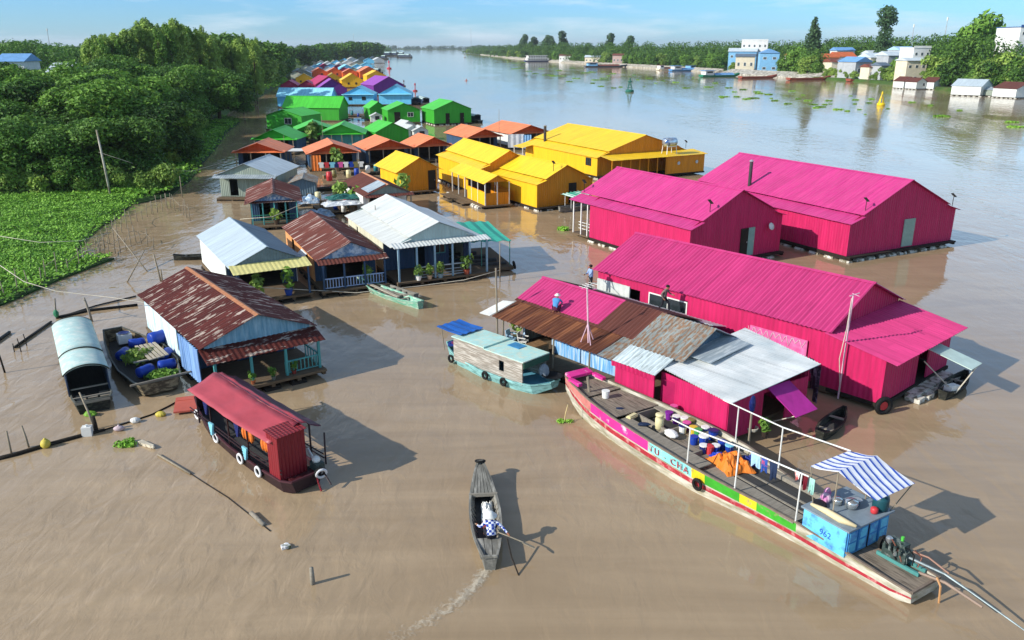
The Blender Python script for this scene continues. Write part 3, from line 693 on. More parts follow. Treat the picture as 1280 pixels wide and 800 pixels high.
def plate(parent, name, m_, *pts, t=.03):
    """flat board through points, with thickness"""
    p = [Vector(q) for q in pts]; n = (p[1] - p[0]).cross(p[2] - p[0]).normalized() * t
    return MB().prism([q - n for q in p], p).build(name, m_, parent)
# colours
PK = C('#d81f86'); PKw = C('#d0175f')
M_pink_roof = roofm('pink_roof', '#c84280', var=.1, rough=.5, alt='#c42e7c', altamt=.3, altn=2, altw=.2)
M_pink_wall = wallm('pink_wall', '#bd2059', var=.18, rough=.55)
M_pink_roof3 = roofm('pink_roof_ribbed', '#c03a74', var=.1, rough=.45)
M_pink_ext = roofm('pink_roof_lean_to', '#c83e78', var=.14, rough=.5, scale=(2.2, .35, .35), panel=((0, .9), (1, 2.1)))
M_yel_roof = roofm('yellow_roof', '#f2c629', var=.07, rough=.5); M_yel_wall = wallm('yellow_wall', '#eeb61c', var=.1); M_yel_shade = wallm('ochre_shade', '#d28614', var=.12)  # yellow walls turned from the sun: their shade is put into the colour
M_grn = roofm('green_roof', '#4ec23e', var=.12); M_grnw = wallm('green_wall', '#36a02a', var=.15)
M_ora = roofm('orange_roof', '#ee8c5a', var=.12, alt='#dd7444', altamt=.3); M_oraw = wallm('orange_wall', '#df6228', var=.15)
M_blu = roofm('sky_blue_roof', '#9adff2', var=.1, rough=.65, alt='#86cfe8', altamt=.3, altw=.2); M_bluw = wallm('sky_blue_wall', '#6cc6ee', var=.1)
M_pur = roofm('purple_roof', '#9a4ab0', var=.12); M_purw = wallm('purple_wall', '#6c2a86', var=.15)
M_mag = roofm('crimson_roof', '#b5265c', var=.14); M_magw = wallm('crimson_wall', '#8f1d4a', var=.15)
M_whi = roofm('white_tin_roof', '#d0d3ce', var=.08, rough=.35); M_gry = roofm('grey_tin_roof', '#98a4aa', var=.16, rough=.35, alt='#c3cacb', altamt=.3)
M_rust = roofm('rust_roof', '#542019', var=.3, rough=.75, alt='#b0a093', altamt=.31, altscale=(.75, 3.4, .6), altn=1.3, altw=.02)
M_rust2 = roofm('rust_roof_brown', '#6b3a30', var=.25, rough=.75, alt='#b9a79c', altamt=.27, altscale=(.12, 2.2, .3), altn=1.7, altw=.02)
M_rusts = roofm('rust_roof_orange', '#5e3524', var=.3, rough=.85, alt='#8f5a3a', altamt=.4, altscale=(.15, 2.0, .3), altn=1.6, altw=.08)
M_brown = roofm('brown_roof', '#62382f', var=.16, rough=.8)
M_tin_pale = roofm('pale_tin_roof', '#cdd9da', var=.1, rough=.35, alt='#aab4b2', altamt=.35, altn=4, altscale=(.5, 3, .3))
M_tin_old = roofm('old_tin_roof', '#8b9390', var=.22, rough=.6, alt='#8a6d55', altamt=.5, altscale=(1.2, 3.5, .5), altn=2.6, altw=.05)
M_teal_w = wallm('teal_boards', '#4f9a98', var=.2, corr=.18); M_blu_b = wallm('worn_blue_boards', '#5fa3dc', var=.18, corr=.2, alt='#cfe0ea', altamt=.34, altscale=(6, 6, .5), altn=1.5, altw=.15)
M_pale_b = wallm('pale_blue_boards', '#a9cfdd', var=.15, corr=.2, alt='#e6ecec', altamt=.5, altscale=(4, 4, .5), altn=1.2)
M_offw = wallm('off_white_wall', '#dfe2dc', var=.12, corr=.3); M_cream = wallm('cream_tarp_wall', '#cfcfb8', var=.16, corr=0)
M_navy = wallm('navy_boards', '#33506e', var=.25, corr=.2); M_gboard = wallm('grey_green_boards', '#8f9a8c', var=.2, corr=.2)
M_bluegrey = roofm('blue_grey_roof', '#b6c3c9', var=.1, rough=.35)

# --- the three pink halls
p1 = house('pink_hall', 'big pink hall farthest right with a pale green door on its shaded gable', 31.75, 64.65, .479, 13.0, 19.8, 3.05, 6.0, M_pink_roof, M_pink_wall, skirt=1.35, of=.25,
      doors=[('F', .6, 1.3, .1, 2.35, mat('pale_green_door', '#8fa89c', var=.12))], base=.45, floats='white', pitch=.33, amp=.01)
p2 = house('pink_hall', 'middle pink hall with a railed back porch and a satellite dish on its gable', 17.45, 61.3, .565, 10.5, 14.9, 3.3, 5.76, M_pink_roof, M_pink_wall, skirt=1.2, of=.25, ob=2.6,
      doors=[('F', 1.5, .7, .1, 2.3, mat('sage_door', '#7fa39a', var=.1)), ('F', .75, .8, .1, 2.3, M_dark)], base=.4, floats='white', pitch=.33, amp=.01)
m = MB(); m.box(-4.95, 12.3, .26, 4.9, 14.9, .39); m.build('porch_deck', M_raft, p2)
for yy in (12.7, 13.6, 14.7): MB().box(-4.95, yy - .05, .39, -4.85, yy + .05, 3.2).build('porch_post', M_white, p2)
m = MB()
for z in (.75, 1.05, 1.3): m.bar((-4.4, 13.0, z), (-4.4, 14.6, z), .05); m.bar((-4.4, 14.6, z), (-1.2, 14.6, z), .05)
m.build('porch_railing', M_white, p2)
# long front hall with a full width lean-to
p3 = house('pink_hall', 'long ribbed pink hall in front with a lean-to and an open flap door', 18.0, 38.85, .725, 7.9, 15.4, 3.22, 4.93, M_pink_roof3, M_pink_wall, oh=.28, of=.3, base=.4, floats=None, pitch=.25, amp=.03,
      openL=[(2.5, 3.3, .4, 2.6)], wins=[('L', 9.8, 2.7, 1.35, 2.3, M_white)])
m = MB(); XL, XR, YF = -3.95, 3.6, -2.95
for xw in (XL + .17, XR - .08): m.prism([(xw, (.4 if xw < 0 else -.02), .4), (xw, YF + .3, .4), (xw, YF + .3, 2.5), (xw, (.4 if xw < 0 else -.02), 3.06)], [(xw + .06, (.4 if xw < 0 else -.02), .4), (xw + .06, YF + .3, .4), (xw + .06, YF + .3, 2.5), (xw + .06, (.4 if xw < 0 else -.02), 3.06)])
m.wall((XL + .24, YF + .33), (XR - .09, YF + .33), .4, 2.5, [(3.55, 4.75, .4, 2.3)])
m.build('lean_to_wall', M_pink_wall, p3)
MB().corr((XL - .1, .28, 3.16), (XR + .25, .28, 3.16), (0, YF - .6, -.62), .25, .03).build('lean_to_roof', M_pink_ext, p3)
MB().box(XL + .15, YF + .2, .2, XR, 0, .38).build('lean_to_raft', M_dark, p3)
M_flap = mat('pale_flap', '#b8ccc2', var=.1, rough=.4)
plate(p3, 'flap_door', M_flap, (.0, YF + .22, 2.28), (1.2, YF + .22, 2.28), (1.35, YF - 2.0, 1.72), (.1, YF - 2.0, 1.72), t=.04)
m = MB(); m.tube([(0, YF + .1, 1.6), (.35, YF - 1.4, .3)], .03); m.tube([(1.25, YF - 1.9, 1.7), (.45, YF - 1.4, .3)], .03); m.tube([(.1, YF - 1.25, .32), (1.3, YF - .6, .36)], .04); m.build('flap_strut', M_rope, p3)
m = MB(); m.box(-1.4, YF - .35, .12, 2.9, YF + .2, .3)
for i in range(6): m.box(-1.6 + i * .8, YF - .6 - .1 * (i % 2), .02, -1.0 + i * .8, YF + .1, .24)
m.build('float_logs', M_float, p3)
M_banner = mat('faded_pink_banner', '#d0508e', rough=.35, var=.12, scale=(1, 2, 1), alt='#dc86b4', altamt=.4, altn=1.2, altw=.25, altscale=(1, 1.5, 3))
m = MB(); m.prism([(-3.82, 1.2, 1.5), (-3.82, 4.4, 1.5), (-3.82, 4.4, 2.45), (-3.82, 1.2, 2.45)], [(-3.77, 1.2, 1.5), (-3.77, 4.4, 1.5), (-3.77, 4.4, 2.45), (-3.77, 1.2, 2.45)])
m.build('wall_banner', M_banner, p3)
m = MB()
for i in range(9): m.tube([(-3.84, 1.3 + i * .36, 2.38), (-3.845, 1.45 + i * .36, 2.05 + .12 * math.sin(i * 2.1)), (-3.84, 1.62 + i * .36, 2.4)], .014, 5)
m.build('banner_cord', M_white, p3)
MB().wall((-3.72, 15.1), (-3.72, 12.55), .45, 2.7, t=.09).build('shutter_panel', mat('grey_white_shutter', '#c3c8c4', corr=.4, var=.12), p3)
# mast beside P3
# --- houses of the left and middle
h1 = house('rusty_house', 'house with a rust and white streaked roof, tiled ridge and a railed teal porch', -12.35, 37.75, .65, 5.95, 11.4, 2.45, 3.62, M_rust, M_pale_b, gable=mat('flaky_blue_gable', '#6a9db2', var=.2, nscale=3, scale=(4, 4, .6), alt='#9fc0cb', altamt=.4, altn=2, altw=.2), oh=.3, of=.25, porch=2.3, base=.5,
     awn=(1.2, .4, M_rust, 2.36), posts=4, rail=[(.8, 2.6, -.82, .7, M_teal_w, 'bal')], deck=1.2, cap=mat('ridge_tile', '#a9704c', var=.3, nscale=6), front=M_navy, openF=[(1.2, 2.2, .5, 2.3), (3.2, 4.3, .5, 2.3)], openL=[(6.2, 7.7, .9, 2.3)], postm=M_teal_w, floats='drum')
m = MB()
for i in range(6): yy = -.7 + i * .35; m.box(2.63, yy - .025, .5, 2.68, yy + .025, 1.2)
m.bar((2.65, -.8, 1.2), (2.65, 1.4, 1.2), .07); m.build('railing', M_teal_w, h1)
MB().corr((-2.98, .35, 2.36), (-2.98, 3.4, 2.36), (.02, 0, -1.8), .3, .05).build('hanging_cloth', mat('blue_curtain', '#8fb4dc', var=.2, corr=0, scale=(5, 5, .2), alt='#5f86bf', altamt=.4, altn=2, altw=.15), h1)
h2 = house('grey_house', 'white house with a smooth pale grey roof and a yellow front awning', -16.0, 52.0, .527, 5.1, 11.2, 2.45, 3.6, M_bluegrey, M_offw, gable=mat('slate_gable', '#6d7f86', var=.25, corr=.2), of=.1, porch=1.9, base=.45, oh=.2,
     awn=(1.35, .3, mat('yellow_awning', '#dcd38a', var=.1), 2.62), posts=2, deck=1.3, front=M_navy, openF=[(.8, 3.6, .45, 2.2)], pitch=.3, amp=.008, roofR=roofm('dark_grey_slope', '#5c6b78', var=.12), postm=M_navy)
h3 = house('brown_roof_house', 'house with a brown striped tin roof and a blue baluster porch', -10.9, 54.0, .443, 4.9, 12.3, 2.35, 3.45, M_rust2, wallm('peach_wall', '#d99a63', var=.15, corr=0), gable=mat('worn_blue_gable', '#6f8fae', var=.3, nscale=3, alt='#c3ccd2', altamt=.5), of=.15, porch=1.8, base=.45, oh=.25,
     awn=(.8, .22, M_rust2, 2.45), posts=4, rail=[(-2.1, 2.1, -.5, .75, mat('pale_blue_rail', '#9fb6d6', var=.1), 'bal')], deck=.8, front=M_navy, openF=[(.8, 3.5, .5, 2.2)], openL=[(2.5, 3.4, 1.0, 2.0), (6.5, 8.3, 1.0, 2.0)], postm=M_navy)
plate(h3, 'window_flap', mat('white_flap', '#c9d4d8', var=.1), (-2.25, 3.9, 2.0), (-2.25, 5.7, 2.0), (-3.0, 5.7, 1.35), (-3.0, 3.9, 1.35))
h4 = house('white_roof_house', 'house with a wide bright white roof and grey blue railed porch with plants', -5.15, 56.8, .442, 7.3, 12.6, 2.75, 4.25, M_whi, M_cream, gable=wallm('mint_grey_gable', '#a9bcb6', var=.1, corr=.22), of=.12, porch=2.4, base=.45, oh=.25, skirt=1.4,
     awn=(1.0, .16, M_whi, 3.02), posts=6, deck=1.0, rail=[(-2.1, 1.9, -.7, .85, mat('grey_white_rail', '#aebac0', var=.12), 'plank')], openF=[(2.3, 3.1, .45, 2.4), (5.0, 6.2, .45, 2.4)], openL=[(2.6, 2.95, 1.5, 2.4)], postm=mat('pale_blue_post', '#93b2c2', var=.12), inner=M_navy, front=M_navy, wins=[('F', .9, .9, .9, 2.0, M_teal_w)])
bpy.data.objects[h4.children[2].name].data.materials[0] = M_cream
h4w = [c for c in h4.children if c.name.startswith('wall')][0]
# --- yellow houses
y1 = house('yellow_house', 'small yellow house with a gable shaded to ochre, nearest the rusty roofs', -10.4, 92.8, .5, 5.8, 7.4, 2.6, 4.15, M_yel_roof, M_yel_wall, gable=M_yel_shade, front=M_yel_shade, oh=.75, of=.3, base=.4, doors=[('F', 1.55, .9, 0, 2.2, M_dark)], pitch=.3, amp=.006)
y2 = house('yellow_house', 'yellow hall with a brown shaded gable behind the small pavilion', -.2, 91.5, .425, 7.6, 14.2, 3.2, 5.1, M_yel_roof, M_yel_wall, gable=M_yel_shade, front=M_yel_shade, skirt=1.3, base=.35, floats='white', pitch=.33, amp=.006)
y3 = house('yellow_house', 'yellow hall with a dark doorway facing the pink halls', 5.7, 84.3, .539, 7.5, 10.4, 2.75, 4.5, M_yel_roof, M_yel_wall, gable=M_yel_shade, front=M_yel_shade, skirt=1.1, base=.35, floats='white', doors=[('F', .9, .95, .1, 2.2, M_dark)], pitch=.33, amp=.006)
y4 = house('yellow_house', 'largest yellow hall with a water tank over its side lean-to', 17.3, 107.2, .496, 15.2, 19.0, 2.7, 5.2, M_yel_roof, M_yel_wall, gable=M_yel_shade, front=M_yel_shade, skirt=1.8, base=.4, floats='white', of=.2, pitch=.33, amp=.006, wins=[('L', 2.2, 1.3, 1.1, 2.1, M_dark)])
m = MB(); m.wall((7.7, -2.6), (7.7, -.02), .4, 2.75); m.wall((1.5, -2.6), (7.66, -2.6), .4, 2.6); m.build('lean_to_wall', M_yel_shade, y4)
MB().corr((-7.2, .1, 2.98), (8.0, .1, 2.98), (0, -3.0, -.32), .33, .006).build('lean_to_roof', M_yel_roof, y4)
m = MB(); m.box(-7.2, -2.7, .2, 7.8, 0, .38); m.build('lean_to_raft', M_dark, y4)
for i in range(7): MB().box(-7.1 + i * 1.4, -2.7, .38, -7.0 + i * 1.4, -2.6, 2.6).build('post', M_yel_shade, y4)
for xx in (3.4, 6.4): MB().tube([(xx, -2.62, 1.7), (xx, -2.7, 1.7)], .22, 10).build('vent', M_steel, y4)
m = MB(); m.corr((-7.5, 16.4, 2.68), (-7.5, 19.3, 2.68), (-1.6, 0, -.3), .33, .006); m.build('side_canopy', M_yel_roof, y4)
for yy in (16.6, 19.1): MB().box(-9.0, yy - .05, .2, -8.9, yy + .05, 2.45).build('post', M_white, y4)
# pavilion
pv = thing('yellow_pavilion', 'small open yellow pavilion with a railed room on white floats', 'floating house', (-1.45, 84.3, 0), .42)
for s in (-1, 1):
    MB().corr((0, 0 if s < 0 else 10.6, 3.42), (0, 10.6 if s < 0 else 0, 3.42), (s * 1.6, 0, -.8), .33, .006).build('roof_slope', M_yel_roof, pv)
g = MB(); g.prism([(-1.35, .2, 2.72), (1.35, .2, 2.72), (0, .2, 3.36)], [(-1.35, .26, 2.72), (1.35, .26, 2.72), (0, .26, 3.36)]); g.build('gable', M_yel_shade, pv)
m = MB(); m.wall((-1.35, 5.2), (-1.35, .2), .35, 1.75); m.wall((-1.32, .23), (1.32, .23), .35, 1.6); m.wall((1.35, .2), (1.35, 5.2), .35, 1.75); m.build('wall', M_yel_shade, pv)
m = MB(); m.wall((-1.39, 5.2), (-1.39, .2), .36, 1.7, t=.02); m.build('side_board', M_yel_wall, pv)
for x_, y_ in [(-1.35, .2), (0, .2), (1.35, .2), (-1.35, 2.2), (-1.35, 4), (-1.35, 6), (-1.35, 8), (-1.35, 10), (1.35, 4), (1.35, 8)]: MB().box(x_ - .05, y_ - .05, .3, x_ + .05, y_ + .05, 2.72).build('post', M_white, pv)
m = MB(); m.box(-1.9, -.1, .2, 1.6, 10.6, .34)
m.build('raft', M_raft, pv)
m = MB()
for i in range(8): m.tube([(-1.9, .4 + i * 1.25, .02), (-1.9, 1.4 + i * 1.25, .02)], .26, 8)
m.build('float_drums', M_float, pv)
MB().wall((-1.3, 5.15), (1.3, 5.15), .36, 2.65).build('back_wall', M_in, pv); MB().box(-1.3, .3, .345, 1.3, 5.1, .37).build('floor', M_in, pv)
# --- middle left row
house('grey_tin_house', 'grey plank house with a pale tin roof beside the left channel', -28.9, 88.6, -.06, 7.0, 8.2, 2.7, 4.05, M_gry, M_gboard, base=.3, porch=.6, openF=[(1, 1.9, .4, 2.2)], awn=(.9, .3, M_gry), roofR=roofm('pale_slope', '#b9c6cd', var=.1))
house('tin_shed', 'low plank shed with a rust spotted tin roof next to the grey house', -22.6, 88.2, .2, 3.2, 4.6, 2.0, 2.5, M_tin_old, wallm('dull_blue_boards', '#5f7480', var=.25), base=.3)
h7 = house('green_porch_house', 'brown roofed house with a green railed porch and painted white gable', -21.8, 74.2, .28, 5.2, 9.0, 2.35, 3.35, M_rust2, M_navy, gable=mat('painted_gable', '#d6dade', var=.1, nscale=5, alt='#6f93bd', altamt=.5, altn=5), of=.6, porch=1.6, base=.4, oh=.5, posts=5,
     rail=[(-2.0, 1.9, .7, .8, mat('green_rail', '#3f8a74', var=.2), 'plank')], deck=.5, openF=[(.7, 1.7, .4, 2.2), (2.4, 3.4, .4, 2.2)], postm=M_teal_w, awn=(.5, .1, M_rust2))
h8 = house('brown_roof_house', 'brown roofed house with an orange ridge and draped white tarps at its side', -11.8, 78.0, .44, 4.9, 9.2, 2.5, 3.5, M_brown, M_offw, gable=M_gboard, of=.2, porch=1.2, base=.35, cap=mat('orange_ridge', '#c98a62', var=.2), openF=[(.6, 3.4, .4, 2.2)], awn=(.7, .2, M_rust2), posts=3)
plate(h8, 'patch_sheet', M_gry, (-.15, .4, 3.5), (-.15, 3.0, 3.5), (-1.9, 3.0, 2.78), (-1.9, .4, 2.78), t=-.02)
# --- orange row
def orange(px, py, W, L, th, label, eave=2.3, ridge=3.6, **k):
    q = P(px, py, 0); k.setdefault('openF', [(.6, W - 1.6, .4, 2.1)])
    return house('orange_roof_house', label, q.x, q.y, th, W, L, eave, ridge, M_ora, k.pop('wall', M_navy), gable=M_oraw, oh=.5, of=1.1, porch=.6, base=.35, awn=(1.0, .22, M_ora), posts=4, pitch=.4, amp=.006, group='orange roofed houses in a row', **k)
orange(324, 212, 7.2, 7, .05, 'orange roofed house at the left end of its row, by the channel')
orange(419, 213, 7.4, 7.5, .32, 'orange roofed house hung with washing, left of centre in its row')
orange(489, 207, 7.2, 8, .42, 'orange roofed house with the broadest bright slope in its row')
orange(544, 203, 6.0, 7, .45, 'orange roofed house half hidden by the small yellow house')
orange(607, 190, 6.6, 10, .45, 'orange roofed house right behind the yellow hall with the brown shaded gable')
orange(664, 184, 8.0, 11, .48, 'orange roofed house farthest right of its row with a white side tarp', wall=M_offw)
# --- green group
def far_house(kind, label, px, py, W, L, th, eave, ridge, roof, wall, gable=None, **k):
    q = P(px, py, 0); k.setdefault('pitch', .5); k.setdefault('amp', 0); k.setdefault('base', .35); k.setdefault('floats', None)
    return house(kind, label, q.x, q.y, th, W, L, eave, ridge, roof, wall, gable, **k)
D0 = M_dark
far_house('green_house', 'open green roofed house with purple washing under its eave', 343, 194, 7.2, 7.5, -.03, 2.3, 3.9, M_grn, M_navy, gable=M_grn, of=1.0, porch=.5, awn=(.9, .2, M_grn), posts=4, oh=.5, openF=[(.6, 5, .4, 2.1)])
far_house('green_house', 'green house with a long slope and a small white shuttered window', 355, 164, 8.5, 8, -.3, 3.0, 4.2, M_grn, M_grnw, wins=[('F', .9, 1.6, 1.0, 2.2, M_white)])
far_house('green_house', 'widest green house, its long roof seen side on', 432, 151, 7, 13.5, 1.45, 3.0, 5.4, M_grn, M_grnw)
far_house('green_house', 'low green house between two green roofs with a leafy front yard', 394, 180, 7.0, 8, .25, 2.3, 3.6, M_grn, M_grnw, of=.8, porch=.6, openF=[(.6, 4.2, .4, 2.1)], oh=.5, posts=4)
far_house('green_house', 'green house with a teal front wall under a broad hipped awning', 428, 186, 7.8, 8, .12, 2.3, 3.9, M_grn, M_teal_w, gable=M_grn, of=1.0, awn=(.9, .2, M_grn), posts=5, oh=.5)
far_house('green_house', 'green roof peeping over the broad orange roof beside white sheds', 492, 181, 6.5, 7, .5, 2.2, 3.7, M_grn, M_grnw)
far_house('green_house', 'green house with a dark open doorway and a pale window', 506, 155, 7.6, 8, .32, 2.9, 4.4, M_grn, M_grnw, doors=[('F', -1.5, 1.3, 0, 2.2, D0)], wins=[('F', 1.4, 1.3, 1.1, 2.1, M_white)])
far_house('green_house', 'smallest green house behind a tiny white shed', 474, 151, 4.4, 6.5, .4, 2.7, 4.2, M_grn, M_grnw)
far_house('green_house', 'green hall standing apart at the river side of the green group', 567, 156, 9.0, 9, .42, 3.2, 5.0, M_grn, M_grnw, doors=[('F', -1.2, .9, 0, 2.1, D0), ('F', 2.1, .9, 0, 2.1, D0)], floats='white')
# white sheds
for a in [('tiny white gabled shed in front of the smallest green house', 471, 155, 3.0, 3, .2, 1.6, 2.3), ('white shed stacked behind two others beside the green roofs', 512, 171, 3.6, 4, .5, 2.0, 2.9), ('white shed with a pale striped roof in the middle of its cluster', 517, 175, 3.4, 4, .5, 1.8, 2.6), ('white hut with a dark round opening at the right of its cluster', 527, 176, 3.2, 3.4, .3, 1.7, 2.5)]:
    far_house('white_shed', *a, M_whi, M_offw, wins=[('F', .2, .9, .5, 1.3, M_dark)])
# blue
far_house('blue_house', 'long sky blue house seen side on behind the widest green roof', 419, 134, 6.5, 15.5, 1.5, 2.9, 5.2, M_blu, M_bluw)
far_house('blue_house', 'sky blue house with two small square windows, left of its twin', 448, 132, 9.2, 10, .05, 3.0, 5.2, M_blu, M_bluw, wins=[('F', -2.2, 1.0, 1.1, 2.0, D0), ('F', 1.6, 1.1, 1.1, 2.1, D0)], awn=(.8, .15, M_blu))
far_house('blue_house', 'sky blue house with a blank shaded front, right of its twin', 494, 132, 9.6, 10, .05, 3.1, 5.6, M_blu, M_bluw, awn=(1.0, .2, M_blu))
# purple and crimson
far_house('crimson_house', 'dark crimson house by itself at the channel end of the purple row', 362, 117, 6.5, 7, .05, 2.8, 4.6, M_mag, M_magw)
far_house('crimson_house', 'small crimson house squeezed between two larger purple roofs', 384, 117, 6.2, 7, .1, 2.7, 4.5, M_mag, M_magw)
far_house('crimson_house', 'crimson house with one big bright slope', 412, 117, 10, 15, .45, 3.1, 6.0, M_mag, M_magw)
far_house('purple_house', 'purple house with a small white framed window', 416, 124, 10, 9, .3, 3.1, 6.2, M_pur, M_purw, wins=[('F', -.6, 1.3, 2.4, 3.2, M_white)])
far_house('purple_house', 'purple house with a dark front gable behind the two blue houses', 487, 119, 11.5, 14, .5, 3.3, 6.2, M_pur, M_purw)
# yellow far
for a in [('far yellow house at the left end of its row', 381, 107, 7.6, 8, .25, 2.9, 5.0), ('narrow far yellow house tucked behind the crimson slope', 417, 106, 6.6, 8, .3, 2.9, 4.9), ('far yellow house with a blank bright front', 441, 110, 9, 9, .3, 3.0, 5.6), ('far yellow house at the river end of its row', 471, 103, 9.6, 10, .35, 3.0, 5.3)]:
    far_house('yellow_house', *a, M_yel_roof, M_yel_wall, wins=[('F', -1.5, .7, 1.0, 1.8, D0), ('F', 1.5, .7, 1.0, 1.8, D0)])
for a in [('far orange house at the left end of the distant orange row', 400, 97, 8.0, 9, .3, 3.0, 5.2), ('far orange house second in the distant orange row', 419, 97, 8.6, 9, .25, 3.1, 5.3), ('far orange house third in the distant orange row', 438, 98, 8.2, 9, .25, 3.0, 5.0), ('far orange house at the river end of the distant orange row', 462, 98, 10.4, 11, .35, 3.4, 6.0)]:
    far_house('orange_house', *a, M_ora, M_oraw, wins=[('F', 1.2, .9, 1.0, 1.9, D0)])
# beyond: mixed little houses, blue, white, grey and crimson
FAR = [(376, 97, 'grey', 7), (388, 93, 'white', 7), (396, 91, 'blue', 8), (406, 89, 'crimson', 8), (383, 90, 'brown', 7), (414, 90, 'blue', 8.5), (424, 90, 'crimson', 8), (434, 91, 'blue', 8.5), (447, 90, 'blue', 8.5), (391, 84, 'brown', 9), (403, 84, 'white', 9), (411, 85, 'white', 9), (420, 83, 'blue', 9), (429, 83, 'grey', 9.5), (436, 84, 'white', 11), (449, 83, 'grey', 10), (458, 87, 'blue', 9), (441, 79, 'white', 12), (452, 78, 'grey', 12), (461, 80, 'blue', 11), (468, 78, 'grey', 12), (447, 75, 'white', 13), (458, 75, 'blue', 13), (470, 75, 'grey', 13), (423, 78, 'white', 10), (413, 80, 'brown', 10), (370, 100, 'brown', 5.5), (383, 99, 'grey', 5.5), (396, 94, 'white', 6), (410, 93, 'white', 6), (430, 94, 'crimson', 6), (442, 94, 'grey', 6), (454, 93, 'white', 7), (402, 87, 'blue', 7), (415, 87, 'grey', 7), (426, 86, 'white', 7.5), (444, 86, 'brown', 8), (405, 81, 'grey', 9), (430, 80, 'blue', 9), (432, 76, 'brown', 11), (440, 73, 'blue', 13), (452, 73, 'white', 13), (464, 73, 'white', 14), (474, 79, 'white', 11)]
FM = {'grey': (M_gry, M_gboard), 'white': (M_whi, M_offw), 'blue': (M_blu, M_bluw), 'crimson': (M_mag, M_magw), 'brown': (M_brown, M_cream)}
WH = {}
for px, py, c, W in FAR:
    rm, wm = FM[c]; q = P(px, py)
    far_house('floating_house', 'tiny %s roofed floating house among the farthest packed rows' % c, px, py, W, W * 1.1, RND.uniform(.1, .45), 3.0, 3.0 + W * .24, rm, wm, group='farthest %s roofed houses' % c)
# ------------------------------------------------------------------ the patched workshop in front of the ribbed hall
ws = thing('patched_workshop', 'long workshop with a roof half painted pink, half rust and tin, blue boards below', 'floating house', (9.28, 32.46, 0), .72)
R0 = -1.55
m = MB(); m.box(R0 + .1, -1.0, .3, 5.2, 13.6, .46); m.box(R0 - .1, 5.4, .28, R0 + 1.8, 14.2, .44); m.build('raft', M_raft, ws)
m = MB()
for i in range(10): m.tube([(R0 + .2, -.8 + i * 1.45, .02), (R0 + .2, .4 + i * 1.45, .02)], .25, 8)
m.build('float_drums', M_dark, ws)
m = MB(); m.wall((.25, 13.4), (.25, 5.3), .45, 2.55, [(.15, 2.3, .45, 2.4)]); m.build('blue_wall', M_blu_b, ws)
m = MB(); m.wall((5.1, 5.2), (5.1, 13.4), .45, 2.6); m.wall((5.07, 13.37), (.28, 13.37), .45, 2.5); m.build('back_wall', M_gboard, ws)
# roof sheets: new pink paint over the rust, brown strip, rust skirt, old tin
def sheet(name, a, b, d, mt, **k): return MB().corr(a, b, d, k.pop('pitch', .24), k.pop('amp', .022), **k).build(name, mt, ws)
RZ, RX = 3.62, 2.4
sheet('painted_sheet', (RX, 8.0, RZ), (RX, 14.1, RZ), (-2.0, 0, -.84), M_pink_roof3)
sheet('brown_sheet', (RX - 1.98, 8.0, RZ - .85), (RX - 1.98, 14.1, RZ - .85), (-.2, 0, -.085), M_brown)
sheet('brown_sheet', (RX, 5.25, RZ), (RX, 7.97, RZ), (-2.18, 0, -.935), M_brown)
sheet('rust_sheet', (.42, 6.2, 2.70), (.42, 13.9, 2.70), (-2.02, 0, -.5), M_rusts)
sheet('tin_sheet', (.42, 5.05, 2.70), (.42, 6.17, 2.70), (-2.02, 0, -.5), M_tin_old)
plate(ws, 'white_sheet', M_white, (.1, 13.95, 2.62), (-1.7, 13.95, 2.2), (-1.8, 14.7, 2.2), (-.2, 14.6, 2.6))
sheet('back_slope', (RX, 5.3, RZ - .01), (RX, 14.1, RZ - .01), (3.0, 0, -1.05), M_brown)
sheet('back_eave', (5.3, 4.6, 2.5), (5.3, 14.2, 2.5), (1.3, 0, -.35), M_tin_pale)
m = MB(); m.prism([(RX - .16, 7.95, RZ - .03), (RX, 7.95, RZ + .04), (RX + .16, 7.95, RZ - .03), (RX, 7.95, RZ - .0)], [(RX - .16, 14.15, RZ - .03), (RX, 14.15, RZ + .04), (RX + .16, 14.15, RZ - .03), (RX, 14.15, RZ)]); m.build('ridge_cap', M_pink_roof3, ws)
# grey gable section
GX, GZ = 2.1, 3.68
sheet('old_tin_slope', (GX, 2.15, GZ), (GX, 5.32, GZ), (-2.45, 0, -1.02), M_tin_old, jit=.02)
sheet('old_tin_slope', (GX, 2.15, GZ), (GX, 5.32, GZ), (2.0, 0, -.95), M_gry)
m = MB(); m.prism([(GX - 1.9, 2.55, 2.8), (GX + 1.7, 2.55, 2.8), (GX, 2.55, GZ - .08)], [(GX - 1.9, 2.6, 2.8), (GX + 1.7, 2.6, 2.8), (GX, 2.6, GZ - .08)]); m.build('gable', M_bluw if False else wallm('slate_blue_gable', '#5d7486', var=.2, corr=.2), ws)
# light strip roof and the big tin lean-to
sheet('light_sheet', (-.42, 2.6, 2.70), (-.42, 5.15, 2.70), (-1.28, 0, -.44), M_tin_pale, amp=.03)
MB().corr((-1.73, 2.6, 2.24), (-1.73, 5.15, 2.24), (0, 0, -.24), .24, .03).build('pink_fringe', M_pink_wall, ws)
a, b, c, d = Vector((-1.75, -1.38, 2.28)), Vector((3.72, -2.2, 2.82)), Vector((5.0, 2.5, 2.98)), Vector((-1.0, 3.0, 2.42))
m = MB(); n = 90
for sd in (0, -.025):
    for j in range(n):
        for t0, t1 in ((0, 1),):
            z0, z1 = .02 * math.sin(j * 2.1) + sd, .02 * math.sin((j + 1) * 2.1) + sd
            q = [a.lerp(d, j / n), a.lerp(d, (j + 1) / n), b.lerp(c, (j + 1) / n), b.lerp(c, j / n)]
            for k, zz in zip(range(4), (z0, z1, z1, z0)): q[k] = q[k] + Vector((0, 0, zz))
            m.poly(*q)
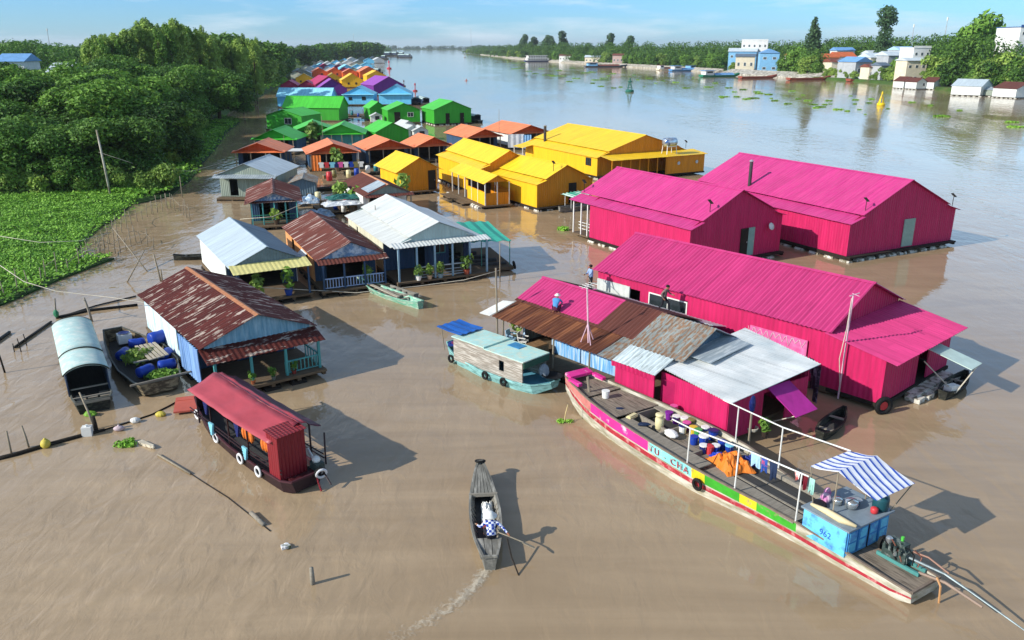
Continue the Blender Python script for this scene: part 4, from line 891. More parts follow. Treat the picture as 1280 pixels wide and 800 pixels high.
m.build('big_tin_roof', roofm('big_tin', '#e6e7e3', var=.1, rough=.35, scale=(2.2, .35, .35), panel=((0, 2.3), (1, .86)), alt='#b7c2c4', altamt=.3, altn=1.5, altscale=(.3, .3, 1), altw=.2), ws)
plate(ws, 'overlap_sheet', M_gry, (.4, 1.2, 2.71), (3.3, 1.1, 2.96), (3.4, 2.55, 3.02), (.3, 2.6, 2.78), t=.02)
m = MB(); m.wall((-1.5, 5.05), (-1.5, 2.75), .35, 2.2); m.wall((-1.0, 2.75), (-1.42, -1.05), .35, 2.22, [(.12, .85, .5, 1.95)]); m.wall((-1.42, -1.06), (3.5, -1.8), .4, 2.2, [(2.1, 3.6, .4, 2.05)]); m.wall((3.5, -1.8), (4.2, 2.4), .4, 2.7); m.build('pink_wall', M_pink_wall, ws)
m = MB(); m.prism([(-1.02, 2.66, .5), (-1.02, 1.9, .5), (-.98, 1.9, .5), (-.98, 2.66, .5)], [(-1.06, 2.66, 1.95), (-1.12, 1.9, 1.95), (-1.06, 1.9, 1.95), (-1.0, 2.66, 1.95)]); m.build('door', mat('plum_door', '#a3154f', var=.15), ws)
plate(ws, 'flap_door', mat('magenta_flap', '#b02a8c', var=.12), (.75, -1.45, 2.28), (2.15, -1.65, 2.28), (2.3, -3.0, 1.35), (.95, -2.8, 1.3), t=.04)
m = MB(); m.tube([(1.0, -2.75, 1.35), (1.1, -1.45, .55)], .025); m.build('flap_strut', M_rope, ws)
for yy in (6.9, 9.4, 13.3): MB().tube([(-1.35, yy, .3), (-1.3, yy, 2.2)], .05, 6).build('post', M_post, ws)
m = MB(); m.tube([(-1.2, 13.9, .3), (-1.25, 13.95, 3.6 + 1.2)], .05, 6); m.build('tall_pole', M_post, ws)
def place(name, label, cat, p, mb, mats, rz=0, group=None, smooth=False):
    o = mb.build(name, mats, None, smooth, p, rz); return tag(o, label, cat, group)
# television mast
mt = thing('aerial_mast', 'pink and white aerial mast on a three legged foot rising through the rust roof', 'aerial', LW(ws, -1.0, 7.3, 2.33), .72)
MB().tube([(0, 0, 0), (-.1, .05, 2.1), (-.15, .05, 2.9)], .04, 6).build('pole', mat('pinkish_pole', '#d8b4c0', var=.2), mt)
m = MB()
for a_ in (0, 2.1, 4.2): m.tube([(math.cos(a_) * .38, math.sin(a_) * .38, .0), (-.05, .02, 1.0)], .025, 5)
m.build('tripod', mat('pinkish_pole', '#d8b4c0'), mt)
m = MB(); m.tube([(-.5, .05, 2.85), (.35, .05, 2.95)], .02, 5)
for i in range(4): m.tube([(-.4 + i * .22, -.25, 2.87 + i * .02), (-.4 + i * .22, .35, 2.87 + i * .02)], .012, 4)
m.build('antenna', M_white, mt)
m = MB(); m.tube([(0, 0, 0), (0, 0, 6.2)], .04, 6); m.torus((0, 0, 5.6), .06, .02, (0, 0, 1), 8, 4)
hm = thing('aerial_mast', 'tall thin pinkish mast standing in front of the ribbed pink hall', 'aerial', LW(p3, -3.98, -.75, .1)); MB().tube([(0, 0, 0), (.05, 0, 5.1)], .04, 6).build('pole', mat('pinkish_pole', '#d8b4c0'), hm)
m = MB(); m.tube([(-.1, 0, 5.1), (.45, .3, 5.15)], .03, 5); m.tube([(.15, .35, 5.12), (.25, -.2, 5.14)], .015, 4); m.build('antenna', mat('pinkish_pole', '#d8b4c0'), hm)
m = MB(); m.tube([(0, -.1, .4), (-.25, -.15, 2.1), (-.08, -.1, 3.6), (.0, 0, 5)], .02, 5); m.build('cable', M_rope, hm)
# clutter on the deck below the blue wall
M_wood = mat('crate_wood', '#8a6a48', rough=.85, var=.3, scale=(3, 3, 9), nscale=2)
M_bucket = {c: mat('bucket_' + c, h, rough=.4, var=.1) for c, h in dict(blue='#1d3f9e', navy='#1a2660', purple='#7a2a8e', white='#e3e3dd', yellow='#d8b83a', green='#3f9a52', red='#c33a3f', cream='#d9cfa0', olive='#7d7648', cyan='#7fc4d6', black='#1c1c1e', pink='#d85a9c', orange='#df7a35', teal='#2f7f86').items()}
c = thing('wooden_crate', 'worn wooden crate on the deck below the open end of the rust roof', 'crate', LW(ws, -.7, 11.3, .45), .72)
for sx in (-1, 1): MB().box(-.5, sx * .38 - .02, .0, .5, sx * .38 + .02, .62).build('side_panel', M_wood, c)
MB().box(-.5, -.36, .6, .5, .36, .66).build('lid', M_wood, c); MB().box(-.48, -.35, .01, -.44, .35, .58).build('end_panel', M_wood, c); MB().box(.44, -.35, .01, .48, .35, .58).build('end_panel', M_wood, c)
def chair(label, p, rz, mt):
    c = thing('plastic_chair', label, 'chair', p, rz, None); S = .5
    m = MB(); m.box(-.22, -.22, .42, .22, .22, .46); m.build('seat', mt, c)
    m = MB(); m.prism([(-.22, .2, .46), (.22, .2, .46), (.22, .24, .46), (-.22, .24, .46)], [(-.2, .3, .9), (.2, .3, .9), (.2, .34, .9), (-.2, .34, .9)]); m.build('backrest', mt, c)
    for x_ in (-.2, .2):
        for y_ in (-.2, .2): MB().tube([(x_ * 1.15, y_ * 1.15, 0), (x_, y_, .43)], .025, 5).build('leg', mt, c)
    for x_ in (-.24, .24): MB().bar((x_, -.2, .66), (x_, .27, .68), .05).build('armrest', mt, c)
chair('white plastic chair under the open end of the rust roof', LW(ws, -.55, 12.5, .45), 1.2, M_bucket['white'])
chair('pale blue plastic chair beside the white one under the rust roof', LW(ws, -.75, 13.2, .45), 1.0, mat('pale_blue_plastic', '#9cc2dc'))
def pot_plant(label, p, s=1., pot='#a2552f', lm='light', n=90, group=None, hh=.6):
    t = thing('potted_plant', label, 'plant', p, RND.random() * 6, group)
    MB().lathe([(.14 * s, 0), (.2 * s, .28 * s), (.22 * s, .3 * s), (.17 * s, .28 * s)], n=9).build('pot', mat('pot_' + pot[1:], pot, rough=.7, var=.2), t)
    v, f = leaf_cloud(int(p[0] * 97 + p[1] * 13) % 999, [((0, 0, (.3 + hh * .6) * s), (.3 * s, .3 * s, hh * .6 * s)), ((.15 * s, .1, (.3 + hh) * s), (.2 * s, .2 * s, .22 * s))], n, .2 * s)
    m = MB(); m.v = v; m.f = f; m.m = [0] * len(f); m.build('foliage', M_leaf[lm], t)
    return t
for i, (x_, y_, s, pc, tx) in enumerate([(-1.95, -1.2, 1.0, '#e8e8e2', 'white pot, leftmost plant on the white house porch'), (-1.15, -1.2, 1.0, '#c9a987', 'tan pot, second plant on the white house porch'), (-.35, -1.2, 1.1, '#7f9aa5', 'grey pot, third plant on the white house porch'), (1.7, -1.1, 1.3, '#a5523c', 'big bushy plant in a terracotta bowl on the white house porch')]):
    pot_plant(tx, LW(h4, x_, y_ + .3, .45), s, pc)
pot_plant('leafy plant in a yellow pot at the corner of the grey house porch', LW(h2, -1.1, -1.1, .45), 1.5, '#d6c24a')
pot_plant('dark shrub in a blue tub on the grey house porch', LW(h2, .9, -1.0, .45), 1.4, '#24479a', 'mid', hh=.9)
pot_plant('pale green plant in the brown roofed house porch', LW(h3, 1.0, -.25, .5), 1.1, '#3f5f3a', hh=.7)
pot_plant('bright fern by the green railing of the green porch house', LW(h7, .1, .15, .4), 1.5, '#4a3a2c', hh=.5)
for k, (x_, y_) in enumerate([(-.9, -.9), (.1, -.95), (1.2, -.85)]):
    pot_plant(('low plant in a terracotta pot, left of three on the rusty house porch', 'low plant in a grey pot, middle of three on the rusty house porch', 'low plant in a red pot, right of three on the rusty house porch')[k], LW(h1, x_, y_, .5), .6, ('#9d5a38', '#6f7468', '#8e3a30')[k], 'mid')
pot_plant('leafy shrub at the end of the workshop deck behind the white sheet', LW(ws, -.3, 13.3, .45), 1.5, '#6b5a3c', 'light', hh=.8)
pot_plant('spiky plant by the front raft of the patched workshop', LW(ws, .2, -1.9, .35), .8, '#3a2f28', 'mid')
# ------------------------------------------------------------------ boats
def hull(root, st, mats, rows=((0, 1, 0),), mfun=None, t=.06, floors=(), name='hull', floorm=None, rim=None):
    """st: stations (y, cx, top half beam, bottom half beam, sheer z, keel z) stern to bow"""
    m = MB()
    def pt(i, u, s): y, cx, a, b, zs, zk = st[i]; return (cx + s * (b + (a - b) * u ** .8), y, zk + (zs - zk) * u)
    n = len(st)
    for s in (-1, 1):
        for i in range(n - 1):
            for (u0, u1, mi) in rows:
                k = mfun(i, u0, s, mi) if mfun else mi
                m.poly(pt(i, u0, s), pt(i + 1, u0, s), pt(i + 1, u1, s), pt(i, u1, s), mi=k)
    for i in range(n - 1): m.poly(pt(i, 0, -1), pt(i, 0, 1), pt(i + 1, 0, 1), pt(i + 1, 0, -1))
    for i in (0, n - 1): m.poly(pt(i, 0, -1), pt(i, 0, 1), pt(i, 1, 1), pt(i, 1, -1))
    # inside skin and gunwale
    def inn(i, s, z=None):
        y, cx, a, b, zs, zk = st[i]; z = zs if z is None else min(z, zs - .01); u = max(0, (z - zk) / (zs - zk)); return (cx + s * max(.02, b + (a - b) * u ** .8 - t), y, z)
    fl = min([f[2] for f in floors], default=None)
    for s in (-1, 1):
        for i in range(n - 1):
            z = fl if fl is not None else max(st[i][5], st[i + 1][5]) + .06
            z = st[i][5] + .06 if fl is None else fl
            m.poly(inn(i, s), inn(i + 1, s), inn(i + 1, s, z), inn(i, s, z))
    for i in (0, n - 1):
        dy = t if i == 0 else -t; z = st[i][5] + .06 if fl is None else fl
        a, b, c, d = inn(i, -1), inn(i, 1), inn(i, 1, z), inn(i, -1, z); m.poly(*[(q[0], q[1] + dy, q[2]) for q in (a, b, c, d)])
    o = m.build(name, mats, root)
    g = MB(); r_ = rim or mats
    for s in (-1, 1):
        for i in range(n - 1):
            a, b = pt(i, 1, s), pt(i + 1, 1, s); c, d = inn(i, s), inn(i + 1, s); up = .035
            g.prism([(a[0] + s * .02, a[1], a[2] - .03), (b[0] + s * .02, b[1], b[2] - .03), (d[0], d[1], d[2] - .03), (c[0], c[1], c[2] - .03)], [(a[0] + s * .02, a[1], a[2] + up), (b[0] + s * .02, b[1], b[2] + up), (d[0], d[1], d[2] + up), (c[0], c[1], c[2] + up)])
    for i in (0, n - 1):
        a, b = pt(i, 1, -1), pt(i, 1, 1); g.bar((a[0], a[1], a[2] + .02), (b[0], b[1], b[2] + .02), .08)
    g.build('gunwale', r_ if not isinstance(r_, list) else r_[0], root)
    for (y0, y1, z, fm) in floors:
        f = MB(); ys = sorted({y0, y1, *[s_[0] for s_ in st if y0 < s_[0] < y1]})
        def hb(y):
            for A, B in zip(st, st[1:]):
                if A[0] <= y <= B[0]:
                    k = (y - A[0]) / (B[0] - A[0] + 1e-9); q = [A[j] + (B[j] - A[j]) * k for j in range(6)]
                    u = min(1, max(0, (z - q[5]) / (q[4] - q[5]))); return q[1], max(.03, q[3] + (q[2] - q[3]) * u ** .8 - .05)
            return 0, .1
        for A, B in zip(ys, ys[1:]):
            (c0, h0), (c1, h1_) = hb(A), hb(B)
            f.prism([(c0 - h0, A, z - .04), (c0 + h0, A, z - .04), (c1 + h1_, B, z - .04), (c1 - h1_, B, z - .04)], [(c0 - h0, A, z), (c0 + h0, A, z), (c1 + h1_, B, z), (c1 - h1_, B, z)])
        f.build('deck', fm, root)
    return o
M_deckw = mat('worn_deck', '#8d8172', rough=.9, var=.3, scale=(9, .8, 1), nscale=2, alt='#5f564b', altamt=.35, altn=2)
M_deckd = mat('dark_deck', '#3f3f3e', rough=.85, var=.35, scale=(9, .8, 1), nscale=2)
M_hullw = mat('hull_white', '#cfcabb', rough=.6, var=.2, scale=(1, .6, 3), nscale=2, alt='#8f8868', altamt=.45, altn=1.6, altw=.15, grime=.35)
M_hullr = mat('hull_red', '#a8303c', rough=.55, var=.2, nscale=2, alt='#c98c88', altamt=.25)
M_hpink = mat('hull_pink', '#d9348c', rough=.5, var=.12, alt='#e7d5de', altamt=.22, altn=1.1, altw=.05)
M_hcyan = mat('hull_cyan', '#8fdcd8', rough=.5, var=.12, alt='#b9b4a2', altamt=.25, altn=2.4, altw=.05, grime=.3); M_hyel = mat('hull_yellow', '#dfcb2a', rough=.5, var=.12, alt='#a8946a', altamt=.22, altn=2.4, altw=.05, grime=.3); M_hgrn = mat('hull_green', '#3fa52f', rough=.5, var=.14, alt='#8b8f62', altamt=.22, altn=2.2, altw=.05, grime=.3)
# --- the long cargo boat
lb = thing('cargo_boat', 'long cargo boat with a painted side in pink, turquoise, yellow and green, laden with buckets', 'boat', (12.55, 20.9, 0), .5624)
st = []
for y_, cx, a, zs, zk in [(0, 0, .73, .5, .12), (.7, 0, .76, .54, -.1), (2.3, .03, .87, .68, -.2), (4.1, .04, .98, .8, -.2), (5.7, .04, 1.13, .86, -.2), (6.4, .04, 1.23, .89, -.2), (7.9, .03, 1.46, 1.0, -.2), (8.5, .02, 1.54, 1.05, -.2), (9.7, 0, 1.57, 1.11, -.2), (10.9, -.02, 1.55, 1.13, -.2), (13.3, -.08, 1.4, 1.15, -.2), (15, -.12, 1.18, 1.18, -.15), (15.8, -.12, 1.05, 1.22, -.05), (16.8, -.12, .85, 1.28, .25), (17.65, -.12, .64, 1.35, .66)]:
    st.append((y_, cx, a, a * .92, zs, zk))
def lbm(i, u0, s, mi):
    if mi != 9: return mi
    y_ = (st[i][0] + st[i + 1][0]) / 2
    for lim, k in ((4.1, 0), (5.7, 6), (6.4, 5), (7.9, 6), (8.5, 5), (10.9, 4), (15, 3)):
        if y_ < lim: return k
    return 2
hull(lb, st, [M_hullw, M_hullr, mat('bare_pinkish_plank', '#c77b74', var=.25, nscale=3), M_hpink, M_hcyan, M_hyel, M_hgrn], rows=((0, .42, 0), (.42, .58, 1), (.58, .63, 0), (.63, 1, 9)), mfun=lbm,
     floors=[(0.05, 2.3, .45, M_deckw), (2.3, 4.1, .58, M_deckw), (4.1, 8.4, .72, M_deckd), (8.4, 11.4, .76, M_deckw), (11.4, 13.4, .55, M_deckd), (13.4, 15.6, 1.04, M_deckw), (15.6, 17.6, 1.12, M_deckw)], rim=mat('hull_edge', '#7d6f62', rough=.9, var=.3, nscale=3))
m = MB(); m.box(-1.0, 4.2, .73, -.35, 8.4, .78); m.box(-.2, 4.2, .725, -.12, 8.4, .76); m.box(.35, 4.2, .725, .43, 8.4, .76); m.box(1.0, 4.3, .74, 1.2, 9.5, .9); m.box(-1.25, 8.4, .9, -.55, 13.3, .95); m.box(.95, 9.4, .95, 1.3, 13.4, 1.0); m.box(-.05, 11.4, .57, .03, 13.4, .95)
for yy in (9.4, 11.4, 13.36): m.box(-.6, yy - .04, .57, 1.35, yy + .04, .96)
m.build('plank_walkway', M_grey, lb)
m = MB(); m.prism([(-.76, 17.2, 1.34), (.52, 17.2, 1.34), (.52, 17.66, 1.38), (-.76, 17.66, 1.38)], [(-.76, 17.2, 1.46), (.52, 17.2, 1.46), (.52, 17.66, 1.52), (-.76, 17.66, 1.52)]); m.box(-.92, 16.4, 1.28, -.7, 17.2, 1.42); m.box(.46, 16.4, 1.28, .66, 17.2, 1.42); m.build('bow_board', M_hpink, lb)
m = MB(); m.tube([(-.6, 16.0, 1.1), (-.68, 16.05, 1.85)], .06, 6); m.build('mooring_post', M_post, lb)
# lettering on the side
A = Vector((-1.545, 10.85, .87)); B = Vector((-1.53, 8.55, .82)); ux = (B - A).normalized(); up = Vector((-.1, 0, 1)); up = (up - ux * up.dot(ux)).normalized(); nn = ux.cross(up)
letters('hull_lettering', 'TU - CHA', .4, .008, 1.35, mat('letter_red', '#b43a4a', var=.25, alt='#9fd0cc', altamt=.3, altn=5, altw=.06), lb, Matrix.Translation((A + B) / 2 + nn * .045 - up * .13) @ Matrix((ux, up, nn)).transposed().to_4x4())
# cabin
M_cab = mat('cabin_blue', '#69c3e2', rough=.5, var=.12, nscale=3, alt='#4f86c4', altamt=.3, altn=3); M_cabd = mat('cabin_dark_blue', '#3f86c2', rough=.5, var=.15)
cb = MB(); cb.box(-.9, 2.3, .5, -.84, 3.9, 1.48); cb.box(-.9, 2.24, .5, 1.3, 2.3, 1.48); cb.box(1.24, 2.3, .5, 1.3, 3.9, 1.48); cb.box(-.84, 3.84, .5, 1.24, 3.9, 1.48); cb.build('cabin', M_cab, lb)
MB().box(-.98, 2.12, 1.48, 1.38, 3.97, 1.54).build('cabin_roof', mat('cabin_roof_grey', '#7f8d97', rough=.4, var=.15), lb)
for i in range(4):
    x0 = -.84 + i * .53; o = MB().box(x0, 2.2, .56, x0 + .46, 2.238, 1.42).build('door_panel', M_cabd, lb)
    p_ = MB(); p_.box(x0 + .06, 2.185, .64, x0 + .4, 2.199, .96); p_.box(x0 + .06, 2.185, 1.03, x0 + .4, 2.199, 1.36); p_.build('panel', M_cab, o)
MB().box(.17, 2.195, .54, .23, 2.2, 1.43).build('door_gap', M_black, lb)
letters('cabin_lettering', '962', .3, .004, 1.0, mat('letter_blue', '#2c55b0', var=.15), lb, Matrix.Translation((-.906, 3.0, .86)) @ Matrix((Vector((0, -1, 0)), Vector((0, 0, 1)), Vector((-1, 0, 0)))).transposed().to_4x4())
# striped awning
def stripe_mat():
    m = bpy.data.materials.new('awning_stripes'); m.use_nodes = True; nt = m.node_tree; L = nt.links.new; b = nt.nodes['Principled BSDF']; b.inputs['Roughness'].default_value = .7
    tc = N(nt, 'ShaderNodeTexCoord'); s = N(nt, 'ShaderNodeSeparateXYZ'); L(tc.outputs['Object'], s.inputs[0])
    d = N(nt, 'ShaderNodeMath', operation='DIVIDE'); d.inputs[1].default_value = .29; L(s.outputs[0], d.inputs[0])
    f = N(nt, 'ShaderNodeMath', operation='FRACT'); L(d.outputs[0], f.inputs[0])
    r = N(nt, 'ShaderNodeValToRGB'); r.color_ramp.interpolation = 'CONSTANT'; e = r.color_ramp.elements
    e[0].color = C('#e6e6ea'); e[1].position = .42; e[1].color = C('#1f4fae')
    for p_, c_ in ((.72, '#e6e6ea'), (.8, '#7d97c9'), (.86, '#e6e6ea')): x = e.new(p_); x.color = C(c_)
    L(f.outputs[0], r.inputs[0]); L(r.outputs[0], b.inputs['Base Color']); return m
aw = thing('striped_awning', 'blue and white striped cloth awning over the stern cabin of the cargo boat', 'awning', LW(lb, 0, 0, 0), .5624)
# ridge across the boat (x), small plane toward the bow, long plane toward the stern
rz_ = 3.1
m = MB(); n = 10
def cl(ya, za, yb, zb, sk, sag): m.grid(10, 6, lambda u, v_: (-.55 + 2.0 * u + sk * v_, ya + (yb - ya) * v_, za + (zb - za) * v_ - sag * math.sin(PI * v_) + .02 * math.sin(u * 17 + v_ * 5) * math.sin(PI * v_)))
cl(3.1, rz_, 4.05, rz_ - .22, -.08, .05); cl(3.1, rz_, 1.92, rz_ - .62, .45, .05)
cloth = m.build('awning_cloth', stripe_mat(), aw); sm = cloth.modifiers.new('thickness', 'SOLIDIFY'); sm.thickness = .015
m = MB(); m.tube([(-.55, 3.1, rz_ - .03), (1.45, 3.1, rz_ - .03)], .025, 6); m.build('ridge_pole', M_post, aw)
for x_ in (-.5, 1.2): MB().tube([(x_, 3.1, 1.54), (x_, 3.1, rz_ - .05)], .025, 6).build('pole', M_post, aw)
MB().tube([(-.6, 3.8, 1.54), (-.62, 4.05, rz_ - .25)], .02, 6).build('pole', M_post, aw); MB().tube([(1.25, 2.2, 1.54), (1.85, 1.95, rz_ - .62)], .02, 6).build('pole', M_post, aw)
# pipe rails
m = MB(); nr = [(-.93, 4.15, .78, 2.62), (-1.18, 6.65, .88, 2.56), (-1.5, 8.75, 1.02, 2.5)]
for x_, yy, z0, z1 in nr: MB().tube([(x_, yy, z0), (x_ + .03, yy, z1)], .028, 6).build('rail_post', M_white, lb)
m.tube([(-.86, 3.9, 2.62), (-1.15, 6.65, 2.58), (-1.47, 8.75, 2.52), (-1.5, 9.7, 2.52)], .028, 6); m.build('hand_rail', M_white, lb)
fr = [(1.3, 6.8, .95, 2.62), (1.4, 9.05, 1.05, 2.55)]
for x_, yy, z0, z1 in fr: MB().tube([(x_, yy, z0), (x_, yy, z1)], .028, 6).build('rail_post', M_white, lb)
m = MB(); m.tube([(1.22, 3.9, 2.98), (1.3, 6.8, 2.64), (1.4, 9.05, 2.57), (1.42, 9.9, 2.55)], .028, 6); m.build('hand_rail', M_white, lb)
# tyre fender
def tyre(name, label, p, Rr, r_, nrm, mt=M_black, group=None, hub=None):
    t = thing(name, label, 'tyre', p, 0, group); MB().torus((0, 0, 0), Rr, r_, nrm).build('tyre_ring', mt, t, True)
    if hub: nv = Vector(nrm).normalized(); MB().lathe([(Rr * .62, -.03), (Rr * .62, .03)], M=nv.to_track_quat('Z', 'Y').to_matrix().to_4x4(), n=14).build('hub', hub, t)
    return t
tyre('tyre_fender', 'black tyre hung on the green side of the long cargo boat', LW(lb, -1.56, 8.1, .5), .19, .065, LW(lb, -1, 0) - LW(lb, 0, 0))
# engine with its long shaft
en = thing('boat_engine', 'greasy long tail engine with hoses on the stern of the cargo boat', 'engine', LW(lb, .45, 1.15, .46), .5624)
m = MB(); m.box(-.22, -.75, .0, -.14, .7, .12); m.box(.14, -.75, 0, .22, .7, .12); m.build('bed_frame', mat('teal_metal', '#4f8f8a', var=.2), en)
M_eng = mat('engine_grey_green', '#3d4a46', rough=.5, var=.4, nscale=6, alt='#7d8580', altamt=.3, altn=6); M_chr = mat('engine_bright', '#c9ccca', rough=.25, metal=.8, var=.1)
m = MB(); m.box(-.2, -.25, .12, .2, .55, .5); m.box(-.15, -.15, .5, .15, .45, .72); m.build('engine_block', M_eng, en)
m = MB()
for k in range(4): m.tube([(-.18, -.1 + k * .17, .6), (-.32, -.1 + k * .17, .66), (-.3, -.1 + k * .17, .45)], .045, 6)
m.build('manifold', M_eng, en)
MB().lathe([(.05, -.04), (.24, -.04), (.24, .04), (.05, .04)], (0, .66, .38), 16, M=Matrix.Rotation(PI / 2, 4, 'X')).build('flywheel', M_black, en)
MB().lathe([(.1, 0), (.11, .2), (.07, .24)], (-.22, .35, .6), 10).build('air_filter', M_chr, en); MB().lathe([(.06, 0), (.06, .16)], (-.28, .05, .35), 8).build('oil_filter', M_chr, en); MB().lathe([(.05, 0), (.05, .14)], (.1, .1, .72), 8).build('filler_cap', mat('lime_cap', '#56c24a'), en)
for k in range(5):
    a_ = k * 1.3; MB().tube([(-.2 + .1 * k, .5 - .2 * k, .55), (-.35 + .08 * k, .45 - .22 * k, .75 + .08 * math.sin(a_)), (-.3 + .1 * k, .2 - .2 * k, .5), (-.26 + .05 * k, .0 - .15 * k, .2)], .022, 5).build('hose', (M_black, mat('hose_brown', '#7a4a3a'), M_eng)[k % 3], en)
MB().tube([(0, -.25, .34), (.02, -1.4, .42), (.05, -2.2, .28), (.1, -4.9, -.22)], [.045, .035, .03, .02], 8).build('drive_shaft', mat('shaft_pale', '#8d9a9c', rough=.4, metal=.4, var=.3), en)
MB().tube([(0.08, -.3, .55), (.1, -.8, .62), (.06, -1.5, .48)], .03, 6).build('tiller', mat('tiller_copper', '#94705f', var=.2), en)
MB().tube([(-.12, -.7, .1), (-.05, -1.5, .2), (.05, -2.6, .0)], .05, 6).build('shaft_guard', mat('guard_tan', '#8f7a6a', var=.2), en)
MB().tube([(-.1, -1.25, .25), (-.2, -1.45, .1), (-.2, -1.5, -.5)], .035, 6).build('drain_hose', mat('hose_tan', '#b98a5c'), en)
# teal tank and red can on the cabin corner
t = thing('water_drum', 'dark teal drum lying on the stern corner of the blue cabin roof', 'drum', LW(lb, 1.05, 2.45, 1.55), .56)
m = MB(); m.lathe([(.1, -.02), (.24, 0), (.26, .12), (.26, .36), (.24, .48), (.1, .5)], n=14); m.build('drum_body', mat('dark_teal_plastic', '#1f4d56', rough=.35, var=.15), t, True)
MB().lathe([(.07, .5), (.07, .55)], n=8).build('lid', M_black, t)
place('metal_pot', 'large aluminium pot on the cabin roof under the striped awning', 'pot', LW(lb, .3, 3.0, 1.542), MB().lathe([(.12, 0), (.2, .04), (.22, .2), (.2, .28), (.06, .3), (.02, .34)], n=16), M_chr, smooth=True)
place('metal_pot', 'smaller aluminium pot left of the large one on the cabin roof', 'pot', LW(lb, .1, 3.4, 1.542), MB().lathe([(.1, 0), (.16, .03), (.17, .16), (.16, .22), (.04, .24)], n=14), M_chr, smooth=True)
place('metal_pot', 'dull aluminium bowl behind the pots on the cabin roof', 'pot', LW(lb, .75, 3.1, 1.542), MB().lathe([(.08, 0), (.17, .12), (.18, .13), (.15, .12)], n=14), M_steel, smooth=True)
place('red_can', 'small round red can by the teal drum on the cabin roof', 'can', LW(lb, .66, 2.4, 1.542), MB().lathe([(.1, 0), (.12, .04), (.12, .18), (.06, .22)], n=12), M_bucket['red'], smooth=True)
place('rolled_mat', 'cream rolled mat along the edge of the cabin roof', 'mat', LW(lb, -.7, 3.0, 1.6), MB().tube([(0, .8, 0), (.02, .2, .02), (.0, -.35, .01), (.1, -.85, -.0)], [.05, .11, .12, .05], 9), mat('cream_cloth', '#d9c79c', var=.15), .5624, smooth=True)
place('cloth_bundle', 'pink and white bundle beside the pots under the awning', 'bundle', LW(lb, -.1, 3.7, 1.68), MB().ell((0, 0, 0), .16, .2, .2, jit=.3).ell((.12, .2, .1), .12, .14, .18, jit=.3), mat('pink_cloth', '#c97fb0', var=.3, nscale=6, alt='#e3cfd9', altamt=.4))
place('cloth_bundle', 'black folded clothes next to the cream rolled mat', 'bundle', LW(lb, -.45, 3.65, 1.61), MB().ell((0, 0, 0), .2, .3, .09, jit=.3), mat('black_cloth', '#1c1c20', var=.3))
# buckets, cans and sacks in the hold
def bucket(label, px, py, c, lid, s=1., z=.5, group=None, h=.3):
    q = P(px, py, z); t = thing('paint_bucket', label, 'bucket', q, RND.random() * 6, group)
    MB().lathe([(.13 * s, 0), (.16 * s, h * s), (.15 * s, h * s)], n=12).build('bucket_body', M_bucket[c], t, False)
    if lid: MB().lathe([(.17 * s, h * s), (.17 * s, (h + .04) * s), (.14 * s, (h + .045) * s)], n=12).build('lid', M_bucket[lid], t)
    else: MB().lathe([(.145 * s, h * s - .05), (.12 * s, h * s - .06)], n=12).build('contents', M_bucket['green'], t)
    m = MB(); m.tube([(math.cos(a_) * .165 * s, .02, h * s * .9 - math.sin(a_) * .12 * s) for a_ in [k * PI / 6 for k in range(7)]], .008, 4); m.build('handle', M_steel, t)
    return t
bucket('open white bucket with green paint on the foredeck of the cargo boat', 757, 497, 'white', None, 1.15, 1.05)
bk = [(836, 524, 'purple', 'purple', 'purple bucket, leftmost of the bucket cluster on the cargo boat'), (845, 529, 'purple', 'white', 'purple bucket with a broad white lid next to the leftmost one'), (853, 541, 'white', 'navy', 'white bucket with a navy lid at the front edge of the cluster'), (855, 531, 'cream', 'white', 'cream bucket with a white lid behind the purple ones'), (864, 533, 'olive', 'olive', 'olive bucket at the back of the cluster'), (866, 543, 'yellow', 'yellow', 'low yellow tub between the purple and green buckets'), (872, 546, 'green', 'green', 'green bucket in the middle of the bucket cluster'), (881, 543, 'blue', 'white', 'blue bucket with a white topped lid at the back right of the cluster'), (867, 555, 'blue', 'blue', 'blue bucket by the rail post in the cluster'), (879, 556, 'blue', 'white', 'tall blue bucket with a white lid near the rail'), (879, 566, 'navy', 'white', 'navy bucket with a pale band at the front of the cluster'), (887, 567, 'red', 'red', 'small red bucket in front of the blue ones'), (894, 566, 'blue', 'white', 'blue bucket with a white lid right of the red one'), (902, 561, 'blue', 'blue', 'blue bucket farthest right in the cluster'), (891, 549, 'blue', 'navy', 'blue bucket with a navy lid behind the tall one'), (858, 537, 'purple', 'pink', 'purple bucket with a pink lid in the middle of the cluster'), (842, 516, 'pink', 'pink', 'flat pink lidded bucket at the far left back of the cluster'), (911, 566, 'blue', 'cyan', 'blue bucket with a cyan lid half under the orange tarp')]
for px, py, c, l, tx in bk: bucket(tx, px, py, c, l, 1.05 if 'tall' not in tx else 1.25, .77)
place('jerrycan', 'cream plastic barrel with a white lid standing among the buckets', 'barrel', P(824, 536, .77), MB().lathe([(.15, 0), (.19, .05), (.19, .48), (.13, .58), (.19, .6), (.19, .68), (.16, .7)], n=14), M_bucket['cream'], smooth=True)
place('jerrycan', 'round cream jerrycan in the hold near the bow', 'jerrycan', P(784, 503, .56), MB().ell((0, 0, .22), .25, .22, .22), M_bucket['cream'], smooth=True)
place('cloth_bundle', 'red cloth beside the cream jerrycan in the hold', 'bundle', P(778, 505, .56), MB().ell((0, 0, .1), .22, .18, .12, jit=.3), M_bucket['red'])
place('cloth_bundle', 'blue and white tarpaulin heap in the hold', 'bundle', P(801, 516, .56), MB().ell((0, 0, .12), .38, .28, .16, jit=.35).ell((.3, -.1, .08), .25, .2, .12, jit=.35), mat('blue_white_cloth', '#8fb4d8', var=.3, nscale=5, alt='#2f56a8', altamt=.45, altn=4))
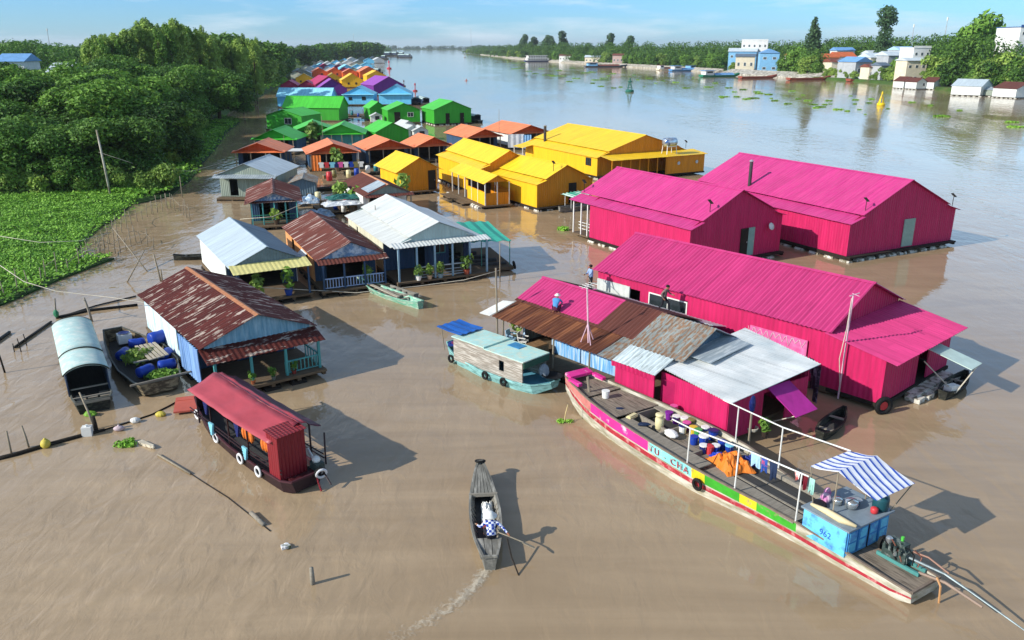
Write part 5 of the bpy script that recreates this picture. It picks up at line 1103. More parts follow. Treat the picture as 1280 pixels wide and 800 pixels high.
place('black_bag', 'black bag against the far side of the hold', 'bag', P(808, 506, .56), MB().ell((0, 0, .22), .2, .18, .26, jit=.25), M_black)
place('cloth_bundle', 'navy jacket lying on the plank walkway of the cargo boat', 'bundle', P(805, 532, .96), MB().ell((0, 0, .06), .3, .14, .08, jit=.3), mat('navy_cloth', '#1d2d4a', var=.3))
place('yellow_tray', 'pale yellow tray in the narrow slot beside the plank walkway', 'tray', P(790, 522, .9), MB().box(-.28, -.12, 0, .28, .12, .1).box(-.24, -.08, .1, .24, .08, .14), M_bucket['cream'], .8)
place('cloth_bundle', 'dark blue cloth in the slot near the bow of the cargo boat', 'bundle', P(775, 514, .9), MB().ell((0, 0, .08), .26, .14, .1, jit=.3), mat('navy_cloth', '#1d2d4a'))
place('white_sack', 'white sack slumped against the buckets', 'sack', P(839, 546, .8), MB().ell((0, 0, .14), .24, .36, .16, jit=.2), M_bucket['white'], .5)
def tarp(n_, label, p, rx, ry, hz, mt, seed, rz=0):
    r_ = random.Random(seed); m = MB(); G = 16; pts = []
    for j in range(G + 1):
        for i in range(G + 1):
            x_, y_ = (i / G * 2 - 1), (j / G * 2 - 1); d = max(abs(x_), abs(y_)); nn = noise.noise(Vector((x_ * 2.4 + seed, y_ * 2.4, 0))); n2 = noise.noise(Vector((x_ * 6, y_ * 6 + seed, 3)))
            rr = 1 + .25 * noise.noise(Vector((x_ * 1.5, y_ * 1.5, seed)))
            pts.append((x_ * rx * rr, y_ * ry * rr, max(.02, hz * (1 - d ** 3) * (.65 + .6 * nn) + .1 * n2)))
    m.add(pts, [(j * (G + 1) + i, j * (G + 1) + i + 1, (j + 1) * (G + 1) + i + 1, (j + 1) * (G + 1) + i) for j in range(G) for i in range(G)])
    o = place(n_, label, 'tarpaulin', p, m, mt, rz); s_ = o.modifiers.new('thickness', 'SOLIDIFY'); s_.thickness = .02; return o
tarp('orange_tarpaulin', 'crumpled orange tarpaulin heaped across the deck of the cargo boat', P(913, 582, .75), .62, .78, .62, mat('orange_cloth', '#e07b26', rough=.6, var=.15), 4, .3)
tarp('blue_bag', 'shiny blue plastic bag crumpled beside the orange tarpaulin', P(899, 573, .75), .34, .3, .3, mat('blue_plastic', '#1f3fb0', rough=.3, var=.2), 9)
tarp('blue_bag', 'dark blue sheet bunched at the far end of the orange tarpaulin', P(935, 578, .75), .4, .34, .3, mat('navy_plastic', '#1b2f86', rough=.4, var=.2), 12)
# washing on the near rail
def hang(label, y0, w_, h_, mt, seed, x_=None, nm='hanging_cloth'):
    xr_ = -.86 - (y0 - 3.9) * .105
    m = MB().grid(8, 4, lambda u, v_: (xr_ + .05 * math.sin(u * 11 + seed) * v_ + .03, y0 + w_ * u * (1 - .15 * v_), 2.58 - h_ * v_ * (.85 + .15 * math.sin(u * 7 + seed))))
    o = place(nm, label, 'washing', LW(lb, 0, 0, 0), m, mt, .5624); s_ = o.modifiers.new('thickness', 'SOLIDIFY'); s_.thickness = .012
for a in [('pale blue shirt hanging on the rail right of the orange tarpaulin', 5.8, .4, .55, mat('pale_blue_cloth', '#a9cfe4', var=.2), 1), ('blue and red patterned cloth on the rail next to the pale blue shirt', 5.5, .28, .6, mat('pattern_cloth', '#2c55a8', var=.3, nscale=8, alt='#c8485a', altamt=.3, altn=7), 2), ('dark navy trousers hanging on the rail', 5.1, .36, .75, mat('navy_cloth', '#1d2d4a'), 3), ('white and red rag at the stern end of the rail', 4.25, .22, .3, mat('red_white_cloth', '#d86a66', var=.3, nscale=6, alt='#e8e2de', altamt=.5), 4), ('maroon cloth hanging by the cabin corner', 3.95, .26, .55, mat('maroon_cloth', '#6b1626', var=.3), 5), ('mint green cloth hanging nearest the striped awning', 3.7, .2, .6, mat('mint_cloth', '#a8d8cc', var=.2), 6)]: hang(*a)

# --- teal wooden cabin boat
tb = thing('cabin_boat', 'teal hulled boat with weathered plank cabin, pale roof and blue tarp over its stern', 'boat', (1.68, 37.66, 0), .7978)
def X(n_): return -n_
st = [(-1.1, -.55, .35, .2, .62, .3), (-.4, -.75, .8, .6, .5, -.05), (.6, -.78, .98, .75, .46, -.15), (3, -.8, 1.0, .78, .46, -.15), (5, -.62, .88, .7, .5, -.1), (6.0, -.5, .62, .5, .62, 0), (6.5, -.42, .4, .3, .75, .3)]
M_tealh = mat('teal_hull', '#8fc6c6', rough=.6, var=.15, scale=(1, .6, 3), nscale=3, alt='#6a9a98', altamt=.4); M_tealrim = mat('teal_rim', '#5d9fb8', rough=.6, var=.2)
hull(tb, st, [M_tealh], floors=[(-1.0, 6.4, .34, M_tealrim)], rim=M_tealh)
M_plank = mat('weathered_planks', '#8f877c', rough=.9, var=.3, scale=(1, .7, 9), nscale=2.5, alt='#c3beb4', altamt=.4, altn=2, altscale=(1, .6, 10))
m = MB(); m.wall((-1.62, 5.0), (-1.62, .05), .4, 1.62, [(3.35, 3.7, .75, 1.3)]); m.wall((.05, .05), (.05, 5.0), .4, 1.62); m.wall((-1.6, 4.97), (.03, 4.97), .4, 1.6); m.build('cabin_wall', M_plank, tb)
M_troof = mat('pale_mint_roof', '#b4dcd2', rough=.45, var=.1, nscale=1, alt='#c9d8c4', altamt=.4)
m = MB(); m.prism([(-1.75, -.1, 1.62), (.15, -.1, 1.62), (.15, 2.6, 1.62), (-1.75, 2.6, 1.62)], [(-1.75, -.1, 1.67), (.15, -.1, 1.67), (.15, 2.6, 1.67), (-1.75, 2.6, 1.67)]); m.build('cabin_roof', M_troof, tb)
m = MB(); m.box(-1.75, 2.66, 1.68, .15, 5.05, 1.73); m.box(-1.75, 2.62, 1.62, .15, 2.66, 1.75); m.build('cabin_roof', M_troof, tb)
MB().box(-.6, 1.3, 1.675, .0, 2.1, 1.70).build('roof_patch', mat('roof_patch_blue', '#3f86b4', var=.25, nscale=3), tb)
MB().box(-1.7, -.12, 1.3, .1, -.08, 1.6).build('end_board', mat('dark_green_board', '#2f5a4a', var=.2), tb)
m = MB(); m.corr((-1.5, 4.6, 1.84), (.12, 4.6, 1.84), (0, 1.9, .02), .5, .03, rows=2, sag=.07); m.build('stern_tarp', mat('royal_blue_tarp', '#1f5aa8', rough=.5, var=.18, nscale=3), tb)
for x_ in (-1.3, 0): MB().tube([(x_ * .8 - .2, 6.2, .5), (x_, 6.35, 1.82)], .025, 5).build('pole', M_post, tb)
for i, (y_, x_) in enumerate([(5.4, -1.5), (2.45, -1.84), (1.2, -1.8)]):
    tyre('tyre_fender', ('black tyre fender near the blue tarp of the teal boat', 'black tyre fender amidships on the teal boat', 'black tyre fender nearest the bow of the teal boat')[i], LW(tb, x_, y_, .3), .17, .065, LW(tb, -1, 0) - LW(tb, 0, 0))
place('round_basin', 'wide black basin on the bow of the teal boat', 'basin', LW(tb, -.35, -.75, .66), MB().lathe([(.3, -.06), (.5, .12), (.53, .14), (.5, .12), (.3, .0)], n=18), M_bucket['black'], smooth=True)
place('plastic_bag', 'clear grey plastic bag behind the black basin', 'bag', LW(tb, -.4, -.25, .7), MB().ell((0, 0, .2), .26, .24, .36, jit=.25), mat('grey_plastic', '#8d97a0', rough=.25, var=.3))
place('folded_flag', 'red and blue cloth at the stern of the teal boat', 'cloth', LW(tb, -.7, 6.05, .7), MB().box(-.3, -.2, 0, .3, .2, .1).box(-.2, -.1, .1, .25, .15, .17), mat('red_blue_cloth', '#27459a', var=.2, nscale=4, alt='#a8323a', altamt=.5))

# --- red roofed passenger boat
rb = thing('passenger_boat', 'maroon passenger boat with a red sheet roof, white ringed tyres and a red box cabin', 'boat', (-8.2, 27.95, 0), math.atan2(6.2226, 5.9845)); rb.scale = (.93, .93, .93)
M_mar = mat('maroon_hull', '#2c1a1f', rough=.5, var=.3, scale=(1, .6, 3), nscale=2); M_redroof = mat('red_roof_sheet', '#a8434c', rough=.45, var=.14, scale=(1, .5, 1), nscale=1.5, bump=.25, bscale=1.2); M_redbox = mat('red_tin_box', '#7f2028', rough=.45, var=.14, scale=(4, 4, .5), corr=.16); M_redc = mat('dark_red_sheet', '#4d1524', rough=.5, var=.25, alt='#7d3a48', altamt=.3, altscale=(3, .4, 1), nscale=2)
st = [(-.75, -.1, .72, .55, .6, .1), (-.2, -.1, .92, .75, .55, -.2), (1.5, -.05, 1.02, .8, .55, -.25), (4, .05, 1.05, .82, .58, -.25), (6.5, .2, .95, .75, .65, -.25), (8.0, .3, .7, .5, .8, -.15), (9.2, .35, .35, .25, 1.0, .3)]
hull(rb, st, [M_mar], floors=[(-.7, 9.1, .3, M_deckd)], rim=mat('maroon_rim', '#4a2830', var=.2))
def rbx(y_, s, k=1.): return .05 + (.0 if y_ < 3 else (y_ - 3) * .05) + s * k
for (y_) in (.6, 2.4, 4.2, 6.0, 7.4):
    for s in (-1, 1): MB().box(rbx(y_, s * .95) - .03, y_ - .03, .5, rbx(y_, s * .95) + .03, y_ + .03, 2.15).build('post', M_mar, rb)
m = MB()
for z in (.85, 1.02):
    for s in (-1, 1): m.tube([(rbx(y_, s * 1.0), y_, z + .02 * (y_ > 6)) for y_ in (-.3, 1.5, 3, 5, 6.5, 8.2)], .03, 5)
m.build('side_rail', M_mar, rb)
def rsheet(nm, x0, z0, x1, z1, mt, y0=.15, y1=7.75, sag=.05, seed=0):
    m = MB().grid(24, 5, lambda u, v_: (x0 + (x1 - x0) * v_ + max(0, (y0 + (y1 - y0) * u - 3) * .05), y0 + (y1 - y0) * u, z0 + (z1 - z0) * v_ - sag * math.sin(PI * v_) + .06 * noise.noise(Vector((u * 9, v_ * 3, seed)))))
    o = m.build(nm, mt, rb, True); s_ = o.modifiers.new('thickness', 'SOLIDIFY'); s_.thickness = .02; return o
rsheet('roof_sheet', .22, 2.62, -1.15, 2.15, M_redroof, seed=1); rsheet('roof_sheet', .24, 2.60, .62, 2.5, M_redroof, seed=3); rsheet('side_sheet', .6, 2.49, 1.28, 2.12, M_redc, y0=.1, seed=2, sag=.09)
m = MB(); x0, x1, y0_, y1_ = -.98, .28, -.2, .62
m.prism([(x0, y0_, .42), (x1, y0_, .42), (x1, y1_, .42), (x0, y1_, .42)], [(x0, y0_, 2.42), (x1, y0_, 2.42), (x1, y1_, 2.5), (x0, y1_, 2.5)]); m.build('box_cabin', M_redbox, rb)
m = MB(); m.corr((x1 + .08, y0_ - .08, 2.47), (x0 - .08, y0_ - .08, 2.47), (0, y1_ - y0_ + .16, .09), .16, .012); m.build('box_roof', M_redbox, rb)
MB().box(-.7, -.7, .5, .5, -.3, .58).build('stern_deck', mat('red_deck', '#45161c', var=.2), rb)
m = MB(); m.tube([(1.05, -.4, .6), (1.0, -.5, 1.5), (1.08, -.4, 2.05)], .035, 6); m.build('post', M_mar, rb)
M_ring = mat('white_ring', '#d6d6d6', rough=.6, var=.12)
for i, (y_, x_) in enumerate([(8.5, -.16), (5.56, -.72), (2.94, -.95), (1.36, -1.0)]):
    t = thing('tyre_fender', ('white ringed tyre nearest the bow of the red roofed boat', 'second white ringed tyre from the bow of the red roofed boat', 'third white ringed tyre from the bow of the red roofed boat', 'white ringed tyre beside the red box cabin')[i], 'tyre', LW(rb, x_ - .06, y_, .42), rb.rotation_euler[2])
    MB().torus((0, 0, 0), .19, .075, (1, 0, 0)).build('tyre_ring', M_black, t, True); MB().torus((-.05, 0, 0), .19, .055, (1, 0, 0)).build('painted_face', M_ring, t, True)
t = thing('tyre_fender', 'white ringed tyre hanging at the stern of the red roofed boat', 'tyre', LW(rb, .45, -.9, .6), rb.rotation_euler[2]); MB().torus((0, 0, 0), .19, .075, (0.3, 1, .3)).build('tyre_ring', M_black, t, True); MB().torus((0, -.05, 0), .19, .055, (.3, 1, .3)).build('painted_face', M_ring, t, True)
for i, (y_, mt, tx) in enumerate([(5.3, M_bucket['cyan'], 'turquoise cloth drooping over the rail of the red roofed boat near its middle'), (2.3, M_bucket['cyan'], 'turquoise cloth drooping over the rail of the red roofed boat near the box cabin'), (5.6, M_bucket['navy'], 'navy cloth hanging inside the red roofed boat'), (2.75, M_bucket['navy'], 'navy shirt hanging inside the red roofed boat next to the orange life vests')]):
    z0 = 1.05 if 'turquoise' in tx else 1.9; xx = rbx(y_, -1.0); m = MB()
    for a_ in range(5): m.box(xx - .05 - .01 * a_, y_ - .18 + .01 * a_, z0 - .1 * (a_ + 1), xx + .03 - .01 * a_, y_ + .18 - .05 * a_, z0 - .1 * a_ - .002)
    place('hanging_cloth', tx, 'washing', LW(rb, 0, 0, 0), m, mt, rb.rotation_euler[2])
for i, y_ in enumerate((3.6, 3.2, 2.0, 1.5)):
    o = place('life_vest', 'orange life vest hanging under the red roof of the passenger boat', 'life vest', LW(rb, -.35, y_, 1.15), MB().ell((0, -.1, 0), .1, .12, .3, jit=.15).ell((0, .13, 0), .1, .12, .3, jit=.15), M_bucket['orange'], rb.rotation_euler[2], group='orange life vests')
t = thing('outboard_engine', 'dark outboard engine with a white cap behind the red box cabin', 'engine', LW(rb, .6, -.5, .58), rb.rotation_euler[2])
MB().box(-.18, -.2, .0, .18, .3, .3).build('engine_block', M_eng, t); MB().ell((0, .1, .38), .16, .2, .14).build('engine_cap', M_white, t, True); MB().tube([(0, .3, .35), (.1, .8, .55)], .05, 7).build('exhaust_pipe', M_white, t); MB().tube([(0, -.2, .15), (-.05, -.9, -.3)], .035, 6).build('drive_shaft', M_mar, t); MB().tube([(-.3, -.3, -.05), (-.4, -.75, -.5)], .035, 6).build('rudder_post', M_redbox, t)
o = MB(); o.box(-.55, -.85, 0, .55, .85, .08); o.box(-.5, .4, .08, .4, .5, .1)
place('floating_board', 'salmon red panel floating at the bow of the red roofed boat', 'panel', LW(rb, .2, 10.6, .12), o, mat('salmon_panel', '#c4604f', var=.2), rb.rotation_euler[2] - .5)

# --- covered boat at far left
cv = thing('covered_boat', 'dark boat with a long curved pale turquoise canopy', 'boat', (-19.93, 35.71, 0), math.atan2(7.3078, 12.01))
st = [(-1.5, -.12, .72, .6, .6, -.05), (-.8, -.1, .85, .65, .55, -.2), (3, -.1, .95, .72, .5, -.2), (7, -.15, .8, .6, .6, -.2), (9, -.2, .35, .25, .9, .2)]
M_bh = mat('black_hull', '#23241f', rough=.7, var=.35, scale=(1, .6, 3), nscale=2, alt='#4a4a3c', altamt=.35)
hull(cv, st, [M_bh], floors=[(-1.45, 8.9, .28, M_deckd)], rim=mat('grey_rim', '#5d5f58', var=.2))
m = MB(); G = 14; prof = [(-.15 + -1.05 * math.cos(PI * (.12 + .76 * i / G)), 1.42 + .62 * math.sin(PI * (.12 + .76 * i / G)) - .1) for i in range(G + 1)]
M_can = mat('turquoise_canopy', '#b2cec8', rough=.5, var=.12, nscale=.8, alt='#ccd8cf', altamt=.35, bump=.15, bscale=2)
for seg in [(-.35, 2.35), (2.35, 7.9)]:
    m = MB(); zz = 0 if seg[0] < 1 else .03
    m.grid(G, 6, lambda u, v_: (prof[round(u * G)][0], seg[0] + (seg[1] - seg[0]) * v_, prof[round(u * G)][1] + zz + .03 * noise.noise(Vector((u * 4, v_ * 5 + seg[0], 2)))))
    o = m.build('canopy', M_can, cv, True); s_ = o.modifiers.new('thickness', 'SOLIDIFY'); s_.thickness = .03
for y_ in (-.35, 2.35, 7.9): MB().tube([(x, y_, z + .02) for x, z in prof], .035, 5).build('canopy_hoop', M_bh, cv)
m = MB(); m.wall((-1.0, 7.8), (-1.0, -.3), .5, 1.55); m.wall((.72, -.3), (.72, 7.8), .5, 1.55); m.build('side_board', mat('blue_black_board', '#2b3c52', var=.3), cv)
m = MB()
for i in range(4):
    for j in range(3):
        if (i * 3 + j) % 5: m.box(-.75 + j * .5, -1.3 + i * .35, .3, -.35 + j * .5, -1.05 + i * .35, .36 + .03 * ((i + j) % 2))
m.box(-.9, -.9, .55, .7, -.8, .6); m.box(-.9, -.2, .75, .7, -.1, .8); m.build('thwart', M_grey, cv)
MB().box(-.86, -1.56, .5, .6, -1.46, .62).build('transom_rail', M_grey, cv)
place('hyacinth_sprig', 'green weed caught at the stern of the covered boat', 'water hyacinth', LW(cv, -.35, -1.85, .02), MB().ell((0, 0, .08), .3, .2, .14, jit=.6), M_hya)

# --- blue drum boat beside the rusty house
cg = thing('cargo_boat', 'dark open boat crammed with blue drums, planks and green plants beside the rusty house', 'boat', (-17.39, 37.15, 0), math.atan2(6.0489, 7.9129))
st = [(-.9, -.15, .95, .75, .75, .15), (-.2, -.1, 1.1, .85, .65, -.15), (2, .05, 1.45, 1.1, .6, -.2), (4.5, .1, 1.4, 1.05, .65, -.2), (6.5, -.1, .95, .7, .8, -.1), (7.8, -.3, .5, .35, 1.0, .3)]
M_brh = mat('brown_hull', '#4d4335', rough=.8, var=.35, scale=(1, .6, 3), nscale=2, alt='#8a7d62', altamt=.4)
hull(cg, st, [M_brh], floors=[(-.85, 7.7, .3, M_deckd)], rim=mat('grey_rim', '#5d5f58'))
MB().bar((-1.5, -.95, .82), (1.35, -.85, .82), .08).build('stern_beam', M_grey, cg)
m = MB()
for i in range(5): m.bar((.2 + i * .2, 1.9, .86 + .02 * i), (.1 + i * .22, 4.4, .9), .15, .04)
m.box(-.6, 2.1, .78, .9, 2.2, .85); m.box(-.5, 4.0, .78, 1.1, 4.1, .85); m.build('loose_planks', mat('pale_planks', '#b3aa98', rough=.9, var=.3, scale=(9, 1, 1), nscale=2), cg)
def drum(label, p, rz, lie=True, c='blue', s=1., g=None):
    t = thing('plastic_drum', label, 'drum', p, rz, g); M_ = Matrix.Rotation(PI / 2, 4, 'Y') if lie else Matrix.Identity(4)
    MB().lathe([(.2 * s, -.42 * s), (.27 * s, -.38 * s), (.28 * s, -.15 * s), (.265 * s, 0), (.28 * s, .15 * s), (.27 * s, .38 * s), (.2 * s, .42 * s)], (0, 0, .28 * s if lie else .42 * s), 14, M=M_).build('drum_body', M_bucket[c], t, True)
    MB().lathe([(.05, .42 * s), (.05, .45 * s)], (.0, .12 if not lie else 0, .28 * s if lie else .42 * s), 8, M=M_).build('bung', M_bucket['black'], t)
drum('bright blue drum lying against the corner of the rusty house', LW(cg, 1.45, 5.0, .55), .9, c='blue', s=1.35)
drum('blue drum at the middle of the dark open boat', LW(cg, -.3, 1.2, .33), 1.1); drum('blue drum under the planks of the dark open boat', LW(cg, .8, 1.4, .33), .6); drum('blue drum by the left side of the dark open boat', LW(cg, -.6, 4.4, .33), 1.6); drum('blue drum near the bow of the dark open boat', LW(cg, .4, 5.6, .35), .4); drum('blue drum at the right side of the dark open boat', LW(cg, 1.15, 3.0, .33), 1.4)
v, f = leaf_cloud(77, [((0, 0, .3), (.7, .6, .4)), ((.4, .5, .25), (.5, .4, .3))], 420, .2); m = MB(); m.v = v; m.f = f; m.m = [0] * len(f)
place('green_plants', 'bundle of green plants heaped in the dark open boat', 'plant', LW(cg, -.2, 3.2, .45), m, M_leaf['light'])
v, f = leaf_cloud(79, [((0, 0, .15), (.8, .6, .25))], 300, .2); m = MB(); m.v = v; m.f = f; m.m = [0] * len(f)
place('green_plants', 'dark green weed in the stern of the dark open boat', 'plant', LW(cg, .3, .2, .4), m, M_leaf['mid'])
place('wash_tub', 'white box with a dark round basin at the bow of the dark open boat', 'tub', LW(cg, .0, 6.6, .5), MB().box(-.35, -.3, 0, .35, .3, .5).lathe([(.2, .5), (.3, .56), (.25, .56), (.1, .52)], n=14, mi=1), [M_bucket['white'], M_bucket['navy']], .6)

# --- sampans
def sampan(label, p, th, L_, hb, mh, fl, zs=.4, bow=.75, group=None, seats=4, white=True):
    t = thing('sampan', label, 'boat', p, th, group); st = []
    for i in range(11):
        u = i / 10; y_ = L_ * u; b = hb * max(.16 if u < .5 else .1, math.sin(PI * (.1 + .86 * u)) ** .75) if u > 0 else hb * .42
        st.append((y_, 0, b, b * .6, zs + (bow - zs) * max(0, (u - .55) / .45) ** 2 + .12 * max(0, (.2 - u) / .2), -.12 + (.5 * max(0, (u - .75) / .25) ** 2 * bow)))
    hull(t, st, [mh], floors=[(.02, L_ * .9, .06, fl)], rim=mh)
    for i in range(seats):
        y_ = L_ * (.25 + .45 * i / max(1, seats - 1)); MB().box(-hb * .8, y_ - .09, .26, hb * .8, y_ + .09, .3).build('thwart', M_grey if white else fl, t)
    return t, st
M_sgrey = mat('grey_sampan', '#75736b', rough=.85, var=.3, scale=(3, .5, 3), nscale=3, alt='#97948a', altamt=.35, altn=2)
M_sgreen = mat('green_sampan', '#6fb096', rough=.6, var=.2, scale=(3, .5, 3), nscale=3, alt='#b8c7b8', altamt=.4)
sp, sst = sampan('grey wooden sampan under way with a rower, wake trailing behind', (-.70, 22.35, 0), math.atan2(.586, 6.519), 5.95, .55, M_sgrey, M_deckd, zs=.38, bow=.72, seats=0)
m = MB()
for (y0, x0, y1, x1) in [(4.05, .5, 5.78, .17)]:
    for k in range(7):
        a0 = -x0 + 2 * x0 * k / 7; a1 = -x0 + 2 * x0 * (k + 1) / 7 - .02; b0 = -x1 + 2 * x1 * k / 7; b1 = -x1 + 2 * x1 * (k + 1) / 7 - .008
        m.prism([(a0, y0, .4), (a1, y0, .4), (b1, y1, .66), (b0, y1, .66)], [(a0, y0, .43), (a1, y0, .43), (b1, y1, .69), (b0, y1, .69)])
m.build('bow_deck', M_sgrey, sp); MB().box(-.52, 3.98, .34, .52, 4.06, .46).build('deck_beam', M_grey, sp)
m = MB()
for k in range(3): a0 = -.3 + k * .2; m.prism([(a0, .05, .4), (a0 + .18, .05, .4), (a0 * 1.4 + .26, 1.25, .36), (a0 * 1.4, 1.25, .36)], [(a0, .05, .43), (a0 + .18, .05, .43), (a0 * 1.4 + .26, 1.25, .39), (a0 * 1.4, 1.25, .39)])
m.build('stern_deck', M_sgrey, sp)
for k in range(8):
    y_ = 1.4 + k * .34; 
    for s in (-1, 1): MB().bar((s * .33, y_, .08), (s * .49, y_, .4), .05).build('rib', M_grey, sp)
tyre('tyre_fender', 'small black tyre on the pointed bow of the rowed sampan', LW(sp, 0, 5.97, .74), .17, .05, (0.0, .35, 1))
tarp('rice_sack', 'long white sack lying in the rowed sampan', LW(sp, .1, 3.2, .1), .22, .75, .3, M_bucket['white'], 21, sp.rotation_euler[2])
place('red_bucket', 'small red bucket in front of the rower', 'bucket', LW(sp, .03, 2.2, .1), MB().lathe([(.13, 0), (.18, .24), (.15, .24), (.11, .1)], n=12), M_bucket['red'])
t1, _ = sampan('pale green sampan moored in front of the brown roofed house', P(526, 386, 0), math.atan2(5.1393, 5.5014), 7.2, .6, M_sgreen, M_grey, zs=.36, bow=.7, seats=5)
MB().bar((-.3, 2.0, .42), (-.1, 5.8, .5), .22, .05).build('long_plank', mat('pale_planks', '#b3aa98'), t1)
sampan('grey sampan lying just behind the pale green one', P(514, 378, 0) + Vector((.3, .3, 0)), math.atan2(5.1393, 5.5014) + .05, 5.8, .5, M_sgrey, M_grey, zs=.34, bow=.55, seats=5)
sampan('small dark sampan by the left wall of the grey house', P(218, 325, 0), -1.42, 3.6, .42, M_bh, M_deckd, zs=.3, bow=.5, seats=2, white=False)
# green shade raft beside the white house
gs = thing('shade_raft', 'low raft with wooden steps under a green net canopy beside the white house', 'raft', P(566, 343, 0), .30)
MB().box(0, -.4, .1, 4.6, 6.2, .34).build('raft_deck', M_raft, gs)
m = MB()
for i in range(5): m.box(.1 + i * .55, 1.0 + i * .35, .34 + .0, 4.3, 1.3 + i * .9, .42 + .22 * i) if False else m.box(.2, .4 + i * 1.1, .34, 4.3 - i * .5, .75 + i * 1.1, .5 + .05 * i)
m.build('plank_bench', M_deckd, gs)
o = MB().corr((.1, .2, 2.35), (4.6, .2, 2.2), (-.2, 5.8, .35), .9, .05, rows=3, sag=.08).build('net_canopy', mat('green_net', '#37a08c', rough=.7, var=.15, scale=(.3, 3, 1), nscale=2), gs)
for x_, y_ in [(.15, .3), (4.5, .3), (.1, 5.8), (4.3, 5.8), (2.3, .3), (3.5, 3.0)]: MB().tube([(x_, y_, .3), (x_, y_, 2.25)], .035, 6).build('pole', mat('green_pole', '#4f8f80', var=.2), gs)
tyre('tyre_fender', 'black tyre at the front corner of the green net raft', LW(gs, 4.65, -.35, .45), .25, .08, (1, .2, .2))
tyre('tyre_fender', 'big black tyre with a red hub at the water corner of the ribbed pink hall', LW(p3, -3.85, -2.85, .4), .34, .12, LW(p3, -.5, -1) - LW(p3, 0, 0), hub=M_bucket['red'])
# ------------------------------------------------------------------ people
def person(label, p, rz, J, bones, parts, heads=()):
    """one continuous skinned body. J: name -> (x,y,z,r); bones: pairs; parts: bone -> material index"""
    names = list(J); idx = {n: i for i, n in enumerate(names)}
    me = bpy.data.meshes.new('person'); me.from_pydata([J[n][:3] for n in names], [(idx[a], idx[b]) for a, b in bones], [])
    o = bpy.data.objects.new('person', me); COL.objects.link(o)
    o.modifiers.new('skin', 'SKIN'); sv = me.skin_vertices[0].data
    for n in names: sv[idx[n]].radius = (J[n][3], J[n][3]); sv[idx[n]].use_root = (n == 'pelvis')
    sb = o.modifiers.new('sub', 'SUBSURF'); sb.levels = 1; sb.render_levels = 1
    dg = bpy.context.evaluated_depsgraph_get(); m2 = bpy.data.meshes.new_from_object(o.evaluated_get(dg)); m2.name = 'person'
    bpy.data.objects.remove(o); bpy.data.meshes.remove(me)
    o = bpy.data.objects.new('person', m2); COL.objects.link(o); o.location = p; o.rotation_euler = (0, 0, rz)
    mats = parts['mats']; m2.materials.clear()
    for m in mats: m2.materials.append(m)
    V = {n: Vector(J[n][:3]) for n in names}
    for f in m2.polygons:
        c = f.center; best = (9, 0)
        for a, b in bones:
            A, B = V[a], V[b]; t = max(0, min(1, (c - A).dot(B - A) / max(1e-6, (B - A).length_squared))); d = (c - (A + (B - A) * t)).length
            k = parts.get((a, b)); 
            if isinstance(k, tuple): k = k[0] if t < k[2] else k[1]
            if d < best[0]: best = (d, k if k is not None else 0)
        f.material_index = best[1]; f.use_smooth = True
    return tag(o, label, 'person')
M_skin = mat('skin', '#8f5f44', rough=.6, var=.1); M_jean = mat('dark_trousers', '#23232b', rough=.9, var=.2); M_bshirt = mat('blue_shirt', '#4f8fc6', rough=.8, var=.2); M_lshirt = mat('light_blue_shirt', '#8fa9cf', rough=.8, var=.25); M_gshirt = mat('grey_brown_shirt', '#7d6d66', rough=.85, var=.2); M_plum = mat('plum_trousers', '#5b2340', rough=.9, var=.2)
def check_mat():
    m = bpy.data.materials.new('blue_check'); m.use_nodes = True; nt = m.node_tree; L = nt.links.new; b = nt.nodes['Principled BSDF']; b.inputs['Roughness'].default_value = .8
    tc = N(nt, 'ShaderNodeTexCoord'); c = N(nt, 'ShaderNodeTexChecker'); c.inputs['Scale'].default_value = 11; c.inputs['Color1'].default_value = C('#dfe4ee'); c.inputs['Color2'].default_value = C('#1f3f9a'); L(tc.outputs['Object'], c.inputs[0]); L(c.outputs[0], b.inputs['Base Color']); return m
def body(pose):
    """joint table from a pose: dict of joints; radii fixed by anatomy"""
    R_ = dict(pelvis=.135, waist=.125, chest=.15, neck=.055, head=.095, crown=.075, nose=.03, shL=.07, shR=.07, elL=.045, elR=.045, wrL=.034, wrR=.034, haL=.04, haR=.04, fiL=.015, fiR=.015, hipL=.095, hipR=.095, knL=.062, knR=.062, anL=.042, anR=.042, toL=.035, toR=.035)
    J = {n: (*pose[n], R_[n]) for n in R_}
    B = [('pelvis', 'waist'), ('waist', 'chest'), ('chest', 'neck'), ('neck', 'head'), ('head', 'crown'), ('head', 'nose'), ('chest', 'shL'), ('chest', 'shR'), ('pelvis', 'hipL'), ('pelvis', 'hipR')]
    for s in 'LR': B += [('sh' + s, 'el' + s), ('el' + s, 'wr' + s), ('wr' + s, 'ha' + s), ('ha' + s, 'fi' + s), ('hip' + s, 'kn' + s), ('kn' + s, 'an' + s), ('an' + s, 'to' + s)]
    return J, B
def parts(skin, shirt, trou, sleeve='long'):
    d = {'mats': [shirt, skin, trou]}
    for k in [('neck', 'head'), ('head', 'crown'), ('head', 'nose')]: d[k] = 1
    for s in 'LR':
        d[('wr' + s, 'ha' + s)] = 1; d[('ha' + s, 'fi' + s)] = 1; d[('an' + s, 'to' + s)] = 1; d[('hip' + s, 'kn' + s)] = 2; d[('kn' + s, 'an' + s)] = (2, 1, .85); d[('pelvis', 'hip' + s)] = 2
        if sleeve == 'short': d[('el' + s, 'wr' + s)] = 1
    d[('pelvis', 'waist')] = (2, 0, .35); return d
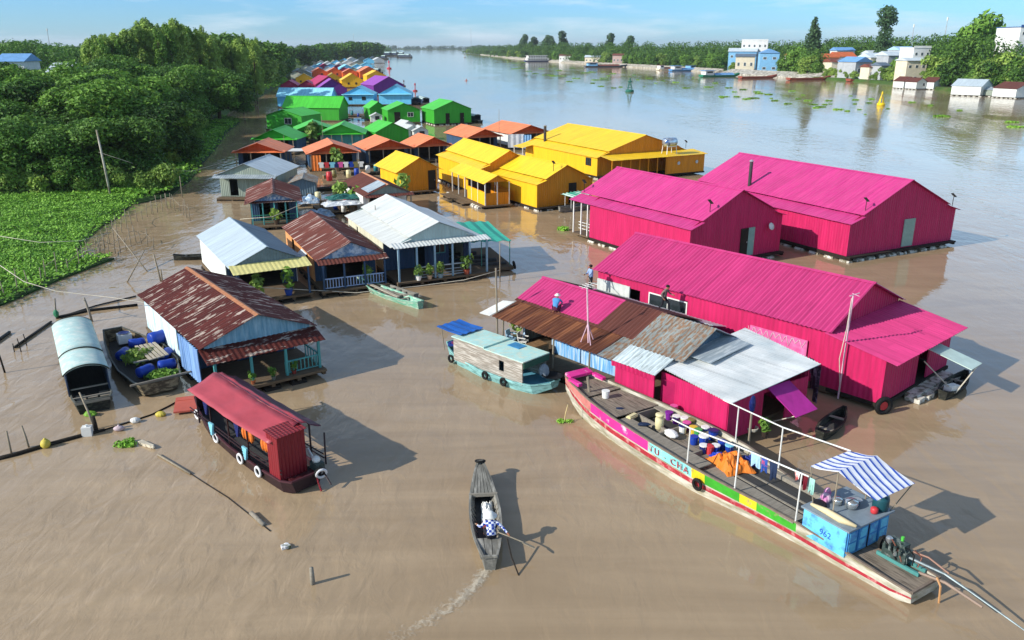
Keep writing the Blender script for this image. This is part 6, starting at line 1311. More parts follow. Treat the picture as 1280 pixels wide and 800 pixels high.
stand = dict(pelvis=(0, 0, .92), waist=(0, .01, 1.08), chest=(0, .02, 1.27), neck=(0, .03, 1.43), head=(0, .05, 1.54), crown=(0, .04, 1.63), nose=(0, .15, 1.53), shL=(-.17, .02, 1.37), shR=(.17, .02, 1.37), elL=(-.3, .16, 1.2), elR=(.24, .12, 1.1), wrL=(-.42, .36, 1.12), wrR=(.1, .34, 1.1), haL=(-.46, .43, 1.1), haR=(.04, .42, 1.1), fiL=(-.49, .49, 1.08), fiR=(.0, .48, 1.08), hipL=(-.09, 0, .86), hipR=(.09, 0, .86), knL=(-.1, .03, .48), knR=(.11, .0, .48), anL=(-.1, 0, .09), anR=(.12, -.03, .09), toL=(-.11, .15, .04), toR=(.13, .12, .04))
def cap(parent, hx, mt, name='hat', wide=.12):
    m = MB(); m.ell((hx[0], hx[1], hx[2]), .115, .125, .085, 12, 6); m.lathe([(.1, -.005), (.1 + wide, -.02), (.1 + wide, -.01), (.1, .01)], (hx[0], hx[1] + .02, hx[2] - .01), 14); return m.build(name, mt, parent, True)
# painter standing behind the ridge with a long roller pole
pb = P(738, 365, 2.18)
q1 = person('person in a light blue shirt standing behind the pink ridge with a roller pole', pb, 1.95, *body(stand), parts(M_skin, M_lshirt, M_jean))
MB().ell((0, .02, 1.6), .1, .115, .085).build('hair', M_black, q1, True)
rp_ = thing('roller_pole', 'thin paint roller pole held by the standing painter', 'pole', LW(q1, -.1, .42, 1.1), 1.95)
MB().tube([(.5, -.1, .12), (-.36, .0, .0), (-1.5, .2, -.42)], .018, 6).build('pole', M_grey, rp_); MB().tube([(-1.55, .05, -.44), (-1.5, .35, -.44)], .045, 8).build('roller', M_bucket['pink'], rp_)
place('purple_tray', 'purple paint tray at the standing painter\'s feet', 'tray', P(749, 366, 2.2), MB().box(-.2, -.15, 0, .2, .15, .08).box(-.17, -.12, .08, -.13, .12, .14), M_bucket['purple'], .7)
crouch = dict(pelvis=(0, -.12, .34), waist=(0, -.06, .48), chest=(0, .08, .66), neck=(0, .18, .8), head=(0, .24, .9), crown=(0, .23, .99), nose=(0, .34, .88), shL=(-.17, .12, .76), shR=(.17, .12, .76), elL=(-.26, .3, .6), elR=(.25, .3, .58), wrL=(-.16, .48, .46), wrR=(.14, .52, .42), haL=(-.12, .55, .42), haR=(.1, .6, .37), fiL=(-.1, .6, .4), fiR=(.08, .66, .34), hipL=(-.1, -.12, .3), hipR=(.1, -.12, .3), knL=(-.2, .26, .44), knR=(.2, .24, .44), anL=(-.14, .0, .08), anR=(.15, .0, .08), toL=(-.16, .15, .04), toR=(.17, .15, .04))
q2 = person('person in a blue shirt and white cap squatting on the half painted roof', LW(ws, .28, 10.9, 2.66), .72 - 1.1, *body(crouch), parts(M_skin, M_bshirt, M_plum))
cap(q2, (0, .23, .97), M_white, 'cap', .07)
stride = dict(stand); stride.update(chest=(0, .08, 1.24), neck=(0, .15, 1.39), head=(0, .2, 1.49), crown=(0, .2, 1.58), nose=(0, .3, 1.47), shL=(-.17, .08, 1.33), shR=(.17, .08, 1.33), elL=(-.24, .2, 1.1), elR=(.24, -.08, 1.08), wrL=(-.18, .42, 1.05), wrR=(.22, .06, .88), haL=(-.16, .5, 1.05), haR=(.22, .13, .83), fiL=(-.15, .56, 1.04), fiR=(.22, .18, .79), knL=(-.1, .26, .52), knR=(.1, -.06, .46), anL=(-.1, .3, .1), anR=(.11, -.34, .14), toL=(-.1, .45, .05), toR=(.11, -.22, .05))
q3 = person('person in grey brown clothes walking along the tin eave below the white framed window', P(829, 391, 2.16), .72 - 2.9, *body(stride), parts(M_skin, M_gshirt, M_jean))
MB().ell((0, .18, 1.55), .1, .115, .08).build('hair', M_black, q3, True)
place('purple_tray', 'purple paint tray on the tin eave behind the walking person', 'tray', P(815, 386, 2.25), MB().box(-.2, -.15, 0, .2, .15, .08).box(-.17, -.12, .08, -.13, .12, .14), M_bucket['purple'], .7)
row = dict(pelvis=(0, 0, .4), waist=(0, .05, .56), chest=(0, .14, .74), neck=(0, .2, .88), head=(0, .24, .98), crown=(0, .24, 1.07), nose=(0, .35, .96), shL=(-.18, .16, .84), shR=(.18, .14, .84), elL=(-.34, .2, .64), elR=(.38, .02, .66), wrL=(-.4, .42, .58), wrR=(.5, -.18, .56), haL=(-.42, .5, .58), haR=(.54, -.25, .53), fiL=(-.43, .56, .57), fiR=(.57, -.3, .5), hipL=(-.1, .02, .36), hipR=(.1, .02, .36), knL=(-.17, .42, .42), knR=(.17, .42, .42), anL=(-.14, .52, .14), anR=(.14, .52, .14), toL=(-.15, .66, .12), toR=(.15, .66, .12))
q4 = person('person in a blue and white checked shirt and white hat steering the grey sampan', LW(sp, .12, 1.15, .14), sp.rotation_euler[2] + .1, *body(row), parts(M_skin, check_mat(), M_jean))
h_ = MB(); h_.lathe([(.24, -.01), (.245, .0), (.13, .05), (.11, .13), (.05, .16)], (0, .24, 1.02), 16); h_.build('hat', M_white, q4, True)
oar = thing('oar', 'pale wooden oar held across the stern of the grey sampan', 'oar', LW(sp, 0, 0, 0), sp.rotation_euler[2])
MB().tube([(-.4, 1.7, .68), (.62, .95, .64), (1.15, .72, .5)], .022, 6).build('shaft', M_post, oar); m = MB(); m.prism([(1.1, .68, .49), (1.1, .8, .49), (1.5, .62, .36), (1.5, .5, .36)], [(1.1, .68, .52), (1.1, .8, .52), (1.5, .62, .39), (1.5, .5, .39)]); m.build('blade', M_post, oar)
oar = thing('oar', 'dark oar trailing behind the rower into the wake', 'oar', LW(sp, 0, 0, 0), sp.rotation_euler[2])
MB().tube([(.62, .8, .62), (.7, .2, .35), (.95, -.5, -.12)], .025, 6).build('shaft', M_dark, oar)
# ------------------------------------------------------------------ wake
def foam_mat():
    m = bpy.data.materials.new('wake_foam'); m.use_nodes = True; nt = m.node_tree; nt.nodes.clear(); L = nt.links.new
    out = N(nt, 'ShaderNodeOutputMaterial'); mx = N(nt, 'ShaderNodeMixShader'); tr = N(nt, 'ShaderNodeBsdfTransparent'); d = N(nt, 'ShaderNodeBsdfPrincipled'); d.inputs['Base Color'].default_value = (.62, .55, .42, 1); d.inputs['Roughness'].default_value = .6
    tc = N(nt, 'ShaderNodeTexCoord'); s = N(nt, 'ShaderNodeSeparateXYZ'); L(tc.outputs['Object'], s.inputs[0])
    n = N(nt, 'ShaderNodeTexNoise'); n.inputs['Scale'].default_value = 5.5; n.inputs['Detail'].default_value = 6; n.inputs['Roughness'].default_value = .7; n.inputs['Distortion'].default_value = .8; L(tc.outputs['Object'], n.inputs[0])
    u = N(nt, 'ShaderNodeUVMap'); su = N(nt, 'ShaderNodeSeparateXYZ'); L(u.outputs[0], su.inputs[0])
    w1 = N(nt, 'ShaderNodeMath', operation='MULTIPLY_ADD'); w1.inputs[1].default_value = -.5; w1.inputs[2].default_value = .82; L(su.outputs[1], w1.inputs[0])
    r = N(nt, 'ShaderNodeMapRange'); L(n.outputs['Fac'], r.inputs[0]); iv = N(nt, 'ShaderNodeMath', operation='ADD'); iv.inputs[1].default_value = .25; L(w1.outputs[0], iv.inputs[0]); L(w1.outputs[0], r.inputs[1]); L(iv.outputs[0], r.inputs[2]); r.inputs[3].default_value = 0; r.inputs[4].default_value = .6
    L(r.outputs[0], mx.inputs[0]); L(tr.outputs[0], mx.inputs[1]); L(d.outputs[0], mx.inputs[2]); L(mx.outputs[0], out.inputs[0]); return m
def wake(name, pts, widths, label, amp=.02, k0=1.0):
    me = bpy.data.meshes.new(name); v = []; f = []; uv = []; nn = 9; pp = [Vector((*p, 0)) for p in pts]; K = len(pp)
    for i, p in enumerate(pp):
        d = (pp[min(i + 1, K - 1)] - pp[max(i - 1, 0)]).normalized(); s = Vector((-d.y, d.x, 0))
        for j in range(nn):
            t = j / (nn - 1) * 2 - 1; q = p + s * t * widths[i]; v.append((q.x, q.y, .012 + amp * (1 - abs(t)) * (.5 + .5 * math.sin(i * 2.3 + j)))); uv.append((i / (K - 1), (1 - abs(t)) * k0 * (1 - .55 * (i / (K - 1)))))
    for i in range(K - 1):
        for j in range(nn - 1): f.append((i * nn + j, i * nn + j + 1, (i + 1) * nn + j + 1, (i + 1) * nn + j))
    me.from_pydata(v, [], f); l = me.uv_layers.new()
    for lp in me.loops: l.data[lp.index].uv = uv[lp.vertex_index]
    me.materials.append(_mats.setdefault('wake_foam', None) or foam_mat()); _mats['wake_foam'] = me.materials[0]
    o = bpy.data.objects.new(name, me); COL.objects.link(o); return tag(o, label, 'foam', kind='stuff')
wk = [(612, 711), (606, 716), (598, 727), (588, 738), (578, 748), (566, 757), (552, 766), (536, 775), (518, 785), (498, 796), (476, 808), (450, 822)]
wake('wake_foam', [tuple(P(*q)[:2]) for q in wk], [.4, .5, .58, .66, .74, .82, .9, 1.0, 1.1, 1.2, 1.3, 1.4], 'broken foam of the wake behind the rowed sampan', .05, 1.3)
M_pipe = mat('black_pipe', '#26241f', rough=.6, var=.3)
# ------------------------------------------------------------------ floats, booms and stakes
def tubething(name, label, cat, pts, r_, mt, group=None, n=6):
    p0 = Vector(pts[0]); o = MB().tube([Vector(p) - p0 for p in pts], r_, n).build(name, mt, None, True, p0); return tag(o, label, cat, group)
def PP(l, z=.05): return [P(x_, y_, z) for x_, y_ in l]
tubething('log_boom', 'long dark floating log boom crossing the lower left water', 'log', PP([(-30, 580), (20, 568), (60, 556), (100, 545), (131, 537)]), [.1, .1, .1, .09, .07], M_dark)
tubething('float_rope', 'dark rope running from the log boom toward the red roofed boat', 'rope', PP([(131, 537), (160, 528), (190, 518), (212, 507), (226, 499)], .03), .035, M_dark)
tubething('float_rope', 'submerged looking rope trailing from the loose stick toward the white debris', 'rope', PP([(238, 592), (258, 605), (285, 622), (318, 648), (338, 664)], .01), .02, M_dark)
tubething('loose_stick', 'bamboo stick drifting below the weed clump', 'stick', PP([(197, 568), (238, 592)]), .045, M_post)
tubething('loose_stick', 'short log end drifting on the trailing rope', 'stick', PP([(314, 641), (330, 656)]), .09, M_grey)
tubething('floating_bamboo', 'black pipe floating from the covered boat to the rusty house', 'pipe', PP([(70, 397), (110, 388), (172, 381)], .08), .09, M_pipe)
tubething('floating_bamboo', 'thin bamboo floating beside the black pipe', 'bamboo', PP([(85, 393), (120, 382), (170, 370)], .06), .05, M_pipe)
tubething('floating_bamboo', 'bamboo pole floating left of the covered boat', 'bamboo', PP([(18, 434), (64, 402)], .08), .07, M_pipe)
tubething('floating_bamboo', 'bamboo end floating at the left edge of the picture', 'bamboo', PP([(-12, 432), (12, 415)], .08), .09, M_pipe)
def stake(label, px, py, hh, lean=(0, 0), r_=.045, mt=M_post, group=None, z0=-.4, name='wooden_stake'):
    q = P(px, py, 0); o = MB().tube([(0, 0, z0), (lean[0] * .5, lean[1] * .5, hh * .5), (lean[0], lean[1], hh)], [r_, r_ * .9, r_ * .75], 6).build(name, mt, None, True, q); return tag(o, label, 'pole', group)
stake('bare stake at the left of two standing by the log boom', 14, 566, 1.0); stake('bare stake at the right of two standing by the log boom', 37, 559, 1.0, (-.15, 0))
stake('short dark post standing at the end of the log boom', 121, 540, .75, (-.05, 0), .1, M_dark); stake('slanting pole from the boom end to the covered boat', 121, 538, 1.6, (-.75, .5), .05)
stake('stubby post standing alone in the open water at the bottom', 391, 730, .6, (0, 0), .085, M_grey)
stake('leaning pole behind the covered boat', 116, 402, 1.5, (-.35, .1), .08, M_grey); stake('pole with a green rag at the bow of the covered boat', 70, 398, 1.3, (.15, 0), .06, M_grey)
stake('thin stake at the far left beside the bamboo end', 7, 466, 1.6, (-.3, .1), .05, M_dark); stake('left short stake by the floating bamboo', 18, 440, .5, (0, 0), .03, M_dark); stake('middle short stake by the floating bamboo', 27, 440, .8, (-.1, 0), .03, M_dark); stake('right short stake by the floating bamboo', 34, 432, .7, (-.1, 0), .03, M_dark)
stake('yellowish stick standing in a weed tuft near the cargo boat bow', 704, 528, .85, (.2, .05), .03, mat('yellow_bamboo', '#c9b884', var=.2))
place('green_rag', 'green rag tied on the pole at the covered boat', 'rag', P(70, 392, .35), MB().ell((0, 0, 0), .16, .12, .26, jit=.3), mat('green_rag', '#2f7a55', var=.2))
place('float_ball', 'yellow round float resting against the log boom', 'float', P(57, 556, .12), MB().ell((0, 0, .05), .2, .2, .22).lathe([(.05, .22), (.05, .3)], n=8), mat('float_yellow', '#c9b84e', var=.2), smooth=True)
place('float_jug', 'white square jug floating at the end of the log boom', 'jug', P(110, 544, .0), MB().box(-.2, -.16, .0, .2, .16, .42).lathe([(.06, .42), (.06, .5)], n=8), M_white, .2)
place('float_jug', 'greyish pink jug lying on the dark rope', 'jug', P(149, 537, .05), MB().ell((0, 0, .06), .24, .14, .13).lathe([(.05, .12), (.05, .22)], n=8), mat('pinkish_plastic', '#c3b0b4', var=.2), .3, smooth=True)
place('float_bag', 'white foam lump on the dark rope', 'float', P(169, 527, .03), MB().ell((0, 0, .06), .22, .17, .14, jit=.25), M_white, .2)
place('float_ball', 'yellow flattened float near the salmon panel', 'float', P(201, 519, .03), MB().ell((0, 0, .05), .24, .18, .14, jit=.15), mat('float_yellow', '#c9b84e'))
place('driftwood', 'white and brown driftwood beside the weed clump', 'driftwood', P(183, 556, .04), MB().box(-.45, -.1, -.05, .1, .1, .08).box(.05, -.08, -.02, .45, .08, .1).ell((.5, 0, .04), .1, .08, .08), mat('pale_drift', '#c9bfa9', var=.35, nscale=5), -.6)
place('floating_litter', 'scrap of white litter floating alone at the lower left', 'litter', P(357, 684, .02), MB().box(-.14, -.1, -.02, .12, .1, .08).box(-.05, -.16, .02, .14, -.05, .12).ell((.05, .12, .02), .1, .08, .06), mat('litter_white', '#dedede', var=.3, nscale=9, alt='#4d5a2f', altamt=.35), .5)
HY = []
for k in range(4):
    rr = random.Random(50 + k); lob = [((rr.uniform(-.7, .7), rr.uniform(-.35, .35), .08), (.5, .35, .16)) for _ in range(4)]
    v, f = leaf_cloud(50 + k, lob, 240, .2, up=.8); m = MB(); m.v = v; m.f = f; m.m = [0] * len(f); HY.append([m, None])
def hyac(label, px, py, s, group=None, k=None, sz=1.):
    k = RND.randrange(4) if k is None else k; q = P(px, py, .02)
    if HY[k][1] is None: o = HY[k][0].build('water_hyacinth', M_hya); HY[k][1] = o
    else: o = HY[k][1].copy(); COL.objects.link(o)
    o.location = q; o.rotation_euler[2] = RND.uniform(-.4, .4); o.scale = (s, s, min(s, 1.2) * sz)
    for a in ('group',):
        if a in o: del o[a]
    tag(o, label, 'water hyacinth', group); return o
hyac('leafy weed clump drifting just below the dark rope', 161, 556, .55, k=0, sz=1.6); hyac('small weed tuft at the foot of the yellowish stick', 706, 527, .4, k=1); hyac('weed clump against the back porch of the middle pink hall', 697, 287, .9, k=2, sz=1.4)
for px, py, wpx in [(645, 86, 10), (652, 85, 8), (660, 89, 9), (677, 86, 7), (683, 94, 16), (693, 95, 10), (716, 85, 8), (733, 91, 12), (740, 90, 9), (747, 100, 14), (750, 108, 9), (755, 98, 10), (758, 100, 12), (761, 95, 6), (767, 110, 6), (775, 109, 6), (798, 100, 5), (804, 108, 4), (820, 104, 4), (828, 101, 6), (865, 97, 4), (880, 109, 12), (888, 109, 8), (905, 121, 12), (911, 110, 9), (918, 115, 6), (922, 121, 9), (940, 123, 16), (945, 115, 10), (951, 117, 12), (962, 123, 6), (998, 124, 8), (1015, 131, 12), (1028, 131, 9), (1020, 135, 8), (1038, 130, 5), (1048, 137, 12), (1056, 139, 9), (1064, 120, 5), (1066, 130, 7), (1080, 143, 5), (1088, 124, 9), (640, 79, 12), (655, 78, 8), (622, 72, 20), (610, 70, 14), (597, 67, 10), (635, 75, 14), (712, 102, 8), (700, 88, 9), (1110, 136, 6), (1075, 137, 6), (1004, 119, 6), (668, 92, 9), (702, 95, 12), (720, 98, 10), (738, 104, 9), (765, 92, 9), (790, 94, 8), (812, 98, 8), (845, 103, 8), (858, 110, 9), (895, 104, 8), (930, 112, 10), (956, 118, 14), (970, 126, 10), (985, 130, 9), (1010, 126, 10), (1024, 134, 14), (1036, 126, 8), (1070, 125, 9), (1085, 129, 8), (932, 124, 12), (900, 122, 8), (990, 114, 8), (1140, 128, 8), (1160, 132, 9), (1200, 138, 8)]:
    d = (P(px, py) - P(px + 1, py)).length; hyac('green raft of water hyacinth drifting on the open river', px, py, wpx * d / 1.7, 'hyacinth rafts drifting on the open river')
hyac('largest drifting hyacinth raft below the yellow buoy', 1175, 146, 2.6, k=3, sz=1.3); hyac('hyacinth raft at the right edge below the floating houses', 1265, 153, 2.0, k=0); hyac('second hyacinth raft at the right edge of the picture', 1274, 159, 2.4, k=1)
# fish trap stakes along the hyacinth field
FS = 'stakes of the fish trap'
rr = random.Random(5)
def along(pl, n):
    out = []
    for i in range(n): t = i / (n - 1) * (len(pl) - 1); k = min(int(t), len(pl) - 2); u = t - k; out.append((pl[k][0] + (pl[k + 1][0] - pl[k][0]) * u, pl[k][1] + (pl[k + 1][1] - pl[k][1]) * u))
    return out
tops = []
for pl, n in [([(58, 352), (100, 335), (120, 318), (138, 306), (152, 291), (172, 277), (190, 268), (210, 262)], 22), ([(122, 325), (135, 318), (155, 316), (172, 302), (192, 312)], 12), ([(192, 268), (208, 259), (225, 266), (238, 276)], 10), ([(8, 376), (30, 366), (52, 356)], 4)]:
    tp = []
    for (x_, y_) in along(pl, n):
        hh = rr.uniform(1.0, 1.9); o = stake('slim bamboo stake of the fish trap beside the hyacinth field', x_, y_, hh, (rr.uniform(-.2, .1), rr.uniform(-.1, .1)), .035, M_post, FS, name='bamboo_stake'); tp.append(o.location + Vector((0, 0, hh * .7)))
    tops.append(tp)
for i, tp in enumerate(tops[:3]): tubething('trap_rope', ('rope strung along the longest row of trap stakes', 'rope strung along the inner row of trap stakes', 'rope strung along the far row of trap stakes')[i], 'rope', tp, .02, M_post)
for i, (a, za, b, zb, tx) in enumerate([((189, 346), .0, (141, 285), 2.6, 'long pole leaning left in the crossed lift net frame'), ((156, 358), 0, (181, 312), 2.3, 'shorter pole leaning right in the crossed lift net frame')]): tubething('net_pole', tx, 'pole', [P(*a, za - .3), P(*b, za + zb)], [.06, .04], M_post)
stake('tall twin post by the lift net', 202, 353, 2.1, (-.3, 0), .07, M_post); stake('short twin post by the lift net', 203, 352, .9, (0, 0), .06, M_post)
stake('pole with weed at its foot in the channel', 228, 247, 2.4, (0, 0), .05, M_post)
# ------------------------------------------------------------------ poles, wires
def pole(label, px, py, hh, r_=.05, lean=(0, 0), mt=M_post, name='bamboo_pole'): return stake(label, px, py, hh, lean, r_, mt, name=name)
up_ = pole('grey concrete utility pole leaning at the edge of the wood', 139, 247, 7.4, .12, (-.45, 0), M_conc, 'utility_pole')
for tx, pts in [('cable sagging from the utility pole across the channel', [LW(up_, -.6, 0, 5.0), P(190, 212, 2.3), P(240, 214, 2.2), P(296, 198, 2.6)]), ('cable strung low over the hyacinth field', [P(-20, 292, 2), P(50, 303, 1.6), P(100, 301, 1.6), P(137, 291, 1.7)]), ('cable coming down over the hyacinth to the stakes by the covered boat', [P(-10, 325, 3.5), P(30, 352, 2.6), P(70, 364, 2.2), P(140, 372, 1.8), P(180, 378, 2.6)]), ('white mooring rope from the grey house past the sampans to the workshop pole', [LW(h2, -1.5, -1.2, 1.4), P(395, 363, .5), P(445, 366, .25), P(520, 358, .2), P(580, 350, .3), P(624, 338, .9)]), ('cable from the far pole over the green porch house', [P(300, 274, 1.6), P(340, 271, 2.0), P(390, 250, 2.9), P(405, 240, 3.2)])]:
    tubething('sagging_cable', tx, 'cable', pts, .022 if 'white' not in tx else .03, M_rope, n=5)
for a in [('thin pole against the left wall of the white house', 472, 316, 3.9), ('thin pole in front of the orange house with washing', 451, 240, 4.6), ('pole standing among the green roofs', 405, 190, 5.6), ('pole between the small yellow house and the yellow hall', 546, 232, 3.2), ('slender pole behind the orange roofs', 624, 188, 6.5), ('pole at the water end of the shade raft', 625, 352, 2.9), ('pale post beside the open green roof', 357, 198, 3.4)]: pole(a[0], a[1], a[2], a[3], .045)
# lamps, flues, dish, tank
def solar_lamp(label, p, rz=0, hh=1.1):
    t = thing('solar_lamp', label, 'lamp', p, rz); t.scale = (.7, .7, .7); MB().tube([(0, 0, 0), (.0, 0, hh)], .04, 6).build('pole', M_dark, t)
    m = MB(); m.prism([(-.2, -.25, hh), (.2, -.25, hh), (.2, .3, hh + .35), (-.2, .3, hh + .35)], [(-.2, -.27, hh + .04), (.2, -.27, hh + .04), (.2, .28, hh + .39), (-.2, .28, hh + .39)]); m.build('panel', M_dark, t)
    m = MB(); m.prism([(-.13, -.2, hh - .03), (.13, -.2, hh - .03), (.13, .1, hh + .16), (-.13, .1, hh + .16)], [(-.13, -.2, hh - .01), (.13, -.2, hh - .01), (.13, .1, hh + .18), (-.13, .1, hh + .18)]); m.build('lamp_head', M_white, t); return t
solar_lamp('solar lamp on the roof edge of the right pink hall', LW(p1, -4.6, .4, 3.85), .4); solar_lamp('solar lamp at the gable corner of the middle pink hall', LW(p2, -3.0, .4, 4.2), .5)
solar_lamp('solar lamp tilted at the right roof corner of the right pink hall', LW(p1, 6.2, .6, 3.3), .4); solar_lamp('solar lamp at the back roof corner of the middle pink hall', LW(p2, -3.9, 14.6, 3.9), .5); solar_lamp('solar lamp at the right roof end of the largest yellow hall', LW(y4, 6.9, .3, 3.1), .5); solar_lamp('solar lamp on the yellow hall with the dark doorway', LW(y3, -1.4, .5, 3.9), .5)
def flue(label, p, hh, r_=.16):
    t = thing('flue_pipe', label, 'chimney', p); MB().lathe([(r_, -.3), (r_, hh)], n=12).build('pipe', mat('dark_flue', '#4a4648', rough=.5, metal=.4, var=.2), t); MB().lathe([(r_ * 1.05, hh), (r_ * 1.4, hh + .06), (r_ * .3, hh + .2)], n=12).build('cap', M_steel, t); return t
flue('dark flue pipe rising from the roof of the right pink hall', LW(p1, -4.4, 13.4, 4.2), 1.9); flue('dark flue pipe rising from the largest yellow roof', LW(y4, -5.9, 15.6, 3.3), 2.0, .2)
t = thing('satellite_dish', 'white satellite dish on the gable of the middle pink hall', 'dish', LW(p2, 3.4, -.05, 2.6), .565); t.scale = (.65, .65, .65)
MB().lathe([(.05, -.1), (.3, -.04), (.44, .06), (.46, .07), (.3, .0)], n=18, M=Matrix.Rotation(1.2, 4, 'X') ).build('dish', M_white, t, True); MB().tube([(0, .1, -.1), (0, .25, -.3)], .03, 6).build('bracket', M_steel, t); MB().tube([(0, -.1, -.25), (0, -.45, .1)], .015, 5).build('feed_arm', M_steel, t)
t = thing('water_tank', 'steel water tank on a white stand over the lean-to of the largest yellow hall', 'tank', LW(y4, 2.6, -1.6, 2.82), .496)
MB().lathe([(.2, -.95), (.55, -.85), (.58, 0), (.55, .85), (.2, .95)], (0, 0, 1.5), 16, M=Matrix.Rotation(PI / 2, 4, 'Y')).build('tank_body', mat('tank_steel', '#c9d2d8', rough=.25, metal=.7, var=.1, alt='#3f6fb0', altamt=.3, altn=2), t, True)
for x_ in (-.7, .7):
    for y_ in (-.45, .45): MB().tube([(x_ * 1.15, y_ * 1.2, 0), (x_, y_, 1.1)], .05, 6).build('leg', M_white, t)
m = MB(); m.box(-.8, -.5, .92, .8, -.42, 1.0); m.box(-.8, .42, .92, .8, .5, 1.0); m.build('stand_frame', M_white, t)
# ------------------------------------------------------------------ small craft and clutter between the houses
def small_boat(label, px, py, th, s=1., mh=None, cat='boat', group=None):
    return dup(cv, P(px, py), th, label, s, group)
for a in [('dark covered boat moored at the river end of the blue houses', 519, 131, .9, 1.1), ('maroon tinted covered boat moored outside the dark one', 533, 132, .3, 1.15), ('covered boat showing a round end behind the purple house', 492, 113, .4, 1.3), ('dark covered boat behind the green hall at the river side', 597, 153, .6, .9), ('covered boat at the river end of the farthest houses', 474, 92, 1.2, 1.6), ('covered boat beyond the orange house at the river end', 478, 99, 1.0, 1.3)]: small_boat(*a)
for px, py, s in [(478, 71, 3), (487, 70, 3.4), (496, 70, 3.6), (504, 70, 3.2), (512, 72, 2.6), (471, 73, 2.6), (482, 74, 2.6), (466, 76, 2.2)]: small_boat('dark covered boat in the far line of barges', px, py, 1.3 + RND.uniform(-.3, .3), s, group='far line of barges')
sampan('dark sampan with an outrigger awning in the gap behind the tin shed', P(385, 240, 0), -1.1, 5.5, .55, M_bh, M_deckd, zs=.35, bow=.6, seats=3, white=False)
sampan('dark sampan lying in front of the washing hung orange house', P(430, 219, 0), -1.45, 6, .5, M_bh, M_grey, zs=.32, bow=.55, seats=3)
sampan('pale sampan crossing in front of the broad orange house', P(498, 214, 0), -1.3, 5, .5, M_sgrey, M_grey, zs=.32, bow=.55, seats=2)
sb_, _ = sampan('grey sampan with a green striped awning by the yellow hall door', P(760, 254, 0) + Vector((.3, -.6, 0)), math.atan2(-(P(688, 266) - P(760, 254)).x, (P(688, 266) - P(760, 254)).y), 7.6, .7, M_sgrey, M_deckd, zs=.45, bow=.6, seats=2)
MB().corr((-.9, 3.6, 1.6), (-.9, 6.6, 1.6), (1.8, 0, .12), .5, .06).build('striped_canopy', mat('green_stripe_canopy', '#2f8f78', var=.1, corr=0, alt='#cfe2da', altamt=.45, altscale=(.2, 4, 1), altn=1.0, altw=.03), sb_)
for x_, y_ in [(-.6, 3.8), (.6, 3.8), (-.45, 6.4), (.45, 6.4)]: MB().tube([(x_, y_, .3), (x_, y_, 1.62)], .03, 5).build('pole', M_white, sb_)
for a in [('pale blue tarpaulin heaped between the green porch house and the brown roofed house', 384, 253, 1.5, 1.0, .9, 31), ('blue plastic sheet sliding into the water behind the brown roofed house', 400, 268, 1.2, 1.5, .6, 33)]:
    tarp('blue_tarpaulin', a[0], P(a[1], a[2], .3), a[3], a[4], a[5], mat('pale_blue_tarp', '#9fbfdc', rough=.5, var=.25, nscale=2, alt='#e2e8ec', altamt=.35), a[6], .4)
def raft(label, px, py, w_, l_, th, z=.28):
    t = thing('plank_raft', label, 'raft', P(px, py), th); m = MB()
    for i in range(int(w_ / .32)): m.box(-w_ / 2 + i * .32, 0, z - .08, -w_ / 2 + i * .32 + .28, l_, z)
    m.build('planks', M_raft, t)
    m = MB()
    for i in range(max(2, int(l_ / 1.4))): m.tube([(-w_ / 2, .3 + i * 1.4, .02), (w_ / 2, .3 + i * 1.4, .02)], .18, 8)
    m.build('float_drums', M_dark, t); return t
raft('plank raft cluttered with plants at the left side of the brown roofed house', 425, 268, 3.4, 6, .44); raft('plank raft in front of the tin shed', 350, 245, 4, 5, .2); raft('dark plank raft in front of the blue houses', 450, 146, 10, 6, .1); raft('plank walkway beside the sampan of the yellow hall', 590, 257, 2, 7, .44)
tarp('white_tarpaulin', 'white tarp slung as an awning beside the orange ridged house', P(428, 254, 1.6), 1.9, 1.3, .3, mat('white_tarp', '#d9dcdc', rough=.5, var=.15), 41, .44)
tarp('green_net', 'dark green net draped at the left wall of the orange ridged house', P(430, 247, 1.9), 1.6, 1.0, .4, mat('dark_green_net', '#2f6a62', rough=.7, var=.3), 43, .44)
pot_plant('leafy shrub on the cluttered raft beside the brown roofed house', P(427, 262, .3), 2.6, '#5d4a38', 'light', hh=.6); pot_plant('second shrub on the cluttered raft, nearer the white house', P(443, 264, .3), 2.2, '#4a5a68', 'mid', hh=.6); pot_plant('small tree in a pot between the brown roofed house and the yellow house', P(504, 252, .4), 2.6, '#6b5a3c', 'light', hh=.7)
pot_plant('bushes in the yard of the low green house', P(392, 183, .3), 4.0, '#5d4a38', 'light', 140, hh=.5); pot_plant('potted shrub at the washing hung orange house', P(423, 214, .4), 2.6, '#5d4a38', 'light', hh=.7); pot_plant('dark potted shrub on the grey plank house raft', P(288, 247, .3), 2.6, '#333', 'dark', hh=.8) if False else None
plate_ = thing('white_canopy', 'flat white canopy on poles between two orange roofs', 'canopy', P(376, 209, 0), .1)
MB().box(-2.0, 0, 2.2, 2.0, 3, 2.26).build('canopy_sheet', M_white, plate_)
for x_ in (-1.9, 1.9):
    for y_ in (.1, 2.9): MB().tube([(x_, y_, 0), (x_, y_, 2.2)], .05, 6).build('pole', M_post, plate_)
